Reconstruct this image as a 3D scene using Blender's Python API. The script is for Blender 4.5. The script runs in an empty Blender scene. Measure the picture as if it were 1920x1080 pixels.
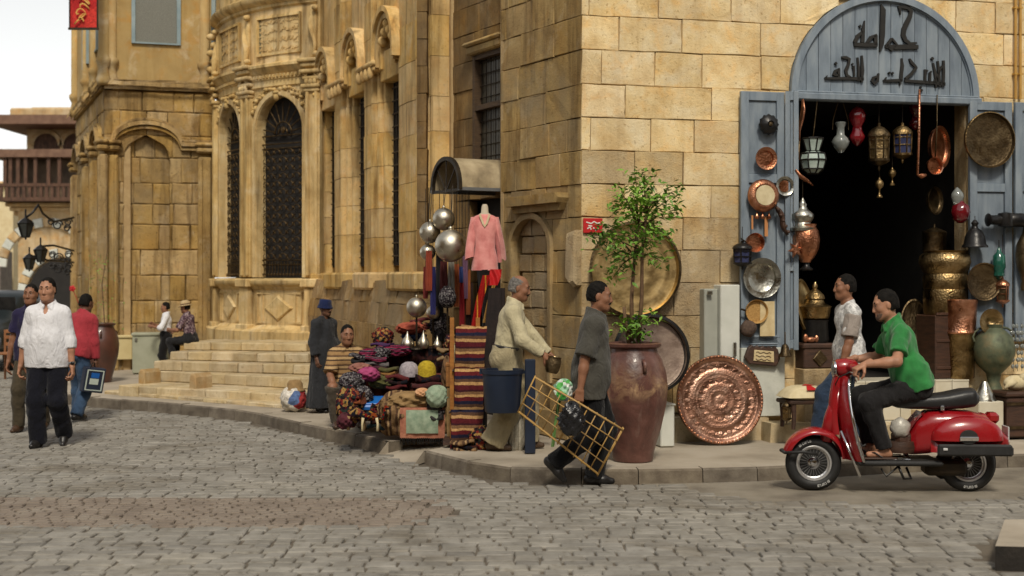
import bpy, math, random
import numpy as np
from mathutils import Vector, Matrix
random.seed(7); RND = random.Random(11)
sc = bpy.context.scene
COL = sc.collection
R = math.radians
# ------------------------------------------------------------------ camera, sky, sun, exposure
F, HOR, EYE = 2560.0, 520.0, 1.75
cam_d = bpy.data.cameras.new('camera'); cam = bpy.data.objects.new('camera', cam_d); COL.objects.link(cam)
cam.location = (0, 0, EYE); cam.rotation_euler = (R(90), 0, 0)
cam_d.sensor_width = 36; cam_d.lens = 36 * F / 1920; cam_d.shift_y = -(540 - HOR) / 1920
cam_d.clip_end = 2000
cam_d.dof.use_dof = True; cam_d.dof.focus_distance = 12.2; cam_d.dof.aperture_fstop = 2.0
sc.camera = cam
SUN_EL, SUN_AZ = R(48), R(176)          # azimuth measured from +Y, clockwise seen from above
wd = bpy.data.worlds.new('World'); sc.world = wd; wd.use_nodes = True
nt = wd.node_tree; bg = nt.nodes['Background']
sky = nt.nodes.new('ShaderNodeTexSky'); sky.sky_type = 'NISHITA'; sky.sun_disc = False
sky.sun_elevation = SUN_EL; sky.sun_rotation = SUN_AZ; sky.air_density = 1.0; sky.dust_density = 0.6; sky.ozone_density = 1.0
hs = nt.nodes.new('ShaderNodeHueSaturation'); hs.inputs['Saturation'].default_value = 0.16
tint = nt.nodes.new('ShaderNodeMix'); tint.data_type = 'RGBA'; tint.blend_type = 'MULTIPLY'; tint.inputs[0].default_value = 1
tint.inputs[7].default_value = (1.0, 0.975, 0.93, 1)
nt.links.new(sky.outputs[0], hs.inputs['Color']); nt.links.new(hs.outputs[0], tint.inputs[6]); nt.links.new(tint.outputs[2], bg.inputs[0])
bg.inputs[1].default_value = 0.095
sun_d = bpy.data.lights.new('sun', 'SUN'); sun = bpy.data.objects.new('sun', sun_d); COL.objects.link(sun)
sun_d.energy = 1.5; sun_d.angle = R(10); sun_d.color = (1.0, 0.91, 0.76)
sdir = Vector((math.sin(SUN_AZ) * math.cos(SUN_EL), math.cos(SUN_AZ) * math.cos(SUN_EL), math.sin(SUN_EL)))
sun.rotation_euler = sdir.to_track_quat('Z', 'Y').to_euler()
sc.view_settings.view_transform = 'Standard'; sc.view_settings.look = 'None'
sc.view_settings.exposure = 0.72; sc.view_settings.gamma = 1.0; sc.view_settings.use_curve_mapping = False
sc.cycles.max_bounces = 6; sc.cycles.diffuse_bounces = 3; sc.cycles.glossy_bounces = 3; sc.cycles.transmission_bounces = 3
sc.cycles.use_denoising = True; sc.cycles.caustics_reflective = False; sc.cycles.caustics_refractive = False

# ------------------------------------------------------------------ measuring helpers
def W(px, py, Y): return Vector(((px - 960) / F * Y, Y, EYE - (py - HOR) / F * Y))
def GR(px, py, z=0.0):
    Y = F * (EYE - z) / (py - HOR); return Vector(((px - 960) / F * Y, Y, z))
class Fr:
    """a vertical wall plane: u runs to the right as seen from outside, d outward, z up"""
    def __init__(s, O, ang):
        s.O = Vector((O[0], O[1], 0)); s.u = Vector((math.cos(ang), math.sin(ang), 0)); s.n = Vector((math.sin(ang), -math.cos(ang), 0)); s.ang = ang
    def P(s, u, z, d=0.0): return s.O + s.u * u + s.n * d + Vector((0, 0, z))
    def M(s, u=0.0, z=0.0, d=0.0):
        m = Matrix.Rotation(s.ang, 4, 'Z'); m.translation = s.P(u, z, d); return m
    def hit(s, px, py, d=0.0):
        r = Vector(((px - 960) / F, 1, -(py - HOR) / F)); o = s.O + s.n * d
        t = (o - Vector((0, 0, 0))).dot(s.n) / r.dot(s.n); p = r * t
        return (p - o).dot(s.u), EYE + p.z
T = Matrix.Translation
def RX(a): return Matrix.Rotation(R(a), 4, 'X')
def RY(a): return Matrix.Rotation(R(a), 4, 'Y')
def RZ(a): return Matrix.Rotation(R(a), 4, 'Z')
def S3(x, y=None, z=None):
    y = x if y is None else y; z = x if z is None else z
    return Matrix.Diagonal((x, y, z, 1))

# ------------------------------------------------------------------ mesh builder
class MB:
    def __init__(s): s.v = []; s.f = []; s.m = []
    def add(s, vs, fs, M=None, mi=0):
        b = len(s.v)
        s.v += [tuple(M @ Vector(p)) for p in vs] if M is not None else [tuple(p) for p in vs]
        s.f += [tuple(i + b for i in f) for f in fs]; s.m += [mi] * len(fs); return s
    def box(s, c, d, M=None, mi=0):
        x, y, z = c; a, b, e = d[0] / 2, d[1] / 2, d[2] / 2
        vs = [(x + i * a, y + j * b, z + k * e) for i in (-1, 1) for j in (-1, 1) for k in (-1, 1)]
        return s.add(vs, [(0, 1, 3, 2), (4, 6, 7, 5), (0, 4, 5, 1), (2, 3, 7, 6), (0, 2, 6, 4), (1, 5, 7, 3)], M, mi)
    def rbox(s, c, d, b, M=None, mi=0):      # bevelled box
        x, y, z = c; h = [d[0] / 2, d[1] / 2, d[2] / 2]; b = min(b, min(h) * .9); vs = []; fs = []; idx = {}
        for ax in range(3):
            for sg in (-1, 1):
                q = []
                for p, r in ((-1, -1), (1, -1), (1, 1), (-1, 1)):
                    o = [0, 0, 0]; o[ax] = sg * h[ax]; o[(ax + 1) % 3] = p * (h[(ax + 1) % 3] - b); o[(ax + 2) % 3] = r * (h[(ax + 2) % 3] - b)
                    sgn = [0, 0, 0]; sgn[ax] = sg; sgn[(ax + 1) % 3] = p; sgn[(ax + 2) % 3] = r
                    idx[(ax, tuple(sgn))] = len(vs); q.append(len(vs)); vs.append((x + o[0], y + o[1], z + o[2]))
                fs.append(q if sg > 0 else q[::-1])
        for sx in (-1, 1):
            for sy in (-1, 1):
                for szz in (-1, 1):
                    k = (sx, sy, szz); t = [idx[(a, k)] for a in range(3)]; fs.append(t if sx * sy * szz > 0 else t[::-1])
        for ax in range(3):
            a1, a2 = (ax + 1) % 3, (ax + 2) % 3
            for p in (-1, 1):
                for r in (-1, 1):
                    k0 = [0, 0, 0]; k0[ax] = -1; k0[a1] = p; k0[a2] = r; k1 = list(k0); k1[ax] = 1
                    q = [idx[(a1, tuple(k0))], idx[(a1, tuple(k1))], idx[(a2, tuple(k1))], idx[(a2, tuple(k0))]]
                    fs.append(q if p * r < 0 else q[::-1])
        return s.add(vs, fs, M, mi)
    def lathe(s, prof, n=24, M=None, mi=0, flute=None, closed=False):
        vs = []; fs = []
        for r, z in prof:
            for i in range(n):
                a = 2 * math.pi * i / n; rr = r * (1 + (flute(a, z) if flute else 0)); vs.append((rr * math.cos(a), rr * math.sin(a), z))
        m = len(prof)
        for j in range(m - 1):
            for i in range(n):
                k = (i + 1) % n; fs.append((j * n + i, j * n + k, (j + 1) * n + k, (j + 1) * n + i))
        if prof[0][0] > 1e-5 and not closed: fs.append(tuple(range(n))[::-1])
        if prof[-1][0] > 1e-5 and not closed: fs.append(tuple((m - 1) * n + i for i in range(n)))
        return s.add(vs, fs, M, mi)
    def tube(s, path, r, n=8, M=None, mi=0, cap=True, flat=None):
        P = [Vector(p) for p in path]; k = len(P); rs = r if isinstance(r, (list, tuple)) else [r] * k
        vs = []; fs = []; up = None
        for i, p in enumerate(P):
            t = (P[min(i + 1, k - 1)] - P[max(i - 1, 0)]).normalized()
            if up is None: up = Vector((0, 0, 1)) if abs(t.z) < .9 else Vector((1, 0, 0))
            a = t.cross(up).normalized(); b = a.cross(t).normalized(); up = b
            for j in range(n):
                g = 2 * math.pi * j / n; q = p + a * (math.cos(g) * rs[i]) + b * (math.sin(g) * rs[i] * (flat or 1)); vs.append(q)
        for i in range(k - 1):
            for j in range(n):
                l = (j + 1) % n; fs.append((i * n + j, i * n + l, (i + 1) * n + l, (i + 1) * n + j))
        if cap: fs.append(tuple(range(n))[::-1]); fs.append(tuple((k - 1) * n + j for j in range(n)))
        return s.add(vs, fs, M, mi)
    def ell(s, c, r, M=None, mi=0, n=12, m=8):
        r = (r, r, r) if not isinstance(r, (tuple, list)) else r
        vs = [(c[0], c[1], c[2] - r[2])]; fs = []
        for j in range(1, m):
            t = math.pi * j / m - math.pi / 2
            for i in range(n):
                a = 2 * math.pi * i / n; vs.append((c[0] + r[0] * math.cos(t) * math.cos(a), c[1] + r[1] * math.cos(t) * math.sin(a), c[2] + r[2] * math.sin(t)))
        vs.append((c[0], c[1], c[2] + r[2])); e = len(vs) - 1
        for i in range(n):
            k = (i + 1) % n; fs.append((0, 1 + k, 1 + i)); fs.append((e, 1 + (m - 2) * n + i, 1 + (m - 2) * n + k))
            for j in range(m - 2): fs.append((1 + j * n + i, 1 + j * n + k, 1 + (j + 1) * n + k, 1 + (j + 1) * n + i))
        return s.add(vs, fs, M, mi)
    def slab(s, poly, y0, y1, bev=0.0, M=None, mi=0, jit=0.0, back=True):
        """polygon in (x,z), counter-clockwise seen from -y (outside); front face at y0, back at y1 (y inward)"""
        n = len(poly); cx = sum(p[0] for p in poly) / n; cz = sum(p[1] for p in poly) / n
        J = lambda: RND.uniform(-jit, jit)
        outer = [(p[0] + J() * .6, y0 + bev, p[1] + J() * .6) for p in poly]
        vs = list(outer)
        if bev > 0:
            for (x, y, z) in outer:
                dx, dz = cx - x, cz - z; l = math.hypot(dx, dz) or 1; k = min(bev * 1.6 / l, .4)
                vs.append((x + dx * k, y0 + J(), z + dz * k))
            fs = [(i, (i + 1) % n, n + (i + 1) % n, n + i) for i in range(n)]; top = range(n, 2 * n)
        else: fs = []; top = range(n)
        b = len(vs); vs += [(p[0], y1, p[1]) for p in poly]
        fs += [(b + i, b + (i + 1) % n, (i + 1) % n, i) for i in range(n)]
        fs.append(tuple(top))
        if back: fs.append(tuple(b + i for i in range(n))[::-1])
        return s.add(vs, fs, M, mi)
    def strip(s, pts, w, y0, y1, M=None, mi=0, closed=False):
        """a thick flat stroke along (x,z) points; w a width or list of widths"""
        n = len(pts); ws = w if isinstance(w, (list, tuple)) else [w] * n; L = []; Rr = []
        for i, (x, z) in enumerate(pts):
            a = pts[i - 1] if (i > 0 or closed) else pts[i]; b = pts[(i + 1) % n] if (i < n - 1 or closed) else pts[i]
            dx, dz = b[0] - a[0], b[1] - a[1]; l = math.hypot(dx, dz) or 1; nx, nz = -dz / l * ws[i] / 2, dx / l * ws[i] / 2
            L.append((x + nx, z + nz)); Rr.append((x - nx, z - nz))
        vs = [(p[0], y0, p[1]) for p in L] + [(p[0], y0, p[1]) for p in Rr] + [(p[0], y1, p[1]) for p in L] + [(p[0], y1, p[1]) for p in Rr]
        fs = []; m = n if closed else n - 1
        for i in range(m):
            k = (i + 1) % n
            fs += [(i, n + i, n + k, k), (2 * n + i, 2 * n + k, 3 * n + k, 3 * n + i), (i, k, 2 * n + k, 2 * n + i), (n + k, n + i, 3 * n + i, 3 * n + k)]
        if not closed: fs += [(0, 2 * n, 3 * n, n), (n - 1, 2 * n - 1, 4 * n - 1, 3 * n - 1)]
        return s.add(vs, fs, M, mi)
    def grid(s, fn, nu, nv, M=None, mi=0, closeu=False):
        vs = [fn(i / nu, j / nv) for j in range(nv + 1) for i in range(nu + (0 if closeu else 1))]; c = nu + (0 if closeu else 1); fs = []
        for j in range(nv):
            for i in range(nu):
                k = (i + 1) % c if closeu else i + 1; fs.append((j * c + i, j * c + k, (j + 1) * c + k, (j + 1) * c + i))
        return s.add(vs, fs, M, mi)
    def map(s, fn): s.v = [tuple(fn(Vector(p))) for p in s.v]; return s
    def mesh(s, name, mats, smooth=False):
        me = bpy.data.meshes.new(name); me.from_pydata(s.v, [], s.f)
        for m in (mats if isinstance(mats, (list, tuple)) else [mats]): me.materials.append(m)
        if any(s.m): me.polygons.foreach_set('material_index', s.m)
        if smooth: me.polygons.foreach_set('use_smooth', [True] * len(me.polygons))
        me.update(); return me
WM = {}
def link(name, me, M=None, parent=None):
    o = bpy.data.objects.new(name, me); COL.objects.link(o); M = Matrix() if M is None else M.copy(); WM[o.name] = M
    if parent is not None:
        o.parent = parent; o.matrix_basis = WM[parent.name].inverted() @ M
    else: o.matrix_basis = M
    return o
def obj(name, mb, mats, M=None, parent=None, smooth=False, auto=None):
    me = mb if isinstance(mb, bpy.types.Mesh) else mb.mesh(name, mats, smooth)
    o = link(name, me, M, parent)
    if auto:
        try: me.polygons.foreach_set('use_smooth', [True] * len(me.polygons)); me.set_sharp_from_angle(angle=R(auto))
        except Exception: pass
    return o
def tag(o, label=None, cat=None, group=None, kind=None):
    for k, v in (('label', label), ('category', cat), ('group', group), ('kind', kind)):
        if v: o[k] = v
    return o
def thing(name, label, cat, M=None, group=None): return tag(link(name, None, M), label, cat, group)

# ------------------------------------------------------------------ materials
def lin(r, g, b):
    f = lambda c: c / 12.92 if c <= .04045 else ((c + .055) / 1.055) ** 2.4
    return (f(r / 255), f(g / 255), f(b / 255), 1)
def nod(nt, t, **k):
    n = nt.nodes.new(t)
    for a, v in k.items():
        if a in ('loc',): continue
        if isinstance(a, str) and a.startswith('i_'): n.inputs[a[2:].replace('_', ' ')].default_value = v
        else: setattr(n, a, v)
    return n
def ramp(nt, cols, pos=None, interp='LINEAR'):
    n = nt.nodes.new('ShaderNodeValToRGB'); r = n.color_ramp; r.interpolation = interp
    while len(r.elements) > 1: r.elements.remove(r.elements[-1])
    k = len(cols)
    for i, c in enumerate(cols):
        p = pos[i] if pos else (i / max(k - 1, 1))
        e = r.elements[0] if i == 0 else r.elements.new(p)
        e.position = p; e.color = c if len(c) == 4 else (*c, 1)
    return n
def vecsrc(nt, coords, rand=True, scale=(1, 1, 1), rot=(0, 0, 0)):
    tc = nt.nodes.new('ShaderNodeTexCoord')
    if coords == 'World': out = nt.nodes.new('ShaderNodeNewGeometry').outputs['Position']
    else: out = tc.outputs['Object']
    mp = nt.nodes.new('ShaderNodeMapping'); mp.inputs['Scale'].default_value = scale; mp.inputs['Rotation'].default_value = rot
    nt.links.new(out, mp.inputs['Vector'])
    if rand and coords != 'World':
        oi = nt.nodes.new('ShaderNodeObjectInfo'); m = nt.nodes.new('ShaderNodeMath'); m.operation = 'MULTIPLY'; m.inputs[1].default_value = 31.7
        nt.links.new(oi.outputs['Random'], m.inputs[0])
        c = nt.nodes.new('ShaderNodeCombineXYZ')
        for i in range(3): nt.links.new(m.outputs[0], c.inputs[i])
        nt.links.new(c.outputs[0], mp.inputs['Location'])
    return mp.outputs[0]
def new_mat(name):
    m = bpy.data.materials.new(name); m.use_nodes = True; return m, m.node_tree, m.node_tree.nodes['Principled BSDF']
def finish(nt, bs, col, rough=.7, metal=0, bump=None, bump_d=.01, bump_s=.6, rnd=0, rough_n=None):
    L = nt.links.new
    if rnd:
        oi = nt.nodes.new('ShaderNodeObjectInfo'); mr = nod(nt, 'ShaderNodeMapRange'); mr.inputs[3].default_value = 1 - rnd; mr.inputs[4].default_value = 1 + rnd
        L(oi.outputs['Random'], mr.inputs[0])
        hv = nt.nodes.new('ShaderNodeHueSaturation'); L(col, hv.inputs['Color']); L(mr.outputs[0], hv.inputs['Value'])
        m2 = nod(nt, 'ShaderNodeMath', operation='MULTIPLY'); m2.inputs[1].default_value = 7.13; L(oi.outputs['Random'], m2.inputs[0])
        fr = nod(nt, 'ShaderNodeMath', operation='FRACT'); L(m2.outputs[0], fr.inputs[0])
        ms = nod(nt, 'ShaderNodeMapRange'); ms.inputs[3].default_value = 1 - rnd * .9; ms.inputs[4].default_value = 1 + rnd * .5; L(fr.outputs[0], ms.inputs[0]); L(ms.outputs[0], hv.inputs['Saturation'])
        col = hv.outputs[0]
    if hasattr(col, 'links'): L(col, bs.inputs['Base Color'])
    else: bs.inputs['Base Color'].default_value = col
    bs.inputs['Roughness'].default_value = rough; bs.inputs['Metallic'].default_value = metal
    if rough_n is not None: L(rough_n, bs.inputs['Roughness'])
    if bump is not None:
        b = nt.nodes.new('ShaderNodeBump'); b.inputs['Strength'].default_value = bump_s; b.inputs['Distance'].default_value = bump_d
        L(bump, b.inputs['Height']); L(b.outputs[0], bs.inputs['Normal'])
def noise(nt, vec, scale, detail=5, rough=.55, dist=0):
    n = nt.nodes.new('ShaderNodeTexNoise'); n.inputs['Scale'].default_value = scale; n.inputs['Detail'].default_value = detail
    n.inputs['Roughness'].default_value = rough; n.inputs['Distortion'].default_value = dist; nt.links.new(vec, n.inputs['Vector']); return n.outputs[0]
def mix(nt, a, b, fac, mode='MIX'):
    n = nt.nodes.new('ShaderNodeMix'); n.data_type = 'RGBA'; n.blend_type = mode; n.clamp_factor = True
    for v, i in ((fac, 0), (a, 6), (b, 7)):
        if hasattr(v, 'links'): nt.links.new(v, n.inputs[i])
        else: n.inputs[i].default_value = v
    return n.outputs[2]
MATS = {}
def PM(name, cols, rough=.7, metal=0, scale=6, bump=0, bscale=40, rnd=0, coords='Object', stretch=(1, 1, 1), pos=None, spec=None, coat=0, rvar=0, detail=5, alpha=None, trans=0, sheen=0):
    if name in MATS: return MATS[name]
    m, nt, bs = new_mat(name); v = vecsrc(nt, coords, True, stretch)
    cols = [c if len(c) == 4 else (*c, 1) for c in cols]
    if len(cols) > 1:
        k = len(cols); c = ramp(nt, cols, pos or [.3 + .4 * i / (k - 1) for i in range(k)]); nt.links.new(noise(nt, v, scale, detail), c.inputs[0]); c = c.outputs[0]
    else: c = cols[0]
    if rnd and len(cols) == 1:
        rg = nt.nodes.new('ShaderNodeRGB'); rg.outputs[0].default_value = cols[0]; c = rg.outputs[0]
    bp = noise(nt, v, bscale, 4) if bump else None
    rn = None
    if rvar:
        mr = nod(nt, 'ShaderNodeMapRange'); mr.inputs[1].default_value = .3; mr.inputs[2].default_value = .7; mr.inputs[3].default_value = max(rough - rvar, .02); mr.inputs[4].default_value = rough + rvar
        nt.links.new(noise(nt, v, scale * 2.3, 4), mr.inputs[0]); rn = mr.outputs[0]
    finish(nt, bs, c, rough, metal, bp, bump, .7, rnd, rn)
    if spec is not None: bs.inputs['Specular IOR Level'].default_value = spec
    if coat: bs.inputs['Coat Weight'].default_value = coat; bs.inputs['Coat Roughness'].default_value = .08
    if trans: bs.inputs['Transmission Weight'].default_value = trans
    if sheen: bs.inputs['Sheen Weight'].default_value = sheen
    MATS[name] = m; return m
def stone_mat(name, cols, rnd=.12, dark=(120, 92, 52), pits=1.0, bump=.012, stain=.5, grey=None, scale=2.2, pale=.7, orange=.75):
    """weathered limestone: broad tone patches, pores, running streaks"""
    if name in MATS: return MATS[name]
    m, nt, bs = new_mat(name); L = nt.links.new
    v = vecsrc(nt, 'Object'); w = vecsrc(nt, 'World')
    c = ramp(nt, cols, [.25 + .5 * i / (len(cols) - 1) for i in range(len(cols))]); L(noise(nt, v, scale, 8, .62, .4), c.inputs[0]); c = c.outputs[0]
    c2 = ramp(nt, [(0.80, .76, .70), (1, 1, 1), (1.10, 1.06, .98)], [.25, .5, .75]); L(noise(nt, w, 1.1, 4, .5), c2.inputs[0]); c = mix(nt, c, c2.outputs[0], 1, 'MULTIPLY')
    o1 = ramp(nt, [(0, 0, 0), (1, 1, 1)], [.5, .68]); L(noise(nt, v, scale * 1.6, 6, .6, .8), o1.inputs[0]); c = mix(nt, c, mix(nt, c, (1.08, .86, .58, 1), 1, 'MULTIPLY'), nmul(nt, o1.outputs[0], orange))
    o2 = ramp(nt, [(1, 1, 1), (0, 0, 0)], [.32, .46]); L(noise(nt, w, 2.7, 7, .65, .5), o2.inputs[0]); c = mix(nt, c, mix(nt, c, lin(214, 200, 172), .6), nmul(nt, o2.outputs[0], pale))
    # chipped pores and flecks
    p = ramp(nt, [(1, 1, 1), (0, 0, 0)], [.33, .42]); L(noise(nt, v, 26, 6, .7), p.inputs[0])
    c = mix(nt, c, lin(*dark), nmul(nt, p.outputs[0], .55 * pits))
    # streaks: stretched along the vertical
    ws = vecsrc(nt, 'World', False, (5.5, 5.5, .55)); s = ramp(nt, [(0, 0, 0), (1, 1, 1)], [.48, .70]); L(noise(nt, ws, 1, 6, .62, .3), s.inputs[0])
    c = mix(nt, c, lin(*dark), nmul(nt, s.outputs[0], stain))
    if grey:
        g = ramp(nt, [(0, 0, 0), (1, 1, 1)], [.47, .62]); L(noise(nt, w, .9, 7, .66, .6), g.inputs[0]); c = mix(nt, c, lin(*grey), nmul(nt, g.outputs[0], .6))
    h = mix(nt, noise(nt, v, 9, 8, .68), noise(nt, v, 55, 4, .6), .35)
    finish(nt, bs, c, .9, 0, h, bump, .85, rnd); bs.inputs['Specular IOR Level'].default_value = .2
    MATS[name] = m; return m
def nmul(nt, a, k):
    n = nt.nodes.new('ShaderNodeMath'); n.operation = 'MULTIPLY'; nt.links.new(a, n.inputs[0]); n.inputs[1].default_value = k; return n.outputs[0]
def stripes(name, cols, pos, axis='Z', freq=1.0, rough=.95, off=0.0, noise_amt=.25, bump=.004, coords='Object', wob=.03):
    if name in MATS: return MATS[name]
    m, nt, bs = new_mat(name); L = nt.links.new; v = vecsrc(nt, coords, False)
    sp = nt.nodes.new('ShaderNodeSeparateXYZ'); L(v, sp.inputs[0])
    nz = noise(nt, v, 9, 3)
    a = nod(nt, 'ShaderNodeMath', operation='MULTIPLY_ADD'); L(sp.outputs[axis], a.inputs[0]); a.inputs[1].default_value = freq; a.inputs[2].default_value = off + 20
    w = nod(nt, 'ShaderNodeMath', operation='MULTIPLY_ADD'); L(nz, w.inputs[0]); w.inputs[1].default_value = wob; L(a.outputs[0], w.inputs[2])
    fr = nod(nt, 'ShaderNodeMath', operation='FRACT'); L(w.outputs[0], fr.inputs[0])
    c = ramp(nt, cols, pos, 'CONSTANT'); L(fr.outputs[0], c.inputs[0])
    k = ramp(nt, [(1 - noise_amt,) * 3, (1 + noise_amt,) * 3], [.3, .7]); L(noise(nt, v, 60, 4), k.inputs[0])
    finish(nt, bs, mix(nt, c.outputs[0], k.outputs[0], 1, 'MULTIPLY'), rough, 0, noise(nt, v, 180, 3), bump, .5)
    bs.inputs['Specular IOR Level'].default_value = .15
    MATS[name] = m; return m
def patchwork(name, cols, scale=14, rough=.95):
    """printed cloth of many colours"""
    if name in MATS: return MATS[name]
    m, nt, bs = new_mat(name); L = nt.links.new; v = vecsrc(nt, 'Object')
    vo = nt.nodes.new('ShaderNodeTexVoronoi'); vo.inputs['Scale'].default_value = scale; L(v, vo.inputs['Vector'])
    sp = nt.nodes.new('ShaderNodeSeparateColor'); L(vo.outputs['Color'], sp.inputs[0])
    c = ramp(nt, cols, [i / len(cols) for i in range(len(cols))], 'CONSTANT'); L(sp.outputs[0], c.inputs[0])
    k = ramp(nt, [(.6,) * 3, (1.25,) * 3], [.3, .7]); L(noise(nt, v, 40, 4), k.inputs[0])
    finish(nt, bs, mix(nt, c.outputs[0], k.outputs[0], 1, 'MULTIPLY'), rough, 0, noise(nt, v, 90, 3), .006, .6, .15); bs.inputs['Specular IOR Level'].default_value = .15
    MATS[name] = m; return m
def hammered(name, cols, rough=.3, scale=40, bump=.006, rings=0, metal=1.0, rnd=0, spot=None):
    """beaten metal: cell bumps, uneven tarnish, optional engraved rings around local Z"""
    if name in MATS: return MATS[name]
    m, nt, bs = new_mat(name); L = nt.links.new; v = vecsrc(nt, 'Object')
    c = ramp(nt, cols, [.3 + .4 * i / max(len(cols) - 1, 1) for i in range(len(cols))]); L(noise(nt, v, 5, 7, .65, .5), c.inputs[0]); col = c.outputs[0]
    vo = nt.nodes.new('ShaderNodeTexVoronoi'); vo.inputs['Scale'].default_value = scale; L(v, vo.inputs['Vector']); h = vo.outputs['Distance']
    if rings:
        vl = vecsrc(nt, 'Object', False); ln = nod(nt, 'ShaderNodeVectorMath', operation='LENGTH'); sx = nod(nt, 'ShaderNodeVectorMath', operation='MULTIPLY'); sx.inputs[1].default_value = (1, 1, 0)
        L(vl, sx.inputs[0]); L(sx.outputs[0], ln.inputs[0])
        sn = nod(nt, 'ShaderNodeMath', operation='MULTIPLY'); sn.inputs[1].default_value = rings; L(ln.outputs['Value'], sn.inputs[0])
        s2 = nod(nt, 'ShaderNodeMath', operation='SINE'); L(sn.outputs[0], s2.inputs[0])
        h = mix(nt, h, s2.outputs[0], .5)
        dk = ramp(nt, [(1, 1, 1), (.55, .5, .45)], [.35, .95]); L(s2.outputs[0], dk.inputs[0]); col = mix(nt, col, dk.outputs[0], nmul(nt, noise(nt, v, 7, 3), 1.0), 'MULTIPLY')
    mr = nod(nt, 'ShaderNodeMapRange'); mr.inputs[1].default_value = .3; mr.inputs[2].default_value = .7; mr.inputs[3].default_value = max(.05, rough - .12); mr.inputs[4].default_value = rough + .2; L(noise(nt, v, 8, 5), mr.inputs[0])
    finish(nt, bs, col, rough, metal, h, bump, .7, rnd, mr.outputs[0]); MATS[name] = m; return m
def vprism(mb, poly, z0, z1, M=None, mi=0):
    n = len(poly); vs = [(x, y, z0) for x, y in poly] + [(x, y, z1) for x, y in poly]
    fs = [(i, (i + 1) % n, n + (i + 1) % n, n + i) for i in range(n)] + [tuple(range(n))[::-1], tuple(range(n, 2 * n))]
    return mb.add(vs, fs, M, mi)
MB.vprism = vprism
SW = 0.12
# ------------------------------------------------------------------ stone and paint
M_wall = stone_mat('limestone_warm', [lin(206, 174, 120), lin(228, 204, 156), lin(238, 224, 190)], .09, (150, 114, 66), 1.1, .018, .30, scale=3.0, orange=.6)
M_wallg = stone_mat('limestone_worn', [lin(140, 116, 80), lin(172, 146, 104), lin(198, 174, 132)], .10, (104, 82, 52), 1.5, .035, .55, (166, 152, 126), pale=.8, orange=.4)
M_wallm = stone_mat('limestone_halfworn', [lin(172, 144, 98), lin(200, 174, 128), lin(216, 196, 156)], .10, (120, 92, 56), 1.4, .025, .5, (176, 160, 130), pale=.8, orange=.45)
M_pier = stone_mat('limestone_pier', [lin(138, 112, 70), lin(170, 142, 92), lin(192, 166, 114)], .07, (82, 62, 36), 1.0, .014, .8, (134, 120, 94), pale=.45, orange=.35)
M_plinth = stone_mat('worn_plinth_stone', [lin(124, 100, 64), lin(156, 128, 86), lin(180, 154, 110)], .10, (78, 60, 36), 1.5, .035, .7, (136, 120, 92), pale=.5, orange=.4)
M_portal = stone_mat('shaded_recess_stone', [lin(104, 80, 46), lin(136, 108, 66), lin(160, 132, 86)], .08, (50, 36, 22), 1.0, .014, .8, (96, 82, 62), pale=.2, orange=.4)  # stone colour darkened to stand in for the shade inside the recess
M_flute = stone_mat('limestone_fluted', [lin(168, 136, 84), lin(202, 170, 112), lin(222, 196, 144)], .12, (84, 60, 30), .7, .012, .7, pale=.6, orange=.5)
M_sabil = stone_mat('limestone_carved', [lin(172, 144, 92), lin(204, 176, 122), lin(220, 200, 154)], .07, (84, 60, 28), .6, .010, .7, pale=.6, orange=.25)
M_poly = stone_mat('limestone_old', [lin(136, 108, 62), lin(172, 142, 88), lin(198, 170, 118)], .12, (80, 58, 30), 1.5, .035, .85, (140, 122, 90), 1.3, pale=.6, orange=.3)
M_plaster = stone_mat('ochre_plaster', [lin(164, 138, 90), lin(186, 160, 110)], .04, (112, 84, 44), .3, .005, .3)
M_step = stone_mat('step_stone', [lin(166, 146, 110), lin(190, 172, 136), lin(206, 192, 162)], .12, (116, 94, 62), 1.0, .016, .4, orange=.3)
M_mortar = PM('mortar', [lin(168, 140, 98), lin(190, 164, 120)], .95, 0, 9, .01, 60)
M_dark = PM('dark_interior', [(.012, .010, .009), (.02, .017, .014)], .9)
M_iron = PM('old_iron', [(.018, .014, .010), (.05, .034, .018)], .55, .6, 14, .003, 80)
M_blue = PM('blue_grey_paint', [lin(102, 114, 126), lin(122, 134, 145), lin(140, 150, 158)], .66, 0, 3.5, .003, 60, .05, stretch=(3, 3, .7))
M_blue2 = PM('pale_blue_paint', [lin(120, 140, 146), lin(148, 164, 166)], .6, 0, 4, .002, 50)
# ------------------------------------------------------------------ ground, road, kerbs
def catmull(P, step):
    out = []; P = [Vector(p) for p in P]; Q = [P[0] * 2 - P[1]] + P + [P[-1] * 2 - P[-2]]
    for i in range(1, len(Q) - 2):
        a, b, c, d = Q[i - 1:i + 3]
        for k in range(12):
            t = k / 12; out.append(.5 * ((2 * b) + (c - a) * t + (2 * a - 5 * b + 4 * c - d) * t * t + (3 * b - a - 3 * c + d) * t ** 3))
    out.append(P[-1]); res = [out[0]]; acc = 0; tgt = step * RND.uniform(.8, 1.2)
    for p, q in zip(out, out[1:]):
        acc += (q - p).length
        if acc >= tgt: res.append(q); acc = 0; tgt = step * RND.uniform(.8, 1.2)
    if (res[-1] - out[-1]).length > step * .4: res.append(out[-1])
    else: res[-1] = out[-1]
    return res
K_R = catmull([Vector((9.5, 13.6, 0))] + [GR(*p) for p in ((1890, 876), (1470, 899), (1260, 905), (1090, 906), (1000, 903), (925, 900), (850, 883), (795, 868))], .55)
K_L = catmull([GR(*p) for p in ((727, 850), (650, 832), (550, 810), (450, 787), (300, 772), (160, 760))] + [Vector((-6.7, 19.7, 0)), Vector((-8.0, 23, 0)), Vector((-10.2, 29, 0)), Vector((-13, 40, 0))], .6)
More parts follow.
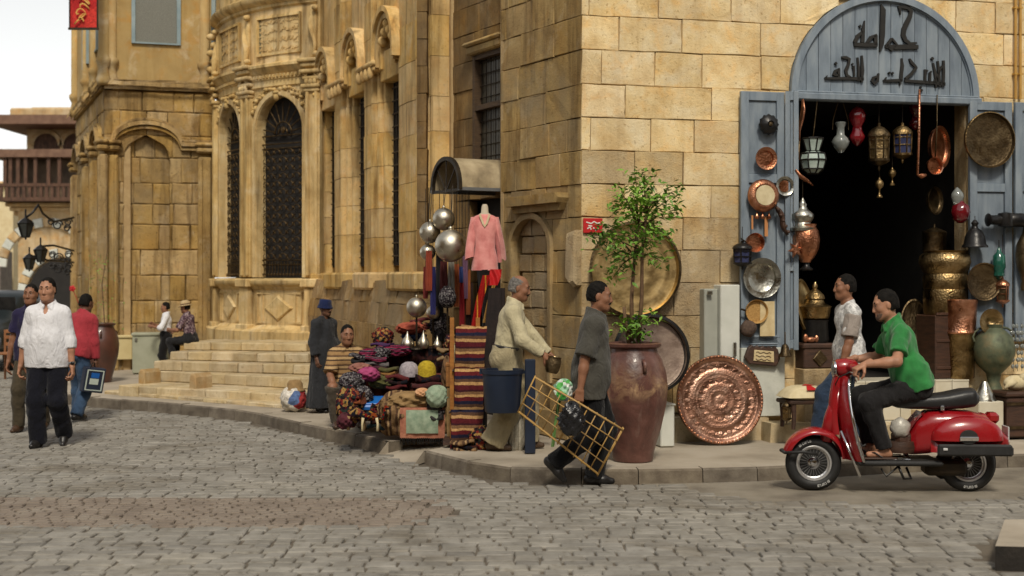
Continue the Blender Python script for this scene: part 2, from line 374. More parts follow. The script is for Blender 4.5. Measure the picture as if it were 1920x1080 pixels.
M_kerb = PM('kerb_granite', [lin(84, 74, 62), lin(106, 96, 82), lin(124, 114, 98)], .85, 0, 7, .008, 45, .14)
M_pave = PM('pavement_concrete', [lin(140, 130, 114), lin(166, 155, 138), lin(180, 170, 154)], .9, 0, 1.6, .006, 50, coords='World', detail=8)
M_ground = PM('street_soil', [lin(84, 76, 65), lin(110, 101, 88)], .95, 0, 3, .01, 30, coords='World')
for _nm in ('cobble_stone', 'cobble_field'):
  m, nt2, bs = new_mat(_nm); MATS[_nm] = m
  _w = vecsrc(nt2, 'World'); _c = ramp(nt2, [lin(114, 110, 102), lin(136, 132, 124), lin(154, 150, 142)], [.3, .5, .7]); nt2.links.new(noise(nt2, _w, 3.5, 8, .65), _c.inputs[0])
  _d = ramp(nt2, [(.74, .70, .64), (1, 1, 1), (1.10, 1.09, 1.06)], [.34, .5, .66]); nt2.links.new(noise(nt2, vecsrc(nt2, 'World', False, (.7, 1.3, 1)), .9, 6, .6, .8), _d.inputs[0]); _sp = ramp(nt2, [(.62, .58, .52), (1, 1, 1)], [.30, .40]); nt2.links.new(noise(nt2, _w, 14, 3), _sp.inputs[0])
  finish(nt2, bs, mix(nt2, mix(nt2, _c.outputs[0], _d.outputs[0], 1, 'MULTIPLY'), _sp.outputs[0], .6, 'MULTIPLY'), .78, 0, noise(nt2, _w, 38, 5, .6), .010, .7, .13 if _nm == 'cobble_stone' else 0)
M_cob, M_cobf = MATS['cobble_stone'], MATS['cobble_field']
M_redset = PM('red_setts', [lin(114, 103, 92), lin(130, 118, 106), lin(140, 130, 118)], .85, 0, 3, .008, 40, coords='World')
M_far = PM('far_paving', [lin(116, 111, 100), lin(140, 134, 122), lin(156, 150, 138)], .85, 0, 5, .02, 9, coords='World')
mb = MB(); mb.add([(-300, -300, -.014), (300, -300, -.014), (300, 300, -.014), (-300, 300, -.014)], [(0, 1, 2, 3)])
tag(obj('ground', mb, M_ground), kind='structure')
def kerb(name, K):
    root = tag(link(name, None, T(K[0])), kind='structure')
    nrm = []
    for i in range(len(K)):
        t = (K[min(i + 1, len(K) - 1)] - K[max(i - 1, 0)]).normalized(); nrm.append(Vector((t.y, -t.x, 0)))
    for i in range(len(K) - 1):
        a, b = K[i], K[i + 1]; t = (b - a).normalized() * .004; a, b = a + t, b - t
        ai, bi = a + nrm[i] * .17, b + nrm[i + 1] * .17; h = SW + RND.uniform(-.006, .006); o = .012; bv = .018
        n0, n1 = nrm[i], nrm[i + 1]; Z = Vector((0, 0, 1))
        rows = [(-.03, 0), (h - bv, o), (h, o + bv), (h, .17), (-.03, .17)]
        vs = [a + n0 * y + Z * z for z, y in rows] + [b + n1 * y + Z * z for z, y in rows]
        fs = [(k, 5 + k, 6 + k, k + 1) for k in (0, 1, 3)] + [(0, 1, 2, 3, 4), (9, 8, 7, 6, 5)]
        c = (a + b) / 2; mb = MB(); mb.add([v - c for v in vs], fs); mb.add([v - c for v in vs], [(2, 7, 8, 3)], mi=1); obj('kerb_stone', mb, [M_kerb, M_pave], T(c), root)
    return nrm
# the walk lies to the right of the direction of travel right-to-left, i.e. behind the kerb
nR = kerb('kerb', K_R); nL = kerb('kerb.001', K_L)
inR = [K_R[i] + nR[i] * .15 for i in range(len(K_R))]; inL = [K_L[i] + nL[i] * .15 for i in range(len(K_L))]
B2 = Vector((-.30, 13.75, 0)); B1 = Vector((-.72, 14.3, 0))
poly = [Vector((9.5, 40, 0))] + inR + [K_R[-1], B2, B1, K_L[0]] + inL + [Vector((-6, 44, 0))]
mb = MB(); mb.add([(p.x, p.y, SW - .006) for p in poly], [tuple(range(len(poly)))[::-1]])
a, b = K_R[-1], K_L[0]
mb.add([(a.x - .10, a.y - .14, -.02), (B2.x, B2.y, SW - .006), (B1.x, B1.y, SW - .006), (b.x - .10, b.y - .14, -.02), (a.x, a.y, SW - .006), (b.x, b.y, SW - .006)], [(0, 1, 2, 3), (0, 4, 1), (3, 2, 5)])
walk = tag(obj('pavement', mb, M_pave), kind='structure')
# kerb island at the near right
isl = [GR(1866, 1066), Vector((6.2, 7.75, 0)), Vector((6.4, 9.3, 0)), GR(1884, 1012)]
M_isl = PM('island_stone', [lin(30, 27, 24), lin(46, 41, 36)], .9, 0, 8, .01, 40)
mb = MB(); n = 4; mb.add([(p.x, p.y, -.03) for p in isl] + [(p.x * 1.0, p.y, .135) for p in isl], [(0, 1, 5, 4), (1, 2, 6, 5), (2, 3, 7, 6), (3, 0, 4, 7)], mi=0)
ctr = sum(isl, Vector()) / 4; mb.add([(p.x + (ctr.x - p.x) * .0, p.y, .135) for p in isl], [(0, 1, 2, 3)], mi=1)
tag(obj('traffic_island', mb, [M_isl, M_pave]), kind='structure')
# cobbles
def side_of(p, K):   # distance outside the walk (towards the road) near a kerb line
    best = 1e9; s = 0
    for a, b in zip(K, K[1:]):
        d = b - a; t = max(0, min(1, (p - a).dot(d) / d.length_squared)); q = a + d * t; l = (p - q).length
        if l < best: best = l; s = (d.x * (p.y - q.y) - d.y * (p.x - q.x))
    return best, s
KALL = K_R + K_L
def on_road(p, mar=.1):
    best, s = side_of(p, KALL); return s > 0 and best > mar
RED = (9.62, 10.85)
def red_edge(y): t = (y - 10.23) / .62; return -.42 - .5 * t * t + .25 * math.sin(y * 19) * abs(t)
def asphalt(p):
    return p.x > 2.0 + .35 * math.sin(p.y * 2.1) - (p.y - 10.9) * .5 and p.y > 10.75 + .15 * math.sin(p.x * 1.7)
def cob_geo(w, d, h, rng, tilt=.006):
    a, b = w / 2, d / 2; j = lambda k: rng.uniform(-k, k)
    c = [(-a + j(.009), -b + j(.009)), (a + j(.009), -b + j(.009)), (a + j(.009), b + j(.009)), (-a + j(.009), b + j(.009))]
    t = (j(tilt), j(tilt)); z = lambda x, y, k: h + k + x * t[0] / a * .4 + y * t[1] / b * .4
    vs = [(x, y, -.03) for x, y in c] + [(x * .97, y * .97, z(x, y, -.006)) for x, y in c] + [(x * .86, y * .85, z(x, y, .002)) for x, y in c]
    fs = []
    for r in range(2):
        for i in range(4): k = (i + 1) % 4; fs.append((r * 4 + i, r * 4 + k, r * 4 + 4 + k, r * 4 + 4 + i))
    fs.append((8, 9, 10, 11)); return vs, fs
road = tag(link('road', None, T((0, 10, 0))), kind='structure')
cobs = []; y = 6.6; rr = random.Random(5)
while y < 24:
    dep = rr.uniform(.125, .165); x = -(.40 * y + 1.2) + rr.uniform(0, .2)
    while x < .40 * y + 1.6:
        w = rr.choice((.12, .14, .16, .18, .2, .23)) * rr.uniform(.9, 1.1)
        cx = x + w / 2; cy = y + dep / 2 + .10 * math.sin(cx * .35 + 1) + .03 * math.sin(cx * 1.3 + y)
        p = Vector((cx, cy, 0))
        if cy > 6.5 and on_road(p) and not (RED[0] < cy < RED[1] and cx < red_edge(cy)) and not asphalt(p) and not (p.x > 2.85 + (p.y - 8.2) * .3 and 8.15 < p.y < 9.15):
            cobs.append((cx, cy, w - .004 - rr.random() * .010, dep - .003 - rr.random() * .008, rr.gauss(0, .002)))
        x += w
    y += dep
def shown(c):
    px = 960 + c[0] / c[1] * F; py = HOR + EYE / c[1] * F; return -40 < px < 1960 and py < 1095
cobs.sort(key=lambda c: (not shown(c), c[1]))
for c in cobs[:300]:
    mb = MB(); mb.add(*cob_geo(c[2], c[3], c[4], rr)); obj('cobblestone', mb, M_cob, T((c[0], c[1], 0)) @ RZ(rr.uniform(-3, 3)), road)
mb = MB()
for c in cobs[300:]: mb.add(*cob_geo(c[2], c[3], c[4], rr), T((c[0], c[1], 0)) @ RZ(rr.uniform(-3, 3)))
tag(obj('cobble_field', mb, M_cobf, None, road), kind='stuff')
mb = MB(); y = RED[0]
while y < RED[1]:
    x = -6.0
    while x < red_edge(y):
        w = rr.uniform(.09, .13); mb.add(*cob_geo(w - .01, .085, rr.gauss(.002, .002), rr, .004), T((x, y + .02 * math.sin(x), 0))); x += w
    y += .098
tag(obj('red_sett_strip', mb, M_redset, None, road), kind='stuff')
mb = MB(); xs = [.75 + i * .22 for i in range(44)]
def apx(x):   # near edge of the worn asphalt
    return max(10.78 + .15 * math.sin(x * 1.7), 10.9 + (2.0 - x) * 1.8 - .55)
mb.add([(x, min(apx(x), 12.3) - .35, -.007) for x in xs] + [(x, 13.4, -.005) for x in xs], [(i, i + 1, len(xs) + i + 1, len(xs) + i) for i in range(len(xs) - 1)])
obj('worn_asphalt', mb, PM('worn_asphalt', [lin(106, 98, 86), lin(132, 124, 110), lin(146, 138, 124)], .88, 0, 2.4, .012, 60, coords='World', detail=8), None, road)
mb = MB(); mb.add([(-30, 23.6, -.004), (4, 23.6, -.004), (4, 60, -.004), (-30, 60, -.004)], [(0, 1, 2, 3)]); obj('far_paving', mb, M_far, None, road)

# ------------------------------------------------------------------ masonry helpers
def block(fr, poly, d, depth, mat, parent, name='stone_block', bev=.012, jit=.005):
    cu = sum(p[0] for p in poly) / len(poly); cz = sum(p[1] for p in poly) / len(poly)
    pts = []                                 # break the edges up so the joints run uneven, with worn corners
    for (x0, z0), (x1, z1) in zip(poly, poly[1:] + poly[:1]):
        L = math.hypot(x1 - x0, z1 - z0); n = max(1, int(L / .17)); nx, nz = -(z1 - z0) / (L or 1), (x1 - x0) / (L or 1)
        for i in range(n):
            e = RND.uniform(-.001, .0055) if i else RND.uniform(.001, .009); t = i / n + (RND.uniform(-.2, .2) / n if i else 0); pts.append((x0 + (x1 - x0) * t + nx * e - cu, z0 + (z1 - z0) * t + nz * e - cz))
    mb = MB(); mb.slab(pts, -RND.uniform(-.006, .008), depth, bev, jit=jit, back=False)
    return obj(name, mb, mat, fr.M(cu, cz, d), parent)
def rect(u0, z0, u1, z1): return [(u0, z0), (u1, z0), (u1, z1), (u0, z1)]
def courses(fr, u0, u1, zs, wmin, wmax, matf, parent, clip=None, d=0.0, depth=.12, gap=.0012, name='stone_block', bev=.0045, jit=.005):
    for z0, z1 in zip(zs, zs[1:]):
        u = u0 - RND.uniform(0, wmax * .6)
        while u < u1:
            w = RND.uniform(wmin, wmax); a, b = max(u, u0), min(u + w, u1); u += w
            if b - a < .05: continue
            if u1 - u < wmin * .5 and u < u1: b = u1; u = u1
            polys = clip(a + gap, b - gap, z0 + gap, z1 - gap) if clip else [rect(a + gap, z0 + gap, b - gap, z1 - gap)]
            for p in polys:
                if len(p) >= 3: block(fr, p, d, depth, matf((a + b) / 2, (z0 + z1) / 2), parent, name, bev, jit)
# ================================================================== the corner shop building
C0 = (.68, 13.4); RW = Fr(C0, R(13)); LWO = (-.12, 14.9); LW = Fr(LWO, R(-61.9))
shop = thing('shop_building', 'warm limestone corner building with an arched grey-blue shop front', 'building', T((C0[0], C0[1], SW)))
ua, zs_ = RW.hit(1480, 178); ub, _ = RW.hit(1832, 187); ARC_U, ARC_R = (ua + ub) / 2, (ub - ua) / 2; ARC_Z = RW.hit(1655, 183)[1]
o0 = RW.hit(1492, 400)[0]; o1 = RW.hit(1814, 400)[0]
ZS = [SW, .38, .70, 1.02]; z = 1.02
zc = [RW.hit(1110, y)[1] for y in (345, 282, 220, 158, 93, 29)]
ZS = [SW] + [zc[0] - .325 * k for k in range(7, 0, -1) if zc[0] - .325 * k > SW + .1] + zc + [zc[-1] + .33 * k for k in range(1, 6)]
def rwclip(a, b, z0, z1):
    RR = ARC_R + .004; zm = (z0 + z1) / 2
    if z1 <= ARC_Z + .02:
        if a < o0 and b > o0: return [rect(a, z0, o0, z1)] + ([rect(o1, z0, b, z1)] if b > o1 else [])
        if a < o1 and b > o1: return [rect(o1, z0, b, z1)]
        if a >= o0 and b <= o1: return []
        return [rect(a, z0, b, z1)]
    out = []; N = 6
    lim = lambda zz: math.sqrt(max(RR * RR - max(zz - ARC_Z, 0) ** 2, 0)) if zz < ARC_Z + RR else 0
    if z0 > ARC_Z + RR: return [rect(a, z0, b, z1)]
    zz = [z0 + (z1 - z0) * i / N for i in range(N + 1)]
    if a < ARC_U:
        r = [(min(b, ARC_U - lim(q)) if b > ARC_U - lim(q) else b, q) for q in zz]; r = [(x, q) for x, q in r if x > a + .02]
        if len(r) > 1: out.append([(a, r[0][1])] + r + [(a, r[-1][1])])
    if b > ARC_U:
        l = [(max(a, ARC_U + lim(q)), q) for q in zz]; l = [(x, q) for x, q in l if x < b - .02]
        if len(l) > 1: out.append([(b, l[0][1]), (b, l[-1][1])] + l[::-1])
    return out
def rwmat(u, z):
    if z < 2.8 + .35 * math.sin(u * 2.2) and u < 2.05: return M_wallg if z < 1.75 else (M_wallm if (z < 2.45 or RND.random() < .6) else M_wall)
    return M_wall
courses(RW, 0, 7.2, ZS, .42, .92, rwmat, shop, rwclip)
# core behind the blocks
mb = MB()
for (a, b, z0, z1) in ((0.02, o0 - .01, SW, ARC_Z), (o1 + .01, 7.2, SW, ARC_Z)): mb.box(((a + b) / 2, .13, (z0 + z1) / 2), (b - a, .2, z1 - z0))
N = 16; aro = [(ARC_U + (ARC_R - .01) * math.cos(math.pi * i / N), ARC_Z + (ARC_R - .01) * math.sin(math.pi * i / N)) for i in range(N + 1)]
top = ZS[-1]
for i in range(N):
    (x0, z0), (x1, z1) = aro[i], aro[i + 1]; e = lambda x, z: (7.2 if i < N / 2 else .02)
    q = [(x1, z1), (x0, z0), (x0, top), (x1, top)]; mb.slab([(x1, z1), (x0, z0), (x0, top), (x1, top)][::-1][::-1], .02, .5)
mb.box(((.02 + aro[-1][0]) / 2, .26, (ARC_Z + top) / 2), (aro[-1][0] - .02, .48, top - ARC_Z)); mb.box(((7.2 + aro[0][0]) / 2, .26, (ARC_Z + top) / 2), (7.2 - aro[0][0], .48, top - ARC_Z))
obj('wall_core', mb, M_mortar, RW.M(), shop)
# dark shop room
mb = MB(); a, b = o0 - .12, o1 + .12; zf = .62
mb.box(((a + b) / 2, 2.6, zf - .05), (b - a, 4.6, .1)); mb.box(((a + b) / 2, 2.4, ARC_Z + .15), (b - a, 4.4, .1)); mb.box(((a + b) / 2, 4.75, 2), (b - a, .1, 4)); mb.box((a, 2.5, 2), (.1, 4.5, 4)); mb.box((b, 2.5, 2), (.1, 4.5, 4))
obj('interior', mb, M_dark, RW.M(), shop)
mb = MB(); mb.box((o0 + .02 - .03, .12, (zf + ARC_Z) / 2), (.06, .20, ARC_Z - zf)); obj('door_jamb', mb, M_wallg, RW.M(), shop)
mb = MB(); mb.box((o1 + .01, .12, (zf + ARC_Z) / 2), (.06, .20, ARC_Z - zf)); obj('door_jamb', mb, M_wallg, RW.M(), shop)
# tympanum board with planks, beam, arch trim, lettering
tym = link('sign_board', None, RW.M(ARC_U, ARC_Z, 0), shop)
NP = 15; pw = 2 * (ARC_R - .05) / NP
for i in range(NP):
    x0 = -ARC_R + .05 + i * pw; x1 = x0 + pw - .005; hh = lambda x: math.sqrt(max((ARC_R - .05) ** 2 - x * x, .0004))
    pts = [(x0, .02), (x1, .02)] + [(x1 + (x0 - x1) * k / 4, hh(x1 + (x0 - x1) * k / 4)) for k in range(5)]
    mb = MB(); mb.slab(pts, -.001 - RND.uniform(0, .003), .03, .003); obj('plank', mb, M_blue, RW.M(ARC_U, ARC_Z, .005), tym)
mb = MB(); arc = [((ARC_R - .035) * math.cos(math.pi * i / 40), (ARC_R - .035) * math.sin(math.pi * i / 40)) for i in range(41)]
mb.strip(arc, .07, -.05, .05); mb.strip([(x * .965, z * .965) for x, z in arc], .02, -.025, .03); obj('arch_trim', mb, M_blue, RW.M(ARC_U, ARC_Z, 0), tym)
mb = MB(); mb.rbox((0, -.02, -.02), (2 * ARC_R + .02, .14, .075), .012); mb.rbox((0, -.035, .028), (2 * ARC_R - .05, .07, .02), .006); obj('lintel_beam', mb, M_blue, RW.M(ARC_U, ARC_Z, 0), tym)
M_letter = PM('black_letters', [lin(22, 20, 17), lin(36, 33, 28)], .6, 0, 9, .002, 60)
def letters(strokes, name='lettering'):
    for st in strokes:
        mb = MB()
        for pts, w in st:
            q = [RW.hit(px, py, .03) for px, py in pts]; sc_ = 14.0 / F
            if len(q) == 1:
                x, z = q[0]; r = w * sc_ / 2; mb.slab([(x - ARC_U, z - ARC_Z - r), (x - ARC_U + r, z - ARC_Z), (x - ARC_U, z - ARC_Z + r), (x - ARC_U - r, z - ARC_Z)], -.034, .0)
            else: mb.strip([(x - ARC_U, z - ARC_Z) for x, z in q], [k * sc_ for k in w] if isinstance(w, list) else w * sc_, -.034, .0)
        obj(name, mb, M_letter, RW.M(ARC_U, ARC_Z, 0), tym)
# strokes measured off the photograph, laid on the board plane
def cv(st): return [([(1530 + x / 4.55, y / 4.55) for x, y in pts], [k / 4.55 for k in w] if isinstance(w, list) else w / 4.55) for pts, w in st]
letters([cv(st) for st in (
 [([(700, 60), (745, 58), (790, 66), (812, 98), (804, 140), (776, 195), (752, 250), (746, 300), (766, 345), (805, 374), (862, 366)], [18, 28, 34, 34, 36, 38, 42, 42, 36, 28, 14]), ([(716, 70), (722, 126)], [24, 8]), ([(874, 400), (760, 399), (680, 401), (592, 394)], [34, 40, 40, 26]), ([(648, 328), (690, 378), (646, 428), (604, 386)], 20), ([(604, 386), (648, 328)], 20)],
 [([(556, 36), (574, 84), (570, 200), (568, 300), (560, 380), (546, 440)], [8, 46, 46, 44, 38, 8])],
 [([(326, 378), (420, 382), (526, 380)], [30, 36, 34]), ([(436, 368), (470, 318), (522, 298)], [24, 28, 22]), ([(510, 300), (511, 384)], 32), ([(416, 176), (404, 250), (398, 360)], [5, 30, 34]), ([(332, 364), (356, 308), (400, 268)], [30, 30, 18]), ([(378, 222)], 26)],
 [([(1090, 516), (1090, 620), (1086, 736)], [20, 26, 24]), ([(1040, 520), (1050, 620), (1056, 736)], [16, 24, 22]), ([(1000, 536), (1022, 640), (1026, 748)], [14, 24, 14]), ([(1078, 560), (1040, 640), (1000, 716)], 14), ([(995, 500)], 32), ([(1104, 718), (1000, 706), (900, 698), (756, 688)], [26, 26, 26, 22])],
 [([(976, 618), (972, 708)], 20), ([(934, 592), (932, 702)], 20), ([(950, 604)], 20), ([(984, 612)], 18), ([(896, 744)], 22), ([(904, 770)], 24), ([(798, 500), (816, 532), (858, 576)], [12, 26, 20]), ([(860, 572), (818, 628), (764, 672)], [22, 24, 20])],
 [([(732, 496), (738, 560), (728, 650), (716, 728)], [10, 28, 28, 8]), ([(738, 684), (640, 687), (576, 688)], [24, 24, 16]), ([(586, 690), (602, 658)], [18, 6]), ([(628, 622)], 24), ([(656, 624)], 24)],
 [([(536, 626), (526, 690), (498, 712), (480, 690), (494, 662), (524, 650)], [14, 26, 26, 24, 22, 18])],
 [([(392, 474), (398, 600), (392, 700)], [16, 30, 16]), ([(356, 490), (366, 600), (362, 690)], [14, 24, 22]), ([(322, 560), (328, 650)], 16), ([(314, 546)], 20), ([(318, 578)], 20), ([(408, 674), (300, 668), (76, 668)], [26, 24, 18]), ([(84, 668), (98, 644)], [16, 5])],
 [([(220, 488), (258, 490), (286, 504), (278, 552), (256, 602), (264, 642), (304, 664)], [16, 26, 26, 24, 26, 24, 14]), ([(150, 642), (168, 606), (202, 584)], [18, 24, 14]), ([(196, 590), (196, 656)], 22), ([(160, 640), (200, 640)], 18), ([(172, 540)], 28)])])
# door leaves folded back on the wall: each a frame with recessed panels
def leaf(px0, px1, y0, y1, rails, d, ang=0, pieces=None):
    u0, zt = RW.hit(px0, y0, d); u1, _ = RW.hit(px1, y0, d); zb = RW.hit((px0 + px1) / 2, y1, d)[1]; w = u1 - u0
    Mx = RW.M(u0, 0, d) @ RZ(ang); root = link('door', None, Mx, shop)
    st = .085 if w > .3 else .05
    for x in (st / 2, w - st / 2):
        mb = MB(); mb.rbox((x, 0, (zb + zt) / 2), (st, .045, zt - zb), .004); obj('stile', mb, M_blue, Mx, root)
    zr = [RW.hit((px0 + px1) / 2, y, d)[1] for y in rails]; zr = [zt - .045] + zr + [zb + .06]
    for z in zr:
        mb = MB(); mb.rbox((w / 2, .002, z), (w - 2 * st + .004, .040, .09), .004); obj('rail', mb, M_blue, Mx, root)
    for za, zb_ in zip(zr, zr[1:]):
        mb = MB(); mb.rbox((w / 2, .012, (za + zb_) / 2), (w - 2 * st - .004, .016, za - zb_ - .094), .003); obj('panel', mb, M_blue, Mx, root)
    return root, Mx, w, zb, zt
leaf(1388, 1470, 171, 652, (335, 636), .07)
leaf(1472, 1495, 172, 656, (335, 500), .11, -24)
leaf(1817, 1896, 190, 640, (352, 520), .07)
leaf(1902, 1985, 192, 640, (352, 520), .10)
# white painted pier and low plinth stones below the left leaf
mb = MB(); u0, zt = RW.hit(1386, 652, .05); u1, zb = RW.hit(1468, 779, .05); mb.rbox(((u0 + u1) / 2, 0, (zt + zb) / 2), (u1 - u0, .10, zt - zb), .006)
M_white = PM('whitewash', [lin(176, 178, 168), lin(200, 201, 190), lin(212, 212, 202)], .8, 0, 4, .003, 50)
obj('whitewashed_pier', mb, M_white, RW.M(0, 0, .05), shop)
for (a, b, y0, y1, d, dep) in ((1262, 1444, 782, 832, .10, .25), (1446, 1570, 795, 830, .34, .5), (1572, 1720, 797, 830, .34, .5), (1722, 1980, 770, 832, .34, .5)):
    u0, zt = RW.hit(a, y0, d); u1, _ = RW.hit(b, y1, d); block(RW, rect(u0, SW - .02, u1, zt), d, dep, M_step, shop, 'doorstep_stone', .02, .01)
# tiled ledge across the shop opening
M_tile = PM('cream_tile', [lin(196, 188, 166), lin(214, 207, 188)], .35, 0, 5, .002, 30, .06)
u0, zt = RW.hit(1560, 716, .22); u1, _ = RW.hit(1822, 716, .22); zl = RW.hit(1700, 716, .22)[1]
mb = MB(); mb.box(((u0 + u1) / 2, .3, (zl + SW) / 2), (u1 - u0, .5, zl - SW - .03)); ledge = obj('tiled_ledge', mb, M_mortar, RW.M(0, 0, .20), shop)
nt_ = 8; tw = (u1 - u0) / nt_
for j in range(3):
    for i in range(nt_):
        mb = MB(); mb.rbox((0, 0, 0), (tw - .006, .02, .19), .004); obj('tile', mb, M_tile, RW.M(u0 + (i + .5) * tw, zl - .1 - j * .196, .165), ledge)
for i in range(nt_):
    mb = MB(); mb.rbox((0, 0, 0), (tw - .006, .5, .02), .004); obj('tile', mb, M_tile, RW.M(u0 + (i + .5) * tw, zl, -.07), ledge)
# yellow conduit pipes, red plaque
mbp = MB(); M_pipe = PM('ochre_pipe', [lin(176, 132, 58), lin(198, 154, 76)], .5, 0, 6)
for px in (1904, 1913):
    u, _ = RW.hit(px, 100, .04); mb = MB(); mb.tube([(u, -.03, RW.hit(px, 186, .04)[1]), (u, -.03, 6)], .014, 8)
    for z in (3.9, 4.6): mb.box((u, -.02, z), (.04, .05, .02))
    obj('conduit_pipe', mb, M_pipe, RW.M(0, 0, .015), shop, auto=40)
M_red = PM('sign_red', [lin(176, 22, 26), lin(196, 34, 36)], .5, 0, 5); M_wht = PM('sign_white', [lin(220, 216, 206)], .6)
u0, zt = RW.hit(1094, 409, .03); u1, zb = RW.hit(1130, 437, .03)
pl = thing('wall_plaque', 'small red plaque with white script on the corner stone above the round tray', 'sign', RW.M((u0 + u1) / 2, (zt + zb) / 2, .02))
mb = MB(); mb.rbox((0, 0, 0), (u1 - u0, .02, zt - zb), .004); obj('plate', mb, M_red, WM[pl.name], pl)
mb = MB()
for st in ([(-.07, .035), (-.02, .02), (.01, .04), (.04, .022), (.07, .03)], [(-.06, -.03), (-.03, -.015), (-.02, -.04)], [(.0, -.02), (.03, -.045), (.06, -.02)], [(-.05, .0), (-.01, -.005)]): mb.strip(st, .012, -.014, -.008)
obj('script', mb, M_wht, WM[pl.name], pl)
# ---- left return pier with the niche
LWL = (Vector(C0) - Vector(LWO)).length
n0, nzt = LW.hit(962, 395); n1, _ = LW.hit(1032, 395)
NU = (n0 + n1) / 2; NRd = (n1 - n0) / 2; NZ = LW.hit(998, 462)[1]
def lwclip(a, b, z0, z1):
    if z1 < SW + .5 or z0 > NZ + NRd or b < n0 or a > n1: return [rect(a, z0, b, z1)]
    out = []; N = 6; zz = [z0 + (z1 - z0) * i / N for i in range(N + 1)]
    lim = lambda q: NRd if q < NZ else (NRd * math.sqrt(max(0, 1 - ((q - NZ) / (NRd * .75)) ** 2)) if q < NZ + NRd * .75 else 0)
    if a < NU:
        r = [(min(b, NU - lim(q)), q) for q in zz]; r = [(x, q) for x, q in r if x > a + .015]
        if len(r) > 1: out.append([(a, r[0][1])] + r + [(a, r[-1][1])])
    if b > NU:
        l = [(max(a, NU + lim(q)), q) for q in zz]; l = [(x, q) for x, q in l if x < b - .015]
        if len(l) > 1: out.append([(b, l[0][1]), (b, l[-1][1])] + l[::-1])
    return out
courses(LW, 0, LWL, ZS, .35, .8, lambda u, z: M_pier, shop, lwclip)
mb = MB(); mb.box((LWL / 2, .32, (SW + top) / 2), (LWL - .04, .36, top - SW)); obj('wall_core', mb, M_mortar, LW.M(), shop)
for j in range(9):                        # small stones filling the niche
    for i in range(3):
        w = NRd * 2 / 3; z0 = 1.05 + j * .19
        block(LW, rect(NU - NRd + i * w + .004 + (.06 if j % 2 else 0), z0, NU - NRd + (i + 1) * w - .004 + (.06 if j % 2 else 0), z0 + .182), -.075, .05, M_wallg, shop, 'niche_stone', .008, .004)
mb = MB(); arc = [(-NRd - .02, -1.4), (-NRd - .02, 0)] + [(-(NRd + .02) * math.cos(math.pi * i / 14), (NRd * .75 + .02) * math.sin(math.pi * i / 14)) for i in range(1, 14)] + [(NRd + .02, 0), (NRd + .02, -1.4)]
mb.strip(arc, .06, -.035, .05); obj('niche_arch', mb, M_pier, LW.M(NU, NZ, 0), shop)
h0, hz = LW.hit(952, 380, .1); h1, _ = LW.hit(1046, 370, .1)
mb = MB(); mb.slab([(h0, hz - .05), (h1, hz - .05), (h1 + .03, hz + .0), (h1 + .03, hz + .05), (h0 - .03, hz + .05), (h0 - .03, hz)], -.14, .02, .015, jit=.006); mb.slab([(h0 + .05, hz - .12), (h1 - .05, hz - .12), (h1, hz - .05), (h0, hz - .05)], -.07, .02, .01); obj('niche_hood', mb, M_pier, LW.M(), shop)
# corner bracket stone that juts out at the arris
mb = MB(); mb.slab([(-.16, -.12), (-.02, -.18), (.02, -.16), (.02, .38), (-.15, .36)], -.09, .05, .03, jit=.02); obj('corner_bracket', mb, M_wallg, LW.M(LWL - .02, LW.hit(1080, 500)[1] - .02, 0), shop)
# ---- portal recess between the pier and the fluted hall
F1 = Fr((-1.04, 16.62), R(-68.7)); PB = Fr(LW.P(0, 0, -.32)[:2], R(-61.9))
hall = thing('fluted_hall', 'old stone hall with fluted piers and tall dark windows beside the stall', 'building', T((-1.04, 16.62, SW)))
PWU = PB.hit(924, 200)[0] - .12
def portal_clip(a, b, z0, z1):
    if b > -1.45 and z0 < 2.62: return [rect(a, z0, min(b, -1.45), z1)] if a < -1.5 else []
    if b > PWU - .38 and 3.0 < (z0 + z1) / 2 < 4.3: return ([rect(a, z0, min(b, PWU - .38), z1)] if a < PWU - .42 else []) + ([rect(max(a, PWU + .38), z0, b, z1)] if b > PWU + .42 else [])
    return [rect(a, z0, b, z1)]
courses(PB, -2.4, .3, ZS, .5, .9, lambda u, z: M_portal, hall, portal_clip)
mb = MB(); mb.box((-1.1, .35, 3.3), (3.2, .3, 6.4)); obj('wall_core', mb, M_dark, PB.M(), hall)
# far jamb of the recess, near jamb
jw = Fr(PB.P(-2.42, 0, .02)[:2], R(-61.9 + 74)); dist = (Vector((-1.04, 16.62)) - Vector(PB.P(-2.42, 0, .02)[:2]))
JF = Fr((-1.04, 16.62), math.atan2(-dist.y, -dist.x)); JL = dist.length
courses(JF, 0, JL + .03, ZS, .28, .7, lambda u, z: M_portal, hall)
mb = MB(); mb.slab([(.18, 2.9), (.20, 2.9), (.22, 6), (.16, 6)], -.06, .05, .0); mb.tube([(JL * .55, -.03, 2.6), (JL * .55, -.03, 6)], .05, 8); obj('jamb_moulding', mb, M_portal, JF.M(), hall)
mb = MB(); mb.box((.02, .3, 3.3), (.06, .6, 6.3)); obj('wall_core', mb, M_mortar, LW.M(0, 0, 0), shop)
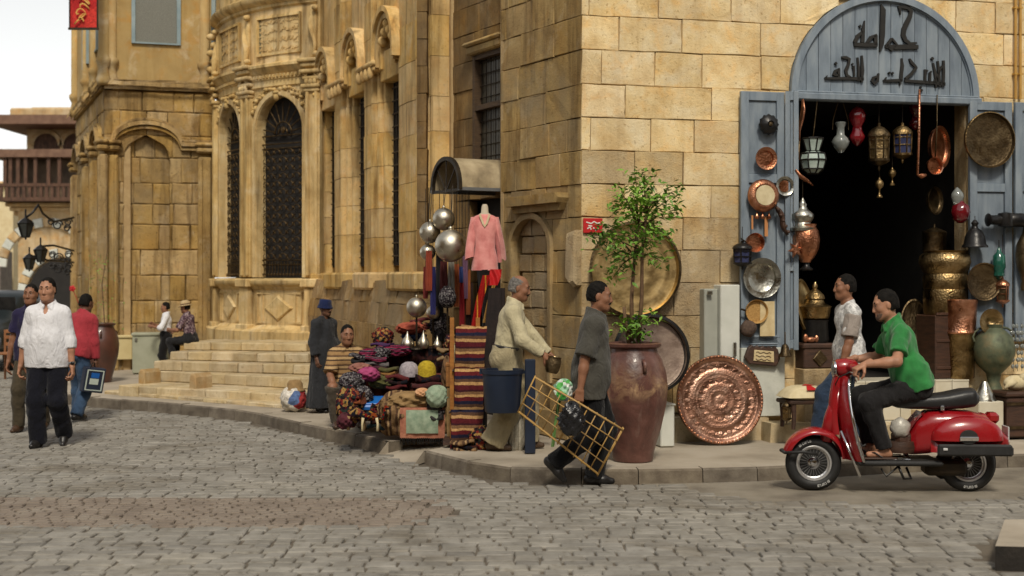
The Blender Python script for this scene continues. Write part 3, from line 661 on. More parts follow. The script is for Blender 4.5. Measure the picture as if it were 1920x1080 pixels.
# grilled window in the recess
wz0, wz1 = 3.05, 4.38; mb = MB()
mb.rbox((PWU, -.02, wz1 + .05), (.86, .12, .10), .02); mb.rbox((PWU, -.04, wz1 + .12), (.94, .16, .05), .02); obj('window_hood', mb, M_pier, PB.M(), hall)
win = link('window', None, PB.M(PWU, wz0, 0), hall)
mb = MB(); mb.box((0, .10, .66), (.74, .02, 1.3)); obj('pane', mb, PM('grey_pane', [lin(74, 70, 60), lin(96, 90, 76)], .4, 0, 8), PB.M(PWU, wz0, 0), win)
mb = MB()
for x in (-.36, .36): mb.box((x, .04, .66), (.06, .10, 1.32))
for z in (.03, .70, 1.30): mb.box((0, .04, z), (.66, .09, .06))
obj('frame', mb, PM('brown_wood', [lin(62, 46, 30), lin(88, 66, 42)], .7, 0, 8, .003, 60, stretch=(1, 1, 8)), PB.M(PWU, wz0, 0), win)
mb = MB()
for i in range(6): mb.tube([(-.3 + i * .12, .07, .05), (-.3 + i * .12, .07, 1.28)], .008, 6)
for i in range(9): mb.tube([(-.33, .065, .12 + i * .14), (.33, .065, .12 + i * .14)], .007, 6)
obj('grille', mb, M_iron, PB.M(PWU, wz0, 0), win)
# ---- fluted piers
starts = [F1.hit(px, 400)[0] for px in (748, 683, 627)]      # right edge of each dark slit
pitch = (starts[0] - starts[-1]) / 2; wrec = .92
WZ0, WZ1 = 1.94, 4.40
prof = []
def pier_profile(w):
    # narrow flat front, then a splayed jamb of three round ribs that turns into the window
    a = max(w - .36, .08); pts = [(0, .30), (0, .0), (a * .5, -.02), (a, 0)]; dx, dy = w - a, .17; L = math.hypot(dx, dy); nx, ny = dy / L, -dx / L
    for i in range(3):
        for t, o in ((.05, -.075), (.13, .025), (.34, .065), (.64, .065), (.87, .025), (.95, -.075)):
            g = (i + t) / 3; pts.append((a + dx * g + nx * o, dy * g + ny * o))
    pts += [(w, .17), (w, .30)]
    return pts
piers = [(starts[0], 0.0 - starts[0] - .02)]
for i, s in enumerate(starts):
    e = s - wrec; w = (e - starts[i + 1]) if i < 2 else .66; piers.append((e - w, w))
piers.append((starts[-1] - wrec * 2 - .66 - .5, .5))
for (u0, w) in piers:
    pr = pier_profile(w)
    z = WZ0 - .12
    while z < 6.4:
        h = min(RND.uniform(.36, .62), 6.4 - z)
        if h < .1: break
        mb = MB(); mb.vprism(pr, z + .003, z + h - .003); o = RND.uniform(-.006, .006)
        obj('pier_drum', mb, M_flute, F1.M(u0, 0, o), hall, auto=50); z += h
    mb = MB(); mb.rbox((w / 2 + .02, .06, WZ0 - .24), (w + .12, .46, .24), .03); obj('pier_base', mb, M_flute, F1.M(u0, 0, 0), hall)
    if u0 != starts[0]:                       # capital with little drops
        mb = MB(); mb.rbox((w / 2, .04, 4.66), (w + .1, .34, .07), .02); mb.rbox((w / 2, .05, 4.59), (w + .03, .30, .07), .02)
        for k in range(4): mb.ell((w * (k + .5) / 4, -.10, 4.54), (.05, .05, .09))
        obj('pier_capital', mb, M_flute, F1.M(u0, 0, 0), hall, auto=50)
for s in starts:
    wi = link('window', None, F1.M(s - wrec / 2, WZ0, -.2), hall)
    mb = MB(); mb.box((0, .02, 1.22), (wrec, .02, 2.5)); obj('pane', mb, M_dark, F1.M(s - wrec / 2, WZ0, -.19), wi)
    mb = MB()
    for i in range(6): mb.tube([(-.35 + i * .14, 0, 0), (-.35 + i * .14, 0, 2.44)], .012, 6)
    for i in range(14): mb.tube([(-.4, -.01, .1 + i * .175), (.4, -.01, .1 + i * .175)], .011, 6)
    obj('grille', mb, M_iron, F1.M(s - wrec / 2, WZ0, -.175), wi)
    mb = MB(); mb.rbox((s - wrec / 2, .14, WZ1 + .2), (wrec, .26, .40), .01); obj('lintel', mb, M_flute, F1.M(0, 0, 0), hall)
    mb = MB(); mb.box((s - wrec / 2, .12, 5.7), (wrec, .2, 1.4)); obj('wall_panel', mb, M_flute, F1.M(0, 0, -.04), hall)
    for k, rr_ in enumerate((.50, .42, .34)):
        mb = MB(); a = [(rr_ * math.cos(math.pi * i / 16), rr_ * 1.15 * math.sin(math.pi * i / 16)) for i in range(17)]; a = [(a[0][0], -.12 - .03 * k)] + a + [(a[-1][0], -.12 - .03 * k)]
        mb.strip(a, .07, -.12 + .045 * k, .1); obj('hood_arch', mb, M_flute, F1.M(s - wrec / 2, 4.74, 0), hall)
    mb = MB()
    for k in range(5): mb.ell((-.24 + .12 * k, -.02, .38 - abs(k - 2) * .1), (.05, .07, .07))
    obj('hood_carving', mb, M_flute, F1.M(s - wrec / 2, 4.74, 0), hall, auto=50)
mb = MB(); mb.box((-3.2, .55, 3.3), (6.5, .5, 6.4)); obj('wall_core', mb, M_mortar, F1.M(), hall)
# sloping weathered plinth, then plain stones
u = 0.0
while u > -6.1:
    w = RND.uniform(.3, .62); a = max(u - w, -6.15)
    for (z0, z1, o0_, o1_) in ((1.42, 1.70, .15, .09), (1.14, 1.42, .19, .16)):
        mb = MB(); J = lambda: RND.uniform(-.03, .03); b_ = u - .002; a_ = a + .002
        J = lambda: RND.uniform(-.022, .022); vs = [(a_, -o0_ + J(), z0), (b_, -o0_ + J(), z0), (b_, .3, z0), (a_, .3, z0), (a_, -o1_ + J(), z1 + J()), (b_, -o1_ + J(), z1 + J()), (b_, .3, z1), (a_, .3, z1)]
        mb.add(vs, [(0, 1, 5, 4), (1, 2, 6, 5), (3, 0, 4, 7), (4, 5, 6, 7), (0, 3, 2, 1)])
        obj('plinth_stone', mb, M_plinth, F1.M(), hall, auto=45)
    u = a
courses(F1, -6.1, 0, [SW - .02, .46, .8, 1.14], .4, .8, lambda u, z: M_plinth, hall, None, .20, .3)
# ================================================================== the fountain house with its bowed front
BR, KS = 3.5, 1.042; _p2 = W(522, 520, 22.2); _p2.z = 0; _dc = (-_p2).normalized(); _uc = Vector((-_dc.y, _dc.x, 0)); D0 = (_dc - _uc).normalized(); U0 = Vector((-D0.y, D0.x, 0)); BC = _p2 - D0 * (BR * KS)
def bend(p):
    a = p.x / BR; r = BR - p.y; q = (D0 * math.cos(a) + U0 * math.sin(a)) * (r * KS); return Vector((q.x, q.y, EYE + (p.z - EYE) * KS))
BM = T(BC)
sab = thing('fountain_house', 'carved limestone fountain house with a bowed front and tall arched iron grilles', 'building', T((BC.x, BC.y, SW)))
def bobj(name, mb, mat, parent=None, auto=None, smooth=False): return obj(name, mb.map(bend), mat, BM, parent or sab, smooth, auto)
def band(prof, a0, a1, n=28):
    """moulding swept round the bow: prof is (outward, z) from bottom to top"""
    mb = MB(); m = len(prof) - 1; mb.grid(lambda i, j: (R(a0 + (a1 - a0) * i) * BR, -prof[int(round(j * m))][0], prof[int(round(j * m))][1]), n, m); return mb
A0, A1 = -62, 12.6
HB = BR * R(12)
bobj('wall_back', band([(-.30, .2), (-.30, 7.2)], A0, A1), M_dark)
bobj('plinth', band([(-.1, .5), (.20, .5), (.20, .90), (.16, .93), (.05, .95), (.0, 1.0)], A0, A1), M_sabil, auto=40)
bobj('sill_cornice', band([(.0, 1.55), (.03, 1.57), (.04, 1.60), (.09, 1.63), (.11, 1.66), (.11, 1.70), (.06, 1.72), (.02, 1.735), (-.3, 1.74)], A0, A1), M_sabil, auto=40)
bobj('entablature', band([(.0, 4.72), (.03, 4.74), (.03, 4.84), (.05, 4.85), (.05, 4.93), (.08, 4.95), (.10, 5.0), (.14, 5.03), (.14, 5.07), (.05, 5.10), (.0, 5.12)], A0, A1), M_sabil, auto=40)
bobj('attic_cornice', band([(.0, 5.95), (.04, 5.98), (.04, 6.02), (.10, 6.06), (.13, 6.10), (.13, 6.15), (.04, 6.2), (.02, 6.6), (.02, 7.2)], A0, A1), M_sabil, auto=40)
bobj('attic_wall', band([(.0, 5.10), (.0, 5.97)], A0, A1), M_sabil)
mb = MB(); mb.box((BR * R(12.8), .32, 3.8), (.05, .64, 6.8)); bobj('return_wall', mb, M_sabil)
bobj('dado_wall', band([(.0, .98), (.0, 1.57)], A0, A1), M_sabil)
mb = MB()
for i in range(46):
    s = BR * R(-44 + i * 1.24); mb.rbox((s, -.065, 4.89), (.032, .05, .05), .006)
tag(bobj('dentil_course', mb, M_sabil), kind='stuff')
WW, ZB, ZSP = .50, 1.75, 4.05
def inner_loop(w, zs, zb, n=18): return [(-w, zb)] + [(-w, zb + (zs - zb) * k / 6) for k in range(1, 7)] + [(-w * math.cos(math.pi * i / n), zs + w * 1.06 * math.sin(math.pi * i / n)) for i in range(1, n)] + [(w, zs - (zs - zb) * k / 6) for k in range(0, 7)]
M_grille = PM('bronze_grille', [(.020, .014, .008), (.075, .046, .018), (.12, .075, .03)], .45, .8, 20)
for ac in (0, -24, -48):
    sc0 = BR * R(ac)
    il = inner_loop(WW, ZSP, ZB); ol = []
    for (x, z) in il:
        if z <= ZSP: ol.append((math.copysign(HB, x), z))
        else:
            k = min(HB / max(abs(x), 1e-6), (4.74 - ZSP) / max(z - ZSP, 1e-6)); ol.append((x * k, ZSP + (z - ZSP) * k))
    mb = MB(); n = len(il)
    mb.add([(x + sc0, 0, z) for x, z in ol] + [(x + sc0, 0, z) for x, z in il] + [(x + sc0, .16, z) for x, z in il],
           [(i, n + i, n + i + 1, i + 1) for i in range(n - 1)] + [(n + i, 2 * n + i, 2 * n + i + 1, n + i + 1) for i in range(n - 1)])
    bobj('window_wall', mb, M_sabil)
    if ac == -48: continue
    mb = MB(); mb.strip([(x + sc0, z) for x, z in inner_loop(WW + .045, ZSP, ZB)], .075, -.045, .02); mb.strip([(x + sc0, z) for x, z in inner_loop(WW + .01, ZSP, ZB)], .03, -.025, .06); bobj('archivolt', mb, M_sabil)
    wnd = link('window', None, BM, sab)
    # wrought grille: fan in the head, rails, and scrollwork rows
    mb = MB(); y = .10
    def seg(a, b, r=.010): mb.tube([(a[0] + sc0, y, a[1]), (b[0] + sc0, y, b[1])], r, 5, cap=False)
    for z in (1.80, 1.95, 2.02, 3.78, 3.85, 3.98): seg((-WW, z), (WW, z), .012)
    for k in range(9):
        a = math.pi * (k + .5) / 9; seg((.20 * math.cos(a), 4.0 + .20 * math.sin(a)), (.48 * math.cos(a), 4.0 + .5 * math.sin(a)), .012)
    for rr_ in (.19, .10): mb.tube([(rr_ * math.cos(math.pi * t / 10) + sc0, y, 4.0 + rr_ * math.sin(math.pi * t / 10)) for t in range(11)], .013, 5)
    mb.ell((sc0, y, 4.06), (.05, .02, .06), n=8, m=5)
    for k in range(14): x = -WW + .07 * k + .045; seg((x, 1.8), (x, 2.0), .007); mb.ell((x + sc0, y - .02, 1.79), (.012, .012, .025), n=6, m=4)
    nr, nc = 14, 7; dz, dx = (3.78 - 2.02) / nr, 2 * WW / nc
    for j in range(nr):
        for i in range(nc):
            cx, cz = -WW + dx * (i + .5), 2.02 + dz * (j + .5); sg = 1 if (i + j) % 2 else -1
            pts = []
            for t in range(9):
                g = t / 8; a_ = sg * (math.pi * 1.5 * g - .6); r_ = dx * .46 * (1 - .35 * g); pts.append((cx + sc0 + r_ * math.cos(a_), y, cz + r_ * .85 * math.sin(a_)))
            mb.tube(pts, .0085, 4, cap=False)
            if i < nc - 1: mb.ell((cx + dx / 2 + sc0, y, cz), (.014, .014, .03), n=6, m=4)
    bobj('grille', mb, M_grille, wnd, smooth=True)
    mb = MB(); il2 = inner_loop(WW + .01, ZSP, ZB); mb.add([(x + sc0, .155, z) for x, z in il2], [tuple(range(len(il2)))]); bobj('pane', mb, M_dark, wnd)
    # carved spandrels: leaf scrolls and a keystone boss
    mb = MB(); rg = random.Random(int(ac) + 200)
    for sd in (-1, 1):
        for k in range(9):
            a = R(84 - k * 8); rr_ = .62 + .03 * (k % 3); x = sd * rr_ * math.cos(a) * 1.0; z = min(ZSP + rr_ * 1.02 * math.sin(a), 4.70)
            if abs(x) > HB - .05: x = math.copysign(HB - .05, x)
            mb.ell((x + sc0, -.02, z), (.028 + rg.random() * .02, .055, .028 + rg.random() * .02), n=8, m=6)
        for k in range(3):
            cx, cz, r_ = sd * (.30 + .13 * k), 4.64 - .09 * k * (k + .2) * .5, .06
            mb.tube([(sc0 + cx + r_ * (1 - t / 14) * math.cos(t * .8), -.015, cz + r_ * (1 - t / 14) * math.sin(t * .8)) for t in range(10)], .012, 6)
        mb.tube([(sc0 + sd * (.05 + .07 * t), -.012, 4.71 - .003 * t * t) for t in range(9)], .011, 6)
    mb.ell((sc0, -.04, 4.56), (.05, .05, .06), n=10); mb.ell((sc0, -.05, 4.63), (.07, .04, .03), n=10); mb.ell((sc0 - .06, -.04, 4.60), (.025, .03, .035)); mb.ell((sc0 + .06, -.04, 4.60), (.025, .03, .035))
    bobj('spandrel_carving', mb, M_sabil, smooth=True)
    # dado panel: sunk frame with a raised lozenge
    mb = MB(); w, z0, z1 = .48, 1.04, 1.50
    mb.strip([(sc0 - w, z0), (sc0 + w, z0), (sc0 + w, z1), (sc0 - w, z1)], .035, -.03, .02, closed=True)
    mb.strip([(sc0 - w - .05, z0 - .03), (sc0 + w + .05, z0 - .03), (sc0 + w + .05, z1 + .03), (sc0 - w - .05, z1 + .03)], .02, -.018, .02, closed=True)
    for sd in (-1, 1): mb.strip([(sc0 + sd * .36, z0), (sc0 + sd * .36, z1)], .02, -.025, .02)
    bobj('dado_frame', mb, M_sabil)
    mb = MB(); zc_ = (z0 + z1) / 2; mb.slab([(sc0 - .30, zc_), (sc0, zc_ - .2), (sc0 + .30, zc_), (sc0, zc_ + .2)], -.035, .02, .02); bobj('lozenge', mb, M_sabil)
    # attic inscription tablet
    tw = .46; mb = MB(); mb.slab(rect(sc0 - tw, 5.25, sc0 + tw, 5.83), -.006, .02)
    tabp = bobj('inscription_tablet', mb, PM('tablet_green', [lin(84, 84, 66), lin(110, 106, 82), lin(140, 132, 100)], .8, 0, 24, .004, 60))
    mb = MB(); mb.strip([(sc0 - tw, 5.25), (sc0 + tw, 5.25), (sc0 + tw, 5.83), (sc0 - tw, 5.83)], .05, -.05, .02, closed=True); bobj('tablet_frame', mb, M_sabil, tabp)
    mb = MB()
    for k in range(1, 4): mb.strip([(sc0 - tw, 5.25 + .145 * k), (sc0 + tw, 5.25 + .145 * k)], .012, -.016, .0)
    mb.strip([(sc0, 5.25), (sc0, 5.83)], .012, -.016, 0)
    for k in range(4):
        for h in range(2):
            x = sc0 - tw + .03 + h * tw; z = 5.29 + .145 * k
            while x < sc0 - tw + (h + 1) * tw - .03:
                L = rg.uniform(.015, .04); z2 = z + rg.uniform(.0, .05); mb.strip([(x, z2), (x + L * .5, z2 - rg.uniform(0, .03)), (x + L, z2 + rg.uniform(-.01, .04))], .007, -.012, 0); x += L * .8
    bobj('inscription', mb, M_sabil, tabp)
for ac in (-36, -12, 11.6):
    s0 = BR * R(ac)
    mb = MB(); mb.rbox((s0, -.03, 3.2), (.26, .10, 2.9), .012); mb.rbox((s0 - .075, -.06, 3.2), (.06, .10, 2.86), .015); mb.rbox((s0 + .075, -.06, 3.2), (.06, .10, 2.86), .015); bobj('pilaster', mb, M_sabil)
    mb = MB(); mb.rbox((s0, -.06, 1.28), (.24, .12, .62), .012); mb.rbox((s0, -.08, .95), (.32, .16, .12), .015); mb.rbox((s0, -.08, 1.66), (.34, .18, .14), .02); bobj('pilaster_base', mb, M_sabil)
    mb = MB()
    for k, (w, o, z) in enumerate(((.29, .12, 4.62), (.33, .15, 4.68), (.30, .13, 4.80), (.36, .17, 4.90), (.34, .16, 5.0), (.40, .20, 5.07))): mb.rbox((s0, -o / 2, z), (w, o, .06), .012)
    for k in range(3): mb.ell((s0 - .07 + .07 * k, -.12, 4.74), (.035, .04, .05), n=8, m=6)
    for sd in (-1, 1): mb.tube([(s0 + sd * (.09 + .035 * (1 - t / 12) * math.cos(t * .7)), -.12, 4.85 + .035 * (1 - t / 12) * math.sin(t * .7)) for t in range(10)], .014, 6)
    bobj('capital', mb, M_sabil, auto=50)
    # scrolled console in the attic
    mb = MB(); pts = []
    for t in range(25):
        g = t / 24; pts.append((s0 + .06 * math.sin(g * 6.0 + .6), -.05 - .05 * math.cos(g * 3.1), 5.16 + .72 * g))
    mb.tube(pts, [.05 - .012 * math.cos(6.28 * t / 24) for t in range(25)], 8, flat=.6)
    mb.ell((s0 + .07, -.08, 5.17), (.06, .06, .045)); mb.ell((s0 + .05, -.08, 5.87), (.045, .06, .045)); mb.rbox((s0, -.02, 5.53), (.10, .07, .80), .012); bobj('console', mb, M_sabil, auto=50)
# leafy consoles on the far edge of the bow
mb = MB()
for k in range(6):
    z = 5.15 + .14 * k; mb.ell((BR * R(-41), -.06 - .05 * (k % 2), z), (.06, .07 + .02 * (k % 2), .06), n=10); mb.tube([(BR * R(-42), -.05 - .07 * math.sin(t * .7), z - .03 + .018 * t) for t in range(6)], .022, 6)
bobj('leaf_console', mb, M_sabil, smooth=True)
# ---- fan of steps, laid block by block
steps = thing('stone_steps', 'fan of pale limestone block steps climbing to the fountain house', 'steps', T((-4.2, 18.8, SW)))
ST = [(.26, GR(365, 726, .26), GR(578, 737, .26)), (.41, GR(290, 695, .41), GR(580, 709, .41)), (.546, GR(287, 677, .546), GR(581, 684, .546)), (.672, GR(318, 659, .672), GR(577, 664, .672)), (.79, GR(344, 641.5, .79), GR(574, 644, .79))]
ST[0] = (.26, GR(222, 722, .26), GR(582, 741, .26))
def stair(zt, zb, a, b, dep=.75):
    d = b - a; L = d.xy.length; ang = math.atan2(d.y, d.x); fr = Fr(a[:2], ang); u = 0
    while u < L - .02:
        w = RND.uniform(.28, .52); e = min(u + w, L)
        if L - e < .15: e = L
        mb = MB(); w2 = e - u - .006; mb.rbox((0, dep / 2, (zt + zb) / 2), (w2, dep, zt - zb - .004), .014)
        mb.map(lambda p: p + Vector((RND.uniform(-.004, .004), RND.uniform(-.006, .006), RND.uniform(-.004, .004)))); obj('step_block', mb, M_step, fr.M((u + e) / 2, 0, RND.uniform(-.01, .01)), steps); u = e
zb = SW - .02
for zt, a, b in ST: stair(zt, zb, a, b, .9 if zt < .7 else 1.0); zb = zt - .002
a, b = GR(195, 731, .17), GR(560, 760, .17); stair(.165, SW - .02, a, b, .4)
mb = MB(); P_ = [GR(240, 722, .26) + Vector((.5, 1.1, 0)), GR(575, 741, .26) + Vector((0, 1.6, 0)), Vector((-3.2, 21.6, .2)), Vector((-5.2, 21.8, .2))]
mb.add([(p.x, p.y, .1) for p in P_] + [(p.x, p.y, .40) for p in P_], [(0, 1, 5, 4), (1, 2, 6, 5), (2, 3, 7, 6), (3, 0, 4, 7), (4, 5, 6, 7)]); obj('step_core', mb, M_mortar, None, steps)
M_cut = stone_mat('ochre_block', [lin(150, 126, 88), lin(176, 152, 112)], .06, (110, 80, 44), .8, .012, .2)
for px, py in ((254, 733), (350, 743)):      # upright chamfered guard stones set in the lowest steps
    p = GR(px, py, .17); mb = MB()
    mb.slab([(-.06, 0), (.06, 0), (.06, .24), (.03, .29), (-.03, .29), (-.06, .24)], -.02, .30, .015); obj('guard_stone', mb, M_cut, T(p + Vector((.05, .16, 0))) @ RZ(-30), steps)
# ================================================================== polygonal building set back on the left
K1 = (-7.17, 24.0); K2 = (-5.35, 24.58); K0 = (-9.27, 29.0)
PF = Fr(K1, math.atan2(K2[1] - K1[1], K2[0] - K1[0])); PL = Fr(K0, math.atan2(K1[1] - K0[1], K1[0] - K0[0])); PLL = (Vector(K1) - Vector(K0)).length; PFL = (Vector(K2) - Vector(K1)).length
old = thing('ochre_corner_house', 'old ochre stone house with a blind arch and blue framed upper window', 'building', T((K1[0], K1[1], SW)))
ZC = 5.08
zs = [SW - .02]; 
while zs[-1] < ZC - .3: zs.append(zs[-1] + RND.uniform(.34, .46))
zs[-1] = ZC - .02 if ZC - zs[-1] < .3 else zs[-1]
if zs[-1] < ZC - .05: zs.append(ZC - .02)
bu0, _ = PF.hit(232, 400); bu1, _ = PF.hit(318, 400); BU, BRd = (bu0 + bu1) / 2, (bu1 - bu0) / 2; BZ = PF.hit(275, 300)[1]
def pfclip(a, b, z0, z1):
    out = []; N = 5; zz = [z0 + (z1 - z0) * i / N for i in range(N + 1)]
    lim = lambda q: BRd if q < BZ else (BRd * math.sqrt(max(0, 1 - ((q - BZ) / BRd) ** 2)) if q < BZ + BRd else 0)
    if z0 > BZ + BRd or b < bu0 or a > bu1: return [rect(a, z0, b, z1)]
    if a < BU:
        r = [(min(b, BU - lim(q)), q) for q in zz]; r = [(x, q) for x, q in r if x > a + .02]
        if len(r) > 1: out.append([(a, r[0][1])] + r + [(a, r[-1][1])])
    if b > BU:
        l = [(max(a, BU + lim(q)), q) for q in zz]; l = [(x, q) for x, q in l if x < b - .02]
        if len(l) > 1: out.append([(b, l[0][1]), (b, l[-1][1])] + l[::-1])
    return out
courses(PF, .0, PFL, zs, .3, .6, lambda u, z: M_poly, old, pfclip, depth=.14, bev=.016, jit=.008)
courses(PF, bu0 - .05, bu1 + .05, zs, .3, .5, lambda u, z: M_poly, old, None, -.16, .1, name='niche_stone', bev=.014, jit=.008)
courses(PL, 0, PLL, zs, .35, .7, lambda u, z: M_poly, old, depth=.14, bev=.016, jit=.008)
mb = MB(); mb.box((PFL / 2, .32, 2.6), (PFL, .2, 5.1)); obj('wall_core', mb, M_mortar, PF.M(), old); mb = MB(); mb.box((PLL / 2, .3, 2.6), (PLL, .3, 5.1)); obj('wall_core', mb, M_mortar, PL.M(), old)
for fr, us in ((PF, (.0, PFL - .3)), (PL, (PLL - .02, PLL - 1.4, PLL - 2.9, .1))):
    for u in us:
        mb = MB(); z = SW
        mb.rbox((.0, -.03, 2.0), (.24, .14, 3.8), .02); mb.rbox((-.07, -.05, 2.0), (.07, .14, 3.74), .02); mb.rbox((.07, -.05, 2.0), (.07, .14, 3.74), .02); obj('pilaster', mb, M_poly, fr.M(u + .12, 0, 0), old)
        mb = MB(); mb.rbox((0, -.05, 4.02), (.30, .2, .10), .03); mb.rbox((0, -.06, 4.12), (.36, .24, .08), .03); obj('pilaster_cap', mb, M_poly, fr.M(u + .12, 0, 0), old)
        mb = MB(); mb.lathe([(.10, 5.12), (.12, 5.16), (.13, 5.22), (.10, 5.3), (.08, 5.42), (.11, 5.48), (.13, 5.52), (.13, 5.58), (.09, 5.62), (.085, 7.4)], 12); obj('upper_colonnette', mb, M_plaster, fr.M(u + .12, 0, .02), old, smooth=True)
def string(fr, L, arch=None):
    for dz, w, o in ((0, .07, .12), (-.08, .05, .08), (.07, .04, .06)):
        if arch:
            cu, r, z = arch; pts = [(0, z), (cu - r, z)] + [(cu - r * math.cos(math.pi * i / 16), z + r * .62 * math.sin(math.pi * i / 16)) for i in range(1, 16)] + [(cu + r, z), (L, z)]
        else: pts = [(0, 4.14), (L, 4.14)]
        mb = MB(); mb.strip([(x, zz + dz) for x, zz in pts], w, -o, .05); obj('string_course', mb, M_poly, fr.M(), old)
string(PF, PFL, (BU, BRd + .2, 4.12))
q = PLL / 3
for k in range(3):
    fr2 = Fr(PL.P(k * q, 0)[:2], PL.ang); string(fr2, q, (q / 2, q * .3, 4.12))
for fr, L in ((PF, PFL), (PL, PLL)):
    mb = MB(); n = max(2, int(L / .3))
    for z0, z1, o in ((5.06, 5.12, .10), (5.12, 5.19, .17), (5.19, 5.23, .13)):
        mb.grid(lambda i, j: (L * i + (.06 if i == 1 and fr is PL else 0), -o + RND.uniform(-.025, .012), z0 + (z1 - z0) * j + RND.uniform(-.012, .012)), n, 1); mb.box((L / 2, .1, (z0 + z1) / 2), (L, .3, z1 - z0 - .03))
    obj('cornice', mb, M_poly, fr.M(), old)
    mb = MB(); mb.box((L / 2, .2, 6.4), (L, .4, 2.5)); obj('upper_wall', mb, M_plaster, fr.M(), old)
def bluewin(fr, u0, u1, z0):
    w = link('window', None, fr.M(u0, z0, 0), old); mb = MB(); mb.box(((u1 - u0) / 2, .0, 1), (u1 - u0, .03, 2)); obj('shutter_screen', mb, PM('grey_lattice', [lin(104, 104, 96), lin(130, 130, 120)], .8, 0, 60, .006, 90), fr.M(u0, z0, 0), w)
    mb = MB(); mb.strip([(0, 2), (0, 0), (u1 - u0, 0), (u1 - u0, 2)], .07, -.05, .02); obj('frame', mb, M_blue2, fr.M(u0, z0, 0), w)
ua_, za_ = PF.hit(250, 80); ub_, _ = PF.hit(335, 80); bluewin(PF, ua_, ub_, za_)
for px in (163, 181):
    ua_, za_ = PL.hit(px, 120); bluewin(PL, ua_ - .45, ua_ + .35, 5.9)
uu, zz_ = PF.hit(372, 150); bluewin(PF, PFL - .03, PFL + .2, PF.hit(372, 165)[1] + .4)
# banner sign
M_banner = patchwork('banner_red', [lin(178, 30, 26), lin(196, 44, 32), lin(170, 24, 24)], 3, .7); M_gold = PM('gold_ink', [lin(208, 160, 76)], .6)
cpos = W(157, 10, 23.2); bn = thing('hanging_banner', 'red banner with gold scrollwork hanging from the ochre house at the top', 'banner', T(cpos))
bw, bh = .47, .86
mb = MB(); mb.grid(lambda i, j: ((i - .5) * bw, .02 * math.sin(i * 5 + j * 2), -.40 + j * 2.2), 8, 10); obj('cloth', mb, M_banner, T(cpos), bn, smooth=True)
mb = MB(); mb.box((0, -.01, -.40), (bw + .04, .05, .035)); mb.box((-bw / 2, -.005, .7), (.015, .05, 2.2)); mb.box((bw / 2, -.005, .7), (.015, .05, 2.2)); obj('edge_rail', mb, M_iron, T(cpos), bn)
mb = MB(); rg = random.Random(3)
for k in range(10):
    x, z = rg.uniform(-.13, .13), -.28 + .085 * k; mb.strip([(x + .08 * math.cos(t * .6 + k), z + .05 * math.sin(t * .9 + k * 2)) for t in range(8)], [.012, .02, .026, .022, .02, .016, .012, .006], -.045, -.03)
obj('gold_scrolls', mb, M_gold, T(cpos), bn)
mb = MB(); mb.tube([(0, 0, 1.75), (.5, .6, 1.75), (.9, 1.2, 1.9)], .02, 8); obj('bracket', mb, M_iron, T(cpos), bn)
# ================================================================== far house with timber galleries
YF = 45.0; fo = W(0, 520, YF); FF = Fr((-19.5, YF), 0)
M_fst = stone_mat('far_stone', [lin(160, 134, 98), lin(190, 164, 124), lin(208, 186, 150)], .05, (110, 88, 60), .4, .01, .4)
M_wood = PM('dark_timber', [lin(58, 38, 28), lin(84, 58, 42), lin(104, 74, 54)], .8, 0, 6, .006, 40, stretch=(4, 4, 1))
M_eave = PM('red_timber', [lin(98, 70, 54), lin(124, 94, 74)], .8, 0, 5)
far = thing('gallery_house', 'distant stone house with brown timber galleries and eaves', 'building', T((-17, YF, 0)))
def fz(py, Y=YF): return EYE - (py - HOR) / F * Y
def fx(px, Y=YF): return (px - 960) / F * Y + 19.5
xa, xb = fx(34), 8.0
mb = MB(); mb.box(((xa + xb) / 2, 2.5, (fz(300) + 0) / 2), (xb - xa, 5, fz(300))); obj('wall', mb, M_fst, FF.M(), far)
mb = MB(); x2 = fx(38); mb.box(((x2 + xb) / 2, 2.8, (fz(230) + fz(300)) / 2), (xb - x2, 4.4, fz(230) - fz(300))); obj('upper_wall', mb, M_fst, FF.M(), far)
mb = MB(); mb.rbox(((fx(20) + xb) / 2, 2.6, fz(213)), (xb - fx(20), 5.4, .36), .05); mb.rbox(((fx(45) + xb) / 2, 2.8, fz(205)), (xb - fx(45), 4.4, .3), .05); obj('parapet', mb, M_fst, FF.M(), far)
for py, h, px0 in ((230, .30, -6), (292, .26, -4)):
    mb = MB(); L = xb - fx(px0); mb.slab([(fx(px0), fz(py) - h / 2), (xb, fz(py) - h / 2), (xb, fz(py) + h / 2), (fx(px0), fz(py) + h / 2)], -1.0, 3.0, .04); obj('eave', mb, M_eave, FF.M(), far)
for cx in (76, 132):
    r = .42; wi = link('window', None, FF.M(fx(cx), fz(280), 0), far); pts = [(-r, -.0), (r, 0)] + [(r * math.cos(math.pi * i / 12), .18 + r * math.sin(math.pi * i / 12)) for i in range(13)]
    mb = MB(); mb.slab(pts, .55, .7); obj('lattice', mb, M_wood, FF.M(fx(cx), fz(280), 0), wi); mb = MB(); mb.strip([(x * 1.12, z * 1.08) for x, z in pts[2:]], .14, .5, .7); obj('arch', mb, M_fst, FF.M(fx(cx), fz(280), 0), wi)
gal = link('gallery', None, FF.M(fx(60), fz(370), .8), far)
zb_, zm, zt_ = fz(376), fz(350), fz(300)
mb = MB(); mb.box(((fx(8) + xb) / 2, .4, zb_), (xb - fx(8), 1.6, .12)); mb.box(((fx(8) + xb) / 2, -.35, zm), (xb - fx(8), .10, .10)); obj('gallery_floor', mb, M_wood, FF.M(0, 0, .5), gal)
for k in range(26):
    x = fx(10) + k * .115 * 1.6
    if x > xb: break
    mb = MB(); mb.box((x, -.35, (zb_ + zm) / 2), (.10, .06, zm - zb_)); obj('baluster', mb, M_wood, FF.M(0, 0, .5), gal)
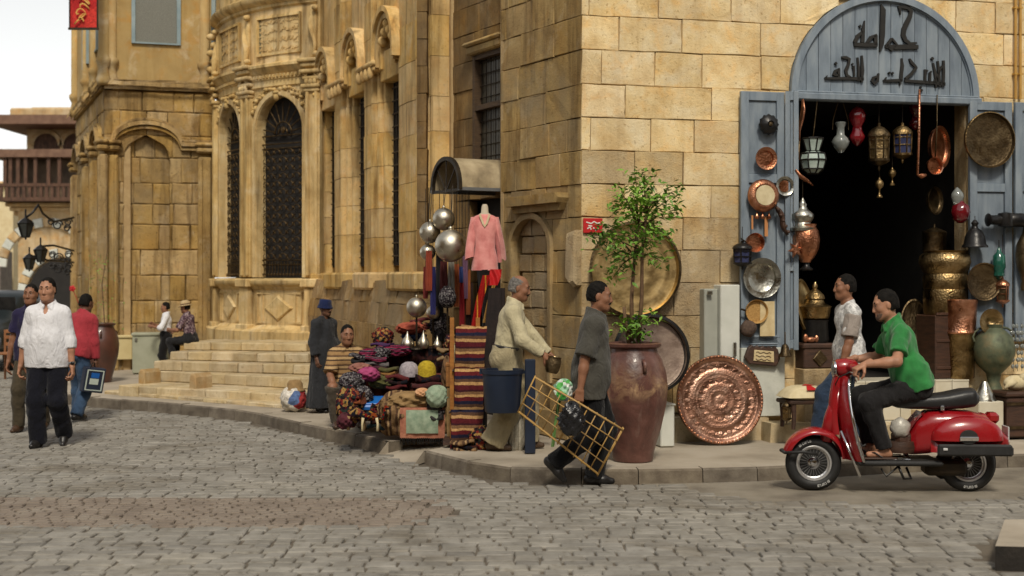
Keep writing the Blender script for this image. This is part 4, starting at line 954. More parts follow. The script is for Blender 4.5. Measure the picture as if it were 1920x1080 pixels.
for px in (12, 28, 38, 52, 66, 84, 108, 128):
    mb = MB(); mb.box((fx(px), -.35, (zm + zt_) / 2), (.11, .11, zt_ - zm)); obj('post', mb, M_wood, FF.M(0, 0, .5), gal)
mb = MB(); mb.box(((fx(12) + xb) / 2, .2, (zb_ + zt_) / 2), (xb - fx(12), .1, zt_ - zb_)); obj('gallery_back', mb, PM('gallery_shade', [lin(66, 54, 44), lin(120, 100, 78)], .8, 0, 3), FF.M(0, 0, .3), gal)
for k in range(4):
    mb = MB(); z = fz(384 + 8 * k); mb.rbox(((fx(14 + 4 * k) + xb) / 2, .3 + .1 * k, z), (xb - fx(14 + 4 * k), 1.1 - .2 * k, .13), .03); obj('corbel_band', mb, M_fst, FF.M(0, 0, .0), far)
mb = MB(); r0 = 1.15; ac_ = (fx(112), fz(545)); 
for (r0, cx, cz) in ((1.15, fx(118), fz(548)), (1.35, fx(90), fz(502))):
    for k in range(15):
        a0_, a1_ = math.pi * k / 15, math.pi * (k + .93) / 15
        mb = MB(); mb.slab([(r0 * math.cos(a0_), r0 * math.sin(a0_)), ((r0 + .3) * math.cos(a0_), (r0 + .3) * math.sin(a0_)), ((r0 + .3) * math.cos(a1_), (r0 + .3) * math.sin(a1_)), (r0 * math.cos(a1_), r0 * math.sin(a1_))], -.06 - (.04 if r0 < 1.3 else 0), .05, .02); obj('voussoir', mb, (M_fst if k % 2 else M_white), FF.M(cx, cz, .05), far)
mb = MB(); r0 = 1.1; mb.slab([(-r0, -3), (r0, -3)] + [(r0 * math.cos(math.pi * i / 12), r0 * math.sin(math.pi * i / 12)) for i in range(13)], -.03, .1); obj('gateway', mb, M_dark, FF.M(fx(118), fz(548), .05), far)
# pale house and awnings further left
ph = thing('pale_house', 'pale yellow house wall at the far left edge of the street', 'building', T((-19, 52, 0)))
mb = MB(); mb.box((-22, 54, 2.6), (6, 4, 5.2)); obj('wall', mb, PM('cream_wall', [lin(206, 186, 142), lin(222, 206, 166)], .9), None, ph); mb = MB(); mb.box((-19.9, 50.5, 1.9), (2.4, 1.2, 1.6)); obj('stall_awning', mb, PM('grey_canvas', [lin(108, 100, 92), lin(132, 124, 114)], .9), None, ph)
mb = MB(); mb.rbox((-22, 54, 5.3), (6.4, 4.4, .2), .04); obj('roof', mb, M_fst, None, ph)
# ================================================================== curved shop awning over the portal
aw = thing('shop_awning', 'weathered curved metal awning over the stall doorway', 'awning', LW.M(-.42, 2.7, 0))
M_aw = PM('dusty_metal', [lin(120, 106, 82), lin(156, 140, 110), lin(182, 166, 134)], .8, 0, 5, .006, 30)
ua1, ua0, zb, hh, d1, d0 = -.08, -.78, 2.70, .36, .46, -.5
def aw_pt(t): return (ua0 + (ua1 - ua0) * (.5 - .5 * math.cos(math.pi * t)), zb + hh * math.sin(math.pi * t) ** .8 if 0 < t < 1 else zb)
mb = MB(); pts = [aw_pt(i / 16) for i in range(17)]
mb.strip(pts, .018, -d1, -d0); obj('canopy_sheet', mb, M_aw, LW.M(), aw, auto=40)
mb = MB(); mb.strip(pts, .045, -d1 - .02, -d1 + .02); mb.strip([(ua0, zb), (ua1, zb)], .03, -d1 - .01, -d1 + .02)
for i in (4, 8, 12): mb.strip([((ua0 + ua1) / 2, zb), pts[i]], .015, -d1, -d1 + .01)
obj('front_frame', mb, M_iron, LW.M(), aw)
mb = MB(); mb.box(((ua1 - .0), -.0, zb + .01), (.03, d1 - d0, .035)); mb.box((ua0, -.0, zb + .01), (.03, d1 - d0, .035)); obj('side_rail', mb, PM('grey_steel', [lin(120, 122, 124)], .5, .4), LW.M(), aw)
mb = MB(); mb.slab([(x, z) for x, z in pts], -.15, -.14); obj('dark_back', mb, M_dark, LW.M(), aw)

# ================================================================== unseen houses added round the viewer to cut the sky fill
M_unseen = stone_mat('unseen_house_stone', [lin(140, 116, 80), lin(168, 142, 102), lin(188, 164, 124)], .06, (96, 74, 46), .6, .012, .5)
def house(label, p0, ang, L, H_, dep, nwin):
    fr = Fr(p0, ang); o = thing('unseen_house', label, 'building', T((p0[0], p0[1], 0)))
    mb = MB(); mb.box((L / 2, dep / 2, H_ / 2), (L, dep, H_)); obj('wall', mb, M_unseen, fr.M(), o)
    mb = MB(); mb.rbox((L / 2, dep / 2, H_ + .12), (L + .5, dep + .5, .3), .06); obj('cornice', mb, M_unseen, fr.M(), o)
    for k in range(nwin):
        for zz in (1.6, 5.0):
            u = L * (k + .5) / nwin; w = link('window', None, fr.M(u, zz, 0), o); mb = MB(); mb.box((0, -.01, .8), (1.0, .06, 1.6)); obj('shutter', mb, M_wood, fr.M(u, zz, 0), w); mb = MB(); mb.strip([(-.55, 0), (.55, 0), (.55, 1.65), (-.55, 1.65)], .12, -.08, .0, closed=True); obj('surround', mb, M_unseen, fr.M(u, zz, 0), w)
house('unseen plain house added behind the viewer to cut the sky light', (14, -13), math.pi, 30, 9.5, 6, 8)
house('unseen plain house added left of the viewer to cut the sky light', (-11.5, -10), R(90), 24, 8.5, 6, 7)
house('unseen plain house added right of the viewer to cut the sky light', (9.5, 8.5), R(-90), 18, 8.5, 6, 5)
# ================================================================== wares, stall and street furniture
M_cop = hammered('beaten_copper', [(.20, .075, .035), (.46, .20, .11), (.68, .36, .23)], .34, 55, .004)
M_copr = hammered('engraved_copper', [(.24, .115, .075), (.44, .24, .165), (.64, .42, .32)], .38, 60, .006, 95)
M_brs = hammered('old_brass', [(.10, .065, .028), (.28, .19, .085), (.48, .35, .18)], .36, 48, .005)
M_brsr = hammered('ringed_brass', [(.36, .25, .11), (.56, .41, .19), (.70, .54, .28)], .46, 30, .003, 40)
M_brz = hammered('dark_bronze', [(.05, .035, .02), (.14, .10, .055), (.24, .18, .10)], .42, 40, .004)
M_pew = hammered('pewter', [(.26, .25, .21), (.44, .43, .37), (.60, .59, .53)], .28, 30, .003)
M_slv = hammered('dull_silver', [(.40, .36, .28), (.56, .51, .41), (.66, .61, .50)], .34, 16, .002)
M_verd = PM('green_bronze', [(.05, .055, .035), (.12, .14, .085), (.20, .17, .09)], .6, .5, 7, .005, 40)
M_blk = PM('black_metal', [(.012, .012, .013), (.04, .038, .036)], .35, .6, 8, .002, 50)
M_redg = PM('ruby_glass', [(.10, .004, .008), (.22, .008, .014)], .10, 0, 6, 0, 40, coat=.6)
M_clrg = PM('milky_glass', [(.30, .33, .31), (.50, .53, .50)], .08, 0, 8, coat=.5, trans=.55)
M_grng = PM('green_glass', [(.006, .05, .035), (.015, .11, .075)], .15, 0, 6, coat=.5)
M_palg = PM('pale_green_glass', [(.30, .38, .34), (.52, .60, .54)], .25, 0, 9)
M_navy = PM('navy_glass', [(.02, .025, .07), (.05, .06, .13)], .2, 0, 9, coat=.4)
M_wdm = PM('honey_wood', [lin(132, 84, 36), lin(170, 114, 52)], .6, 0, 5, .003, 40, .1, stretch=(1, 1, 6))
M_wdd = PM('walnut_wood', [lin(48, 30, 20), lin(78, 50, 34)], .6, 0, 6, .004, 40, .1, stretch=(1, 1, 6))
M_cream = PM('cream_cloth', [lin(196, 180, 140), lin(218, 204, 168)], .95, 0, 12, .003, 120)
M_paper = PM('old_paper', [lin(190, 168, 124), lin(216, 198, 156)], .9, 0, 12)
def face(fr, u, z, d, tilt=0): return fr.M(u, z, d) @ RX(90 + tilt)
def dia(fr, px, py, r, d):    # centre and real radius of a disc seen on a wall plane
    u, z = fr.hit(px, py, d); u2, _ = fr.hit(px + r, py, d); return u, z, abs(u2 - u)
def lobj(name, label, cat, prof, mat, M, n=28, group=None, parts=(), flute=None, auto=50):
    mb = MB(); mb.lathe(prof, n, flute=flute); o = tag(obj(name, mb, mat, M, None, auto=auto), label, cat, group)
    for pn, pf, pm in parts:
        m2 = MB(); pf(m2); obj(pn, m2, pm, M, o, auto=50)
    return o
def plate_prof(r, dep=.18, rim=.25): return [(0, -r * dep), (r * (1 - rim) * .96, -r * dep), (r * (1 - rim), -r * dep * .8), (r * (1 - rim) + .003, -r * dep * .2), (r * .95, 0), (r, .004), (r, -.006), (r * .93, -.012), (r * (1 - rim), -r * dep - .012), (0, -r * dep - .014)][::-1]
def tray_prof(r, lip=.05): return [(0, -.012), (r * .96, -.012), (r, 0), (r + .006, lip), (r - .006, lip + .004), (r - .014, .006), (r * .90, 0.0), (r * .55, .003), (0, 0)]
TD_ = [(0, 0), (.8, 0), (1, .12), (1, .3), (.8, .48), (.4, .66), (.16, .84), (.06, 1), (0, 1)]
LD = .115   # face of the left leaf
u, z, r = dia(RW, 1440, 234, 18, LD); lobj('fluted_bowl', 'dark fluted metal bowl at the top of the left door leaf', 'bowl', [(r * .3, .07), (r * .8, .055), (r, .02), (r * .95, .0), (.0, .0)][::-1] if 0 else [(0, .0), (r * .95, .0), (r, .02), (r * .85, .055), (r * .35, .075), (r * .30, .065), (0, .06)], M_blk, face(RW, u, z, LD), 24, flute=lambda a, z: .06 * math.cos(a * 12), parts=[('boss', lambda m: m.lathe([(0, .06), (r * .22, .064), (r * .2, .075), (0, .08)], 12), M_brz)])
u, z, r = dia(RW, 1436, 297, 20, LD + .02); lobj('copper_dish', 'round copper dish with bright rim below the fluted bowl', 'dish', plate_prof(r, .2, .35), M_cop, face(RW, u, z, LD + .035))
u, z, r = dia(RW, 1429, 367, 29, LD + .02)
dr = lobj('copper_drum', 'large copper hand drum with a cream skin and copper pendants on the left leaf', 'drum', [(0, 0), (r * .8, .0), (r, .04), (r * .97, .07), (r * .72, .10), (r * .66, .098), (0, .095)], M_cop, face(RW, u, z, LD), parts=[('skin', lambda m: m.lathe([(0, .09), (r * .62, .094), (r * .60, .104), (0, .106)], 24), M_cream)])
for k in (-.06, 0, .07):
    mb = MB(); mb.lathe([(0, -.05), (.018, -.045), (.026, -.025), (.012, .0), (.004, .02), (0, .025)], 10); obj('pendant', mb, M_cop, RW.M(u + k, z - r - .02, LD + .03), dr, smooth=True)
mb = MB(); mb.box((u + .05, 0, z - r - .14), (.035, .008, .20)); mb.box((u - .10, 0, z - r - .10), (.018, .008, .14)); obj('ribbon', mb, PM('orange_ribbon', [lin(190, 130, 80)], .8), RW.M(0, 0, LD + .006), dr)
u, z, r = dia(RW, 1471, 349, 17, LD + .03); lobj('tin_dish', 'small rimmed dish with copper centre beside the hand drum', 'dish', plate_prof(r, .2, .32), M_pew, face(RW, u, z, LD + .045), parts=[('centre', lambda m: m.lathe([(0, -r * .2 + .004), (r * .6, -r * .2 + .004), (r * .6, -r * .2 + .001), (0, -r * .2)], 20), M_cop)])
a_, b_ = RW.hit(1455, 388, LD + .05), RW.hit(1478, 440, LD + .05)
mb = MB(); mb.tube([(a_[0] + (b_[0] - a_[0]) * t + .02 * math.sin(t * 6), 0, a_[1] + (b_[1] - a_[1]) * t) for t in [k / 8 for k in range(9)]], [.025, .04, .045, .04, .04, .045, .04, .03, .02], 8, flat=.6)
for k in range(5): mb.ell((a_[0] + (b_[0] - a_[0]) * (k + .5) / 5, -.03, a_[1] + (b_[1] - a_[1]) * (k + .5) / 5), .018)
tag(obj('carved_sheath', mb, M_wdd, RW.M(0, 0, LD + .05), None, smooth=True), 'slanting dark carved wooden sheath hanging on the left leaf', 'sheath')
u, z, r = dia(RW, 1413, 455, 17, LD + .03); lobj('copper_pan', 'small bright copper pan with short handle on the left leaf', 'pan', plate_prof(r, .5, .12), M_cop, face(RW, u, z, LD + .08), parts=[('handle', lambda m: m.tube([(-r, 0, 0), (-r - .06, .04, 0)], .008, 6), M_iron)])
u, z, r = dia(RW, 1428, 521, 35, LD + .03); lobj('pewter_plate', 'large pale pewter plate in the middle of the left leaf', 'plate', plate_prof(r, .16, .28), M_pew, face(RW, u, z, LD + .05), 36)
u, z, r = dia(RW, 1418, 584, 21, LD + .03); lobj('wicker_sieve', 'small round straw sieve with a short handle on the left leaf', 'sieve', plate_prof(r, .3, .1), PM('straw', [lin(150, 112, 58), lin(190, 150, 88)], .8, 0, 60, .006, 80), face(RW, u, z, LD + .05), parts=[('handle', lambda m: m.tube([(-r, .01, 0), (-r - .05, .025, 0)], .01, 6), M_iron)])
u0, z0 = RW.hit(1424, 565, LD); u1, z1 = RW.hit(1452, 630, LD); mb = MB(); mb.grid(lambda i, j: (u0 + (u1 - u0) * i, -.012 - .01 * math.sin(i * 3 + j), z1 + (z0 - z1) * j), 4, 6); tag(obj('paper_sheet', mb, M_paper, RW.M(0, 0, LD), None, smooth=True), 'yellowed printed paper sheet pinned behind the straw sieve', 'paper')
u, z, r = dia(RW, 1403, 616, 15, LD + .04); mb = MB(); mb.ell((0, 0, 0), (r, r * .8, r), n=14, m=10); mb.map(lambda p: p * (1 + .10 * math.sin(p.x * 190) * math.sin(p.z * 170 + p.y * 120))); tag(obj('dried_gourd', mb, PM('furry_brown', [lin(62, 48, 40), lin(96, 78, 66)], .95, 0, 40, .01, 90), RW.M(u, z, LD + .04), None, smooth=True), 'brown shaggy dried gourd low on the left leaf', 'gourd')
u, z = RW.hit(1430, 667, LD + .04); pq = thing('carved_plaque', 'wood framed plaque with cream inscription under the left leaf', 'plaque', RW.M(u, z, LD + .03))
mb = MB(); w, h = .19, .09; mb.slab([(-w, -.03), (-w + .05, -h), (w - .04, -h - .01), (w, -.02), (w - .03, .07)] + [(w - .03 - (2 * w - .06) * k / 10, .08 + .02 * (k % 2)) for k in range(1, 10)] + [(-w + .03, .07)], -.02, .02, .008); obj('frame', mb, M_wdd, WM[pq.name] @ RY(4), pq)
mb = MB(); mb.slab([(-.10, -.055), (.12, -.06), (.11, .05), (-.10, .055)], -.03, .0, .004); obj('tablet', mb, M_paper, WM[pq.name] @ RY(4), pq)
mb = MB()
for k in range(3): mb.strip([(-.08 + .02 * t, .03 - .035 * k + .008 * math.sin(t * 2 + k)) for t in range(9)], .006, -.034, -.028)
obj('script', mb, M_wdd, WM[pq.name] @ RY(4), pq)
u, z = RW.hit(1472, 652, LD + .09); lobj('door_bell', 'small dark bronze bell hanging at the foot of the left leaf', 'bell', [(0, -.09), (.062, -.09), (.064, -.075), (.045, -.04), (.04, .0), (.025, .03), (.008, .04), (.006, .16), (0, .16)], M_brz, RW.M(u, z, LD + .09), 16)
# generic lantern: cap, glazed body with bars, base, hanger
def lantern(name, label, px, py, hgt, wid, mat, glass, fr=RW, d=.0, n=6, hang=None, group=None):
    u, z = fr.hit(px, py, d); sc_ = fr.P(u, z, d).y / F; h = hgt * sc_; w = wid * sc_ / 2; M0 = fr.M(u, z, d)
    o = thing(name, label, 'lantern', M0, group)
    mb = MB(); mb.lathe([(0, h * .5), (w * .16, h * .47), (w * .14, h * .42), (w * .5, h * .38), (w * .85, h * .30), (w * .95, h * .24), (w * .95, h * .2), (0, h * .2)][::-1], 16); obj('cap', mb, mat, M0, o, auto=50)
    mb = MB(); mb.lathe([(w * .78, -h * .26), (w * .84, h * .2)], n); obj('glass', mb, glass, M0, o)
    mb = MB()
    for k in range(n):
        a = 2 * math.pi * k / n; mb.tube([(w * .8 * math.cos(a), w * .8 * math.sin(a), -h * .28), (w * .87 * math.cos(a), w * .87 * math.sin(a), h * .22)], w * .07, 5)
    for zz in (-.06, .12): mb.lathe([(w * .80, h * zz), (w * .88, h * zz), (w * .88, h * (zz + .02)), (w * .80, h * (zz + .02))], n * 2)
    obj('bars', mb, mat, M0, o)
    mb = MB(); mb.lathe([(0, -h * .5), (w * .12, -h * .46), (w * .1, -h * .40), (w * .5, -h * .36), (w * .9, -h * .3), (w * .92, -h * .25), (0, -h * .25)], 16); obj('base', mb, mat, M0, o, auto=50)
    if hang is not None:
        zt = fr.hit(px, hang, d)[1] - z; mb = MB(); mb.tube([(0, 0, h * .47), (0, 0, zt)], .004, 5); obj('hanger', mb, M_iron, M0, o)
    return o
lantern('small_lantern', 'small black lantern with navy panes hanging off the left leaf edge', 1392, 478, 56, 40, M_blk, M_navy, d=.16, hang=425)
# along the left jamb
def vase(name, label, cat, px, py, hgt, wid, prof, mat, d, fr=RW, n=24, group=None, flute=None, hang=None, tilt=0):
    """profile in fractions: (radius 0..1, height 0..1) over a real box wid x hgt pixels at depth d; py is the middle"""
    u, z = fr.hit(px, py, d); k = fr.P(u, z, d).y / F; h, w = hgt * k, wid * k / 2; M0 = fr.M(u, z - h / 2, d) @ RY(tilt)
    o = lobj(name, label, cat, [(a * w, b * h) for a, b in prof], mat, M0, n, group, flute=flute)
    if hang is not None:
        mb = MB(); zt = fr.hit(px, hang, d)[1] - (z - h / 2); mb.tube([(0, 0, h * .98), (0, 0, zt)], .004, 5); obj('hanger', mb, M_iron, M0, o)
    return o
JUG = [(0, 0), (.5, 0), (.55, .05), (.45, .12), (.85, .3), (1, .45), (.85, .6), (.4, .72), (.3, .8), (.42, .9), (.25, .95), (.12, 1), (0, 1)]
vase('pewter_jug', 'pewter lidded jug hanging on the left jamb above the copper vase', 'jug', 1505, 402, 62, 48, [(0, 0), (.95, 0), (1, .08), (.7, .15), (.62, .25), (.86, .38), (.86, .5), (.5, .62), (.3, .72), (.34, .8), (.2, .9), (.05, 1), (0, 1)], M_pew, .16, hang=330)
vase('copper_vase', 'large polished copper vase hanging beside the doorway star', 'vase', 1511, 456, 72, 52, [(0, 0), (.35, 0), (.42, .06), (.6, .12), (.92, .35), (1, .6), (.9, .82), (.7, .92), (.75, 1), (0, 1)], M_cop, .16, hang=430)
u, z = RW.hit(1492, 468, .24); mb = MB(); st = []
for k in range(12): a = math.pi / 6 * k + .2; r = .085 if k % 2 == 0 else .04; st.append((r * math.cos(a), r * math.sin(a)))
mb.slab(st, -.02, .02, .015); o = tag(obj('copper_star', mb, M_cop, RW.M(u, z, .24), None), 'six pointed copper star lantern in front of the copper vase', 'star lantern'); mb = MB(); mb.tube([(0, 0, .08), (0, .02, .3)], .004, 5); obj('hanger', mb, M_iron, RW.M(u, z, .24), o)
vase('black_oil_lamp', 'small black oil lamp under the copper vase on the jamb', 'lamp', 1512, 494, 26, 26, [(0, 0), (.9, 0), (1, .1), (.5, .3), (.4, .6), (.6, .8), (.4, 1), (0, 1)], M_blk, .16)
def paddle(name, label, pts, wds, mat, d, cat='ladle', flat=.35):
    q = [RW.hit(px, py, d) for px, py in pts]; k = 14 / F; mb = MB(); mb.tube([(a, 0, b) for a, b in q], [w * k / 2 for w in wds], 10, flat=flat); return tag(obj(name, mb, mat, RW.M(0, 0, d), None, smooth=True), label, cat)
paddle('wooden_paddle', 'copper leaf shaped paddle hanging at the top left of the doorway', [(1505, 186), (1506, 205), (1503, 225), (1499, 245), (1498, 300)], [8, 16, 17, 8, 4], M_cop, .14, 'paddle')
paddle('copper_spoon', 'bright curved copper spoon on the left jamb near the stained lantern', [(1492, 318), (1500, 330), (1512, 338), (1524, 348)], [6, 12, 12, 5], M_cop, .18, 'spoon', .6)
paddle('iron_tongs', 'dark iron tongs hanging on the left jamb', [(1497, 265), (1496, 290), (1493, 325)], [12, 9, 6], M_brz, .16, 'tongs')
# hanging in the opening
def gl_lamp(name, label, px, py, hgt, wid, mat, d=-.12, hang=182, prof=None, fl=None):
    return vase(name, label, 'glass lamp', px, py, hgt, wid, prof or [(0, 0), (.25, .03), (.7, .14), (.85, .25), (.55, .38), (.5, .5), (.8, .62), (.95, .78), (.7, .9), (.4, .97), (.15, 1), (0, 1)], mat, d, flute=fl, hang=hang)
sl = thing('stained_lantern', 'faceted pale green glass lantern hanging at the left of the doorway', 'lantern', RW.M(*RW.hit(1524, 292, .05), .05)); M0 = WM[sl.name]; k = 14 / F
pf = [(10, -33), (20, -25), (25, -8), (22, 4), (12, 8), (20, 32)]
mb = MB(); mb.lathe([(a * k, b * k) for a, b in pf], 8, closed=True); obj('glass', mb, M_palg, M0, sl)
mb = MB()
for i in range(8):
    a = math.pi * i / 4; mb.tube([(r_ * k * 1.02 * math.cos(a), r_ * k * 1.02 * math.sin(a), z_ * k) for r_, z_ in pf], .008, 5)
for r_, z_ in pf: mb.tube([(r_ * k * 1.02 * math.cos(math.pi * i / 4), r_ * k * 1.02 * math.sin(math.pi * i / 4), z_ * k) for i in range(9)], .008, 5)
obj('leading', mb, M_blk, M0, sl); mb = MB(); mb.tube([(.0, 0, 30 * k), (.05, 0, 104 * k)], .005, 5); obj('hanger', mb, M_brz, M0, sl)
o = gl_lamp('clear_lamp', 'clear milky glass lamp hanging from chains second from the left', 1576, 258, 58, 34, M_clrg, prof=[(0, 0), (.3, .02), (.75, .18), (1, .36), (.75, .5), (.45, .58), (.42, .8), (.62, .98), (.55, 1), (0, 1)], hang=None)
mb = MB(); zt = .45
for sx in (-1, 1): mb.tube([(sx * .09, 0, .24), (sx * .085, 0, .34), (0, 0, .62)], .004, 5)
obj('chain', mb, M_brz, WM[o.name], o)
gl_lamp('ruby_lamp', 'tall ruby red glass lamp hanging left of the brass lanterns', 1607, 237, 76, 34, M_redg, fl=lambda a, z: .05 * math.cos(a * 8))
gl_lamp('ruby_lamp', 'smaller ruby red glass lamp hanging behind the long ladle rod', 1716, 216, 56, 28, M_redg, d=-.3)
lantern('brass_lantern', 'taller pierced brass lantern in the middle of the doorway', 1648, 275, 92, 44, M_brz, M_brs, d=-.05, n=8, hang=184)
lantern('brass_lantern', 'shorter pierced brass lantern with navy panes right of the doorway middle', 1692, 268, 78, 40, M_brs, M_navy, d=-.05, n=8, hang=184)
GOB = [(0, 0), (.55, 0), (.6, .06), (.15, .25), (.15, .42), (.7, .55), (.8, .72), (.6, .84), (.3, .9), (.1, 1), (0, 1)]
vase('brass_censer', 'lower of the two small brass censers hanging in the dark doorway', 'censer', 1649, 352, 38, 20, GOB, M_brs, -.1, hang=280)
vase('brass_censer', 'upper of the two small brass censers hanging in the dark doorway', 'censer', 1673, 331, 34, 18, GOB, M_brs, -.1, hang=280)
paddle('long_rod', 'long copper ladle with straight rod hanging in the doorway', [(1724, 168), (1723, 250), (1720, 328), (1728, 330), (1736, 328)], [5, 5, 5, 12, 6], M_cop, .12, 'ladle', .9)
o = paddle('long_ladle', 'long handled ladle with round copper bowl at the right of the doorway', [(1757, 178), (1756, 250), (1753, 300)], [4, 4, 5], M_brz, .12)
u, z, r = dia(RW, 1753, 311, 15, .13); mb = MB(); mb.lathe(plate_prof(r, .5, .15), 20); obj('bowl', mb, M_cop, face(RW, u, z, .14), o, auto=50)
u, z, r = dia(RW, 1770, 275, 27, .0); lobj('amber_copper_pan', 'large dark copper pan hanging behind the round ladle', 'pan', plate_prof(r * 1.35, .2, .15), M_cop, face(RW, u, z, -.06) @ RY(35), 30)
u, z, r = dia(RW, 1764, 375, 16, -.2); lobj('dark_pan', 'dim dark pan hanging deep inside the right of the doorway', 'pan', plate_prof(r * 1.5, .2, .15), M_brz, face(RW, u, z, -.3) @ RY(30))
# right side stack
ZL = zl + .011
def stand_vase(name, label, cat, px, py_top, py_bot, wid, prof, mat, d, n=28, flute=None, zbase=None, parts=()):
    u, zt = RW.hit(px, py_top, d); zb = RW.hit(px, py_bot, d)[1] if zbase is None else zbase; w = wid * RW.P(u, zb, d).y / F / 2; h = zt - zb
    return lobj(name, label, cat, [(a * w, b * h) for a, b in prof], mat, RW.M(u, zb, d), n, flute=flute, parts=parts)
uT, zT = RW.hit(1772, 590, -.12)
mb = MB(); mb.rbox((0, 0, (zT + zl) / 2 - zl), (.46, .4, zT - zl - .012), .01)
for k in range(3): mb.rbox((0, -.20, .12 + k * .28), (.44, .02, .03), .004)
tag(obj('wooden_stand', mb, M_wdd, RW.M(uT, zl + .006, -.12), None), 'dark wooden stand carrying the big brass cauldron', 'stand')
stand_vase('brass_cauldron', 'big embossed brass cauldron with bulging neck at the right jamb', 'cauldron', 1773, 470, 590, 98, [(0, 0), (.78, 0), (.82, .03), (.84, .36), (.80, .40), (.84, .43), (.84, .60), (.78, .64), (.92, .72), (1, .82), (.95, .92), (.80, .97), (.86, 1), (.7, 1), (.66, .93), (0, .9)], M_brs, -.12, 40)
stand_vase('dark_pot', 'dark lidded copper pot behind the cauldron', 'pot', 1752, 420, 470, 46, [(0, 0), (.9, 0), (.95, .6), (1, .68), (.8, .75), (.1, .88), (.08, 1), (0, 1)], M_brz, -.42)
bk = stand_vase('brass_bucket', 'tall engraved brass bucket standing on the tiled ledge', 'bucket', 1801, 626, 712, 58, [(0, 0), (.74, 0), (.80, .04), (.84, .5), (.86, .55), (.92, .96), (1, 1), (.94, 1.0), (.86, .9), (0, .85)], M_brs, .06, 32, zbase=ZL)
zB = RW.hit(1801, 626, .06)[1]
stand_vase('copper_bucket', 'embossed copper bucket stacked on the brass bucket', 'bucket', 1801, 561, 626, 62, [(0, 0), (.92, 0), (.97, .05), (.90, .12), (.93, .5), (.97, .86), (1.0, .9), (1.0, .97), (.92, 1), (.88, .94), (.6, .9), (0, .9)], M_cop, .06, 32, zbase=zB + .003)
uJ, zJ = RW.hit(1862, 736, .18)
mb = MB(); mb.rbox((0, 0, 0), (.42, .3, zJ - SW - .1), .01); tag(obj('dark_crate', mb, M_wdd, RW.M(uJ, (zJ + SW) / 2 + .04, .28), None), 'dark wooden crate under the green bronze jar', 'crate')
stand_vase('green_jar', 'green patinated bronze jar with handles right of the buckets', 'jar', 1863, 608, 736, 78, [(0, 0), (.42, 0), (.40, .06), (.28, .16), (.36, .28), (.8, .42), (.98, .55), (1, .66), (.85, .82), (.5, .92), (.36, .95), (.40, 1), (0, 1)], M_verd, .20, 32, zbase=zJ + .002, parts=[('handle', lambda m: m.tube([(.16 * math.cos(t * .5) + .08, 0, .58 + .10 * math.sin(t * .5)) for t in range(-1, 7)], .012, 8), M_verd), ('handle', lambda m: m.tube([(-.16 * math.cos(t * .5) - .08, 0, .58 + .10 * math.sin(t * .5)) for t in range(-1, 7)], .012, 8), M_verd)])
RD = .115
u, z, r = dia(RW, 1850, 263, 44, RD); lobj('bronze_tray', 'big dark bronze tray hung on the right door leaf', 'tray', tray_prof(r * 1.04, .03), M_brz, face(RW, u, z, RD + .03), 40, parts=[('rim', lambda m: m.lathe([(r * 1.03, .03), (r * 1.06, .032), (r * 1.06, .042), (r * 1.03, .044)], 40, closed=True), M_brs)])
u, z, r = dia(RW, 1840, 528, 29, RD); lobj('brass_pan', 'brown brass frying pan on the right leaf beside the cauldron', 'pan', plate_prof(r * 1.1, .15, .1), M_brz, face(RW, u, z, RD + .06), 32)
vase('white_glass_lamp', 'small white glass lamp above the red globe at the right jamb', 'glass lamp', 1795, 370, 38, 24, [(0, 0), (.6, 0), (.7, .3), (1, .5), (.9, .7), (.4, .9), (.1, 1), (0, 1)], M_clrg, .1, hang=350)
vase('ruby_globe', 'ruby red ribbed glass globe at the right jamb', 'glass globe', 1801, 398, 42, 34, [(0, 0), (.3, .02), (.8, .2), (1, .5), (.85, .78), (.4, .92), (.3, 1), (0, 1)], M_redg, .12, flute=lambda a, z: .07 * math.cos(a * 7 + z * 30))
vase('black_dome_lamp', 'black metal dome lamp hanging by the right leaf', 'lamp', 1828, 438, 52, 48, [(0, 0), (1, 0), (1, .06), (.85, .12), (.75, .4), (.55, .6), (.25, .7), (.2, .8), (.3, .88), (.1, 1), (0, 1)], M_blk, .16, hang=405)
o = vase('iron_grinder', 'black iron coffee grinder barrel reaching across the right leaf', 'grinder', 1885, 412, 30, 30, [(0, 0), (.9, .1), (1, .5), (.9, .9), (0, 1)], M_blk, .2)
mb = MB(); mb.tube([(-.22, 0, .08), (-.2, 0, .08), (-.18, 0, .08), (.0, 0, .08), (.02, 0, .08), (.2, 0, .08), (.24, 0, .08)], [.03, .07, .05, .055, .075, .075, .05], 14); obj('barrel', mb, M_blk, WM[o.name], o, auto=50)
vase('green_lamp', 'green glass lantern hanging on the right leaf', 'lantern', 1873, 495, 62, 26, [(0, 0), (.3, .05), (.8, .15), (.7, .3), (.95, .4), (.85, .75), (.4, .85), (.15, 1), (0, 1)], M_grng, .16, hang=450)
lantern('copper_lantern', 'small copper lantern below the green lantern', 1880, 548, 58, 28, M_cop, M_brz, d=.16, n=4, hang=440)
u, z, r = dia(RW, 1851, 603, 22, .16); lobj('brass_horn', 'flared brass gramophone horn above the green jar', 'horn', [(.012, -.14), (.02, -.1), (.03, -.05), (.05, -.02), (r * .7, .01), (r, .02), (r, .025), (r * .6, .02), (.03, -.02), (0, -.03)], M_brs, face(RW, u, z, .22))
o = thing('shell_strand', 'strands of cream sea shells hanging at the right edge', 'shell strand', RW.M(*RW.hit(1908, 606, .22), .22))
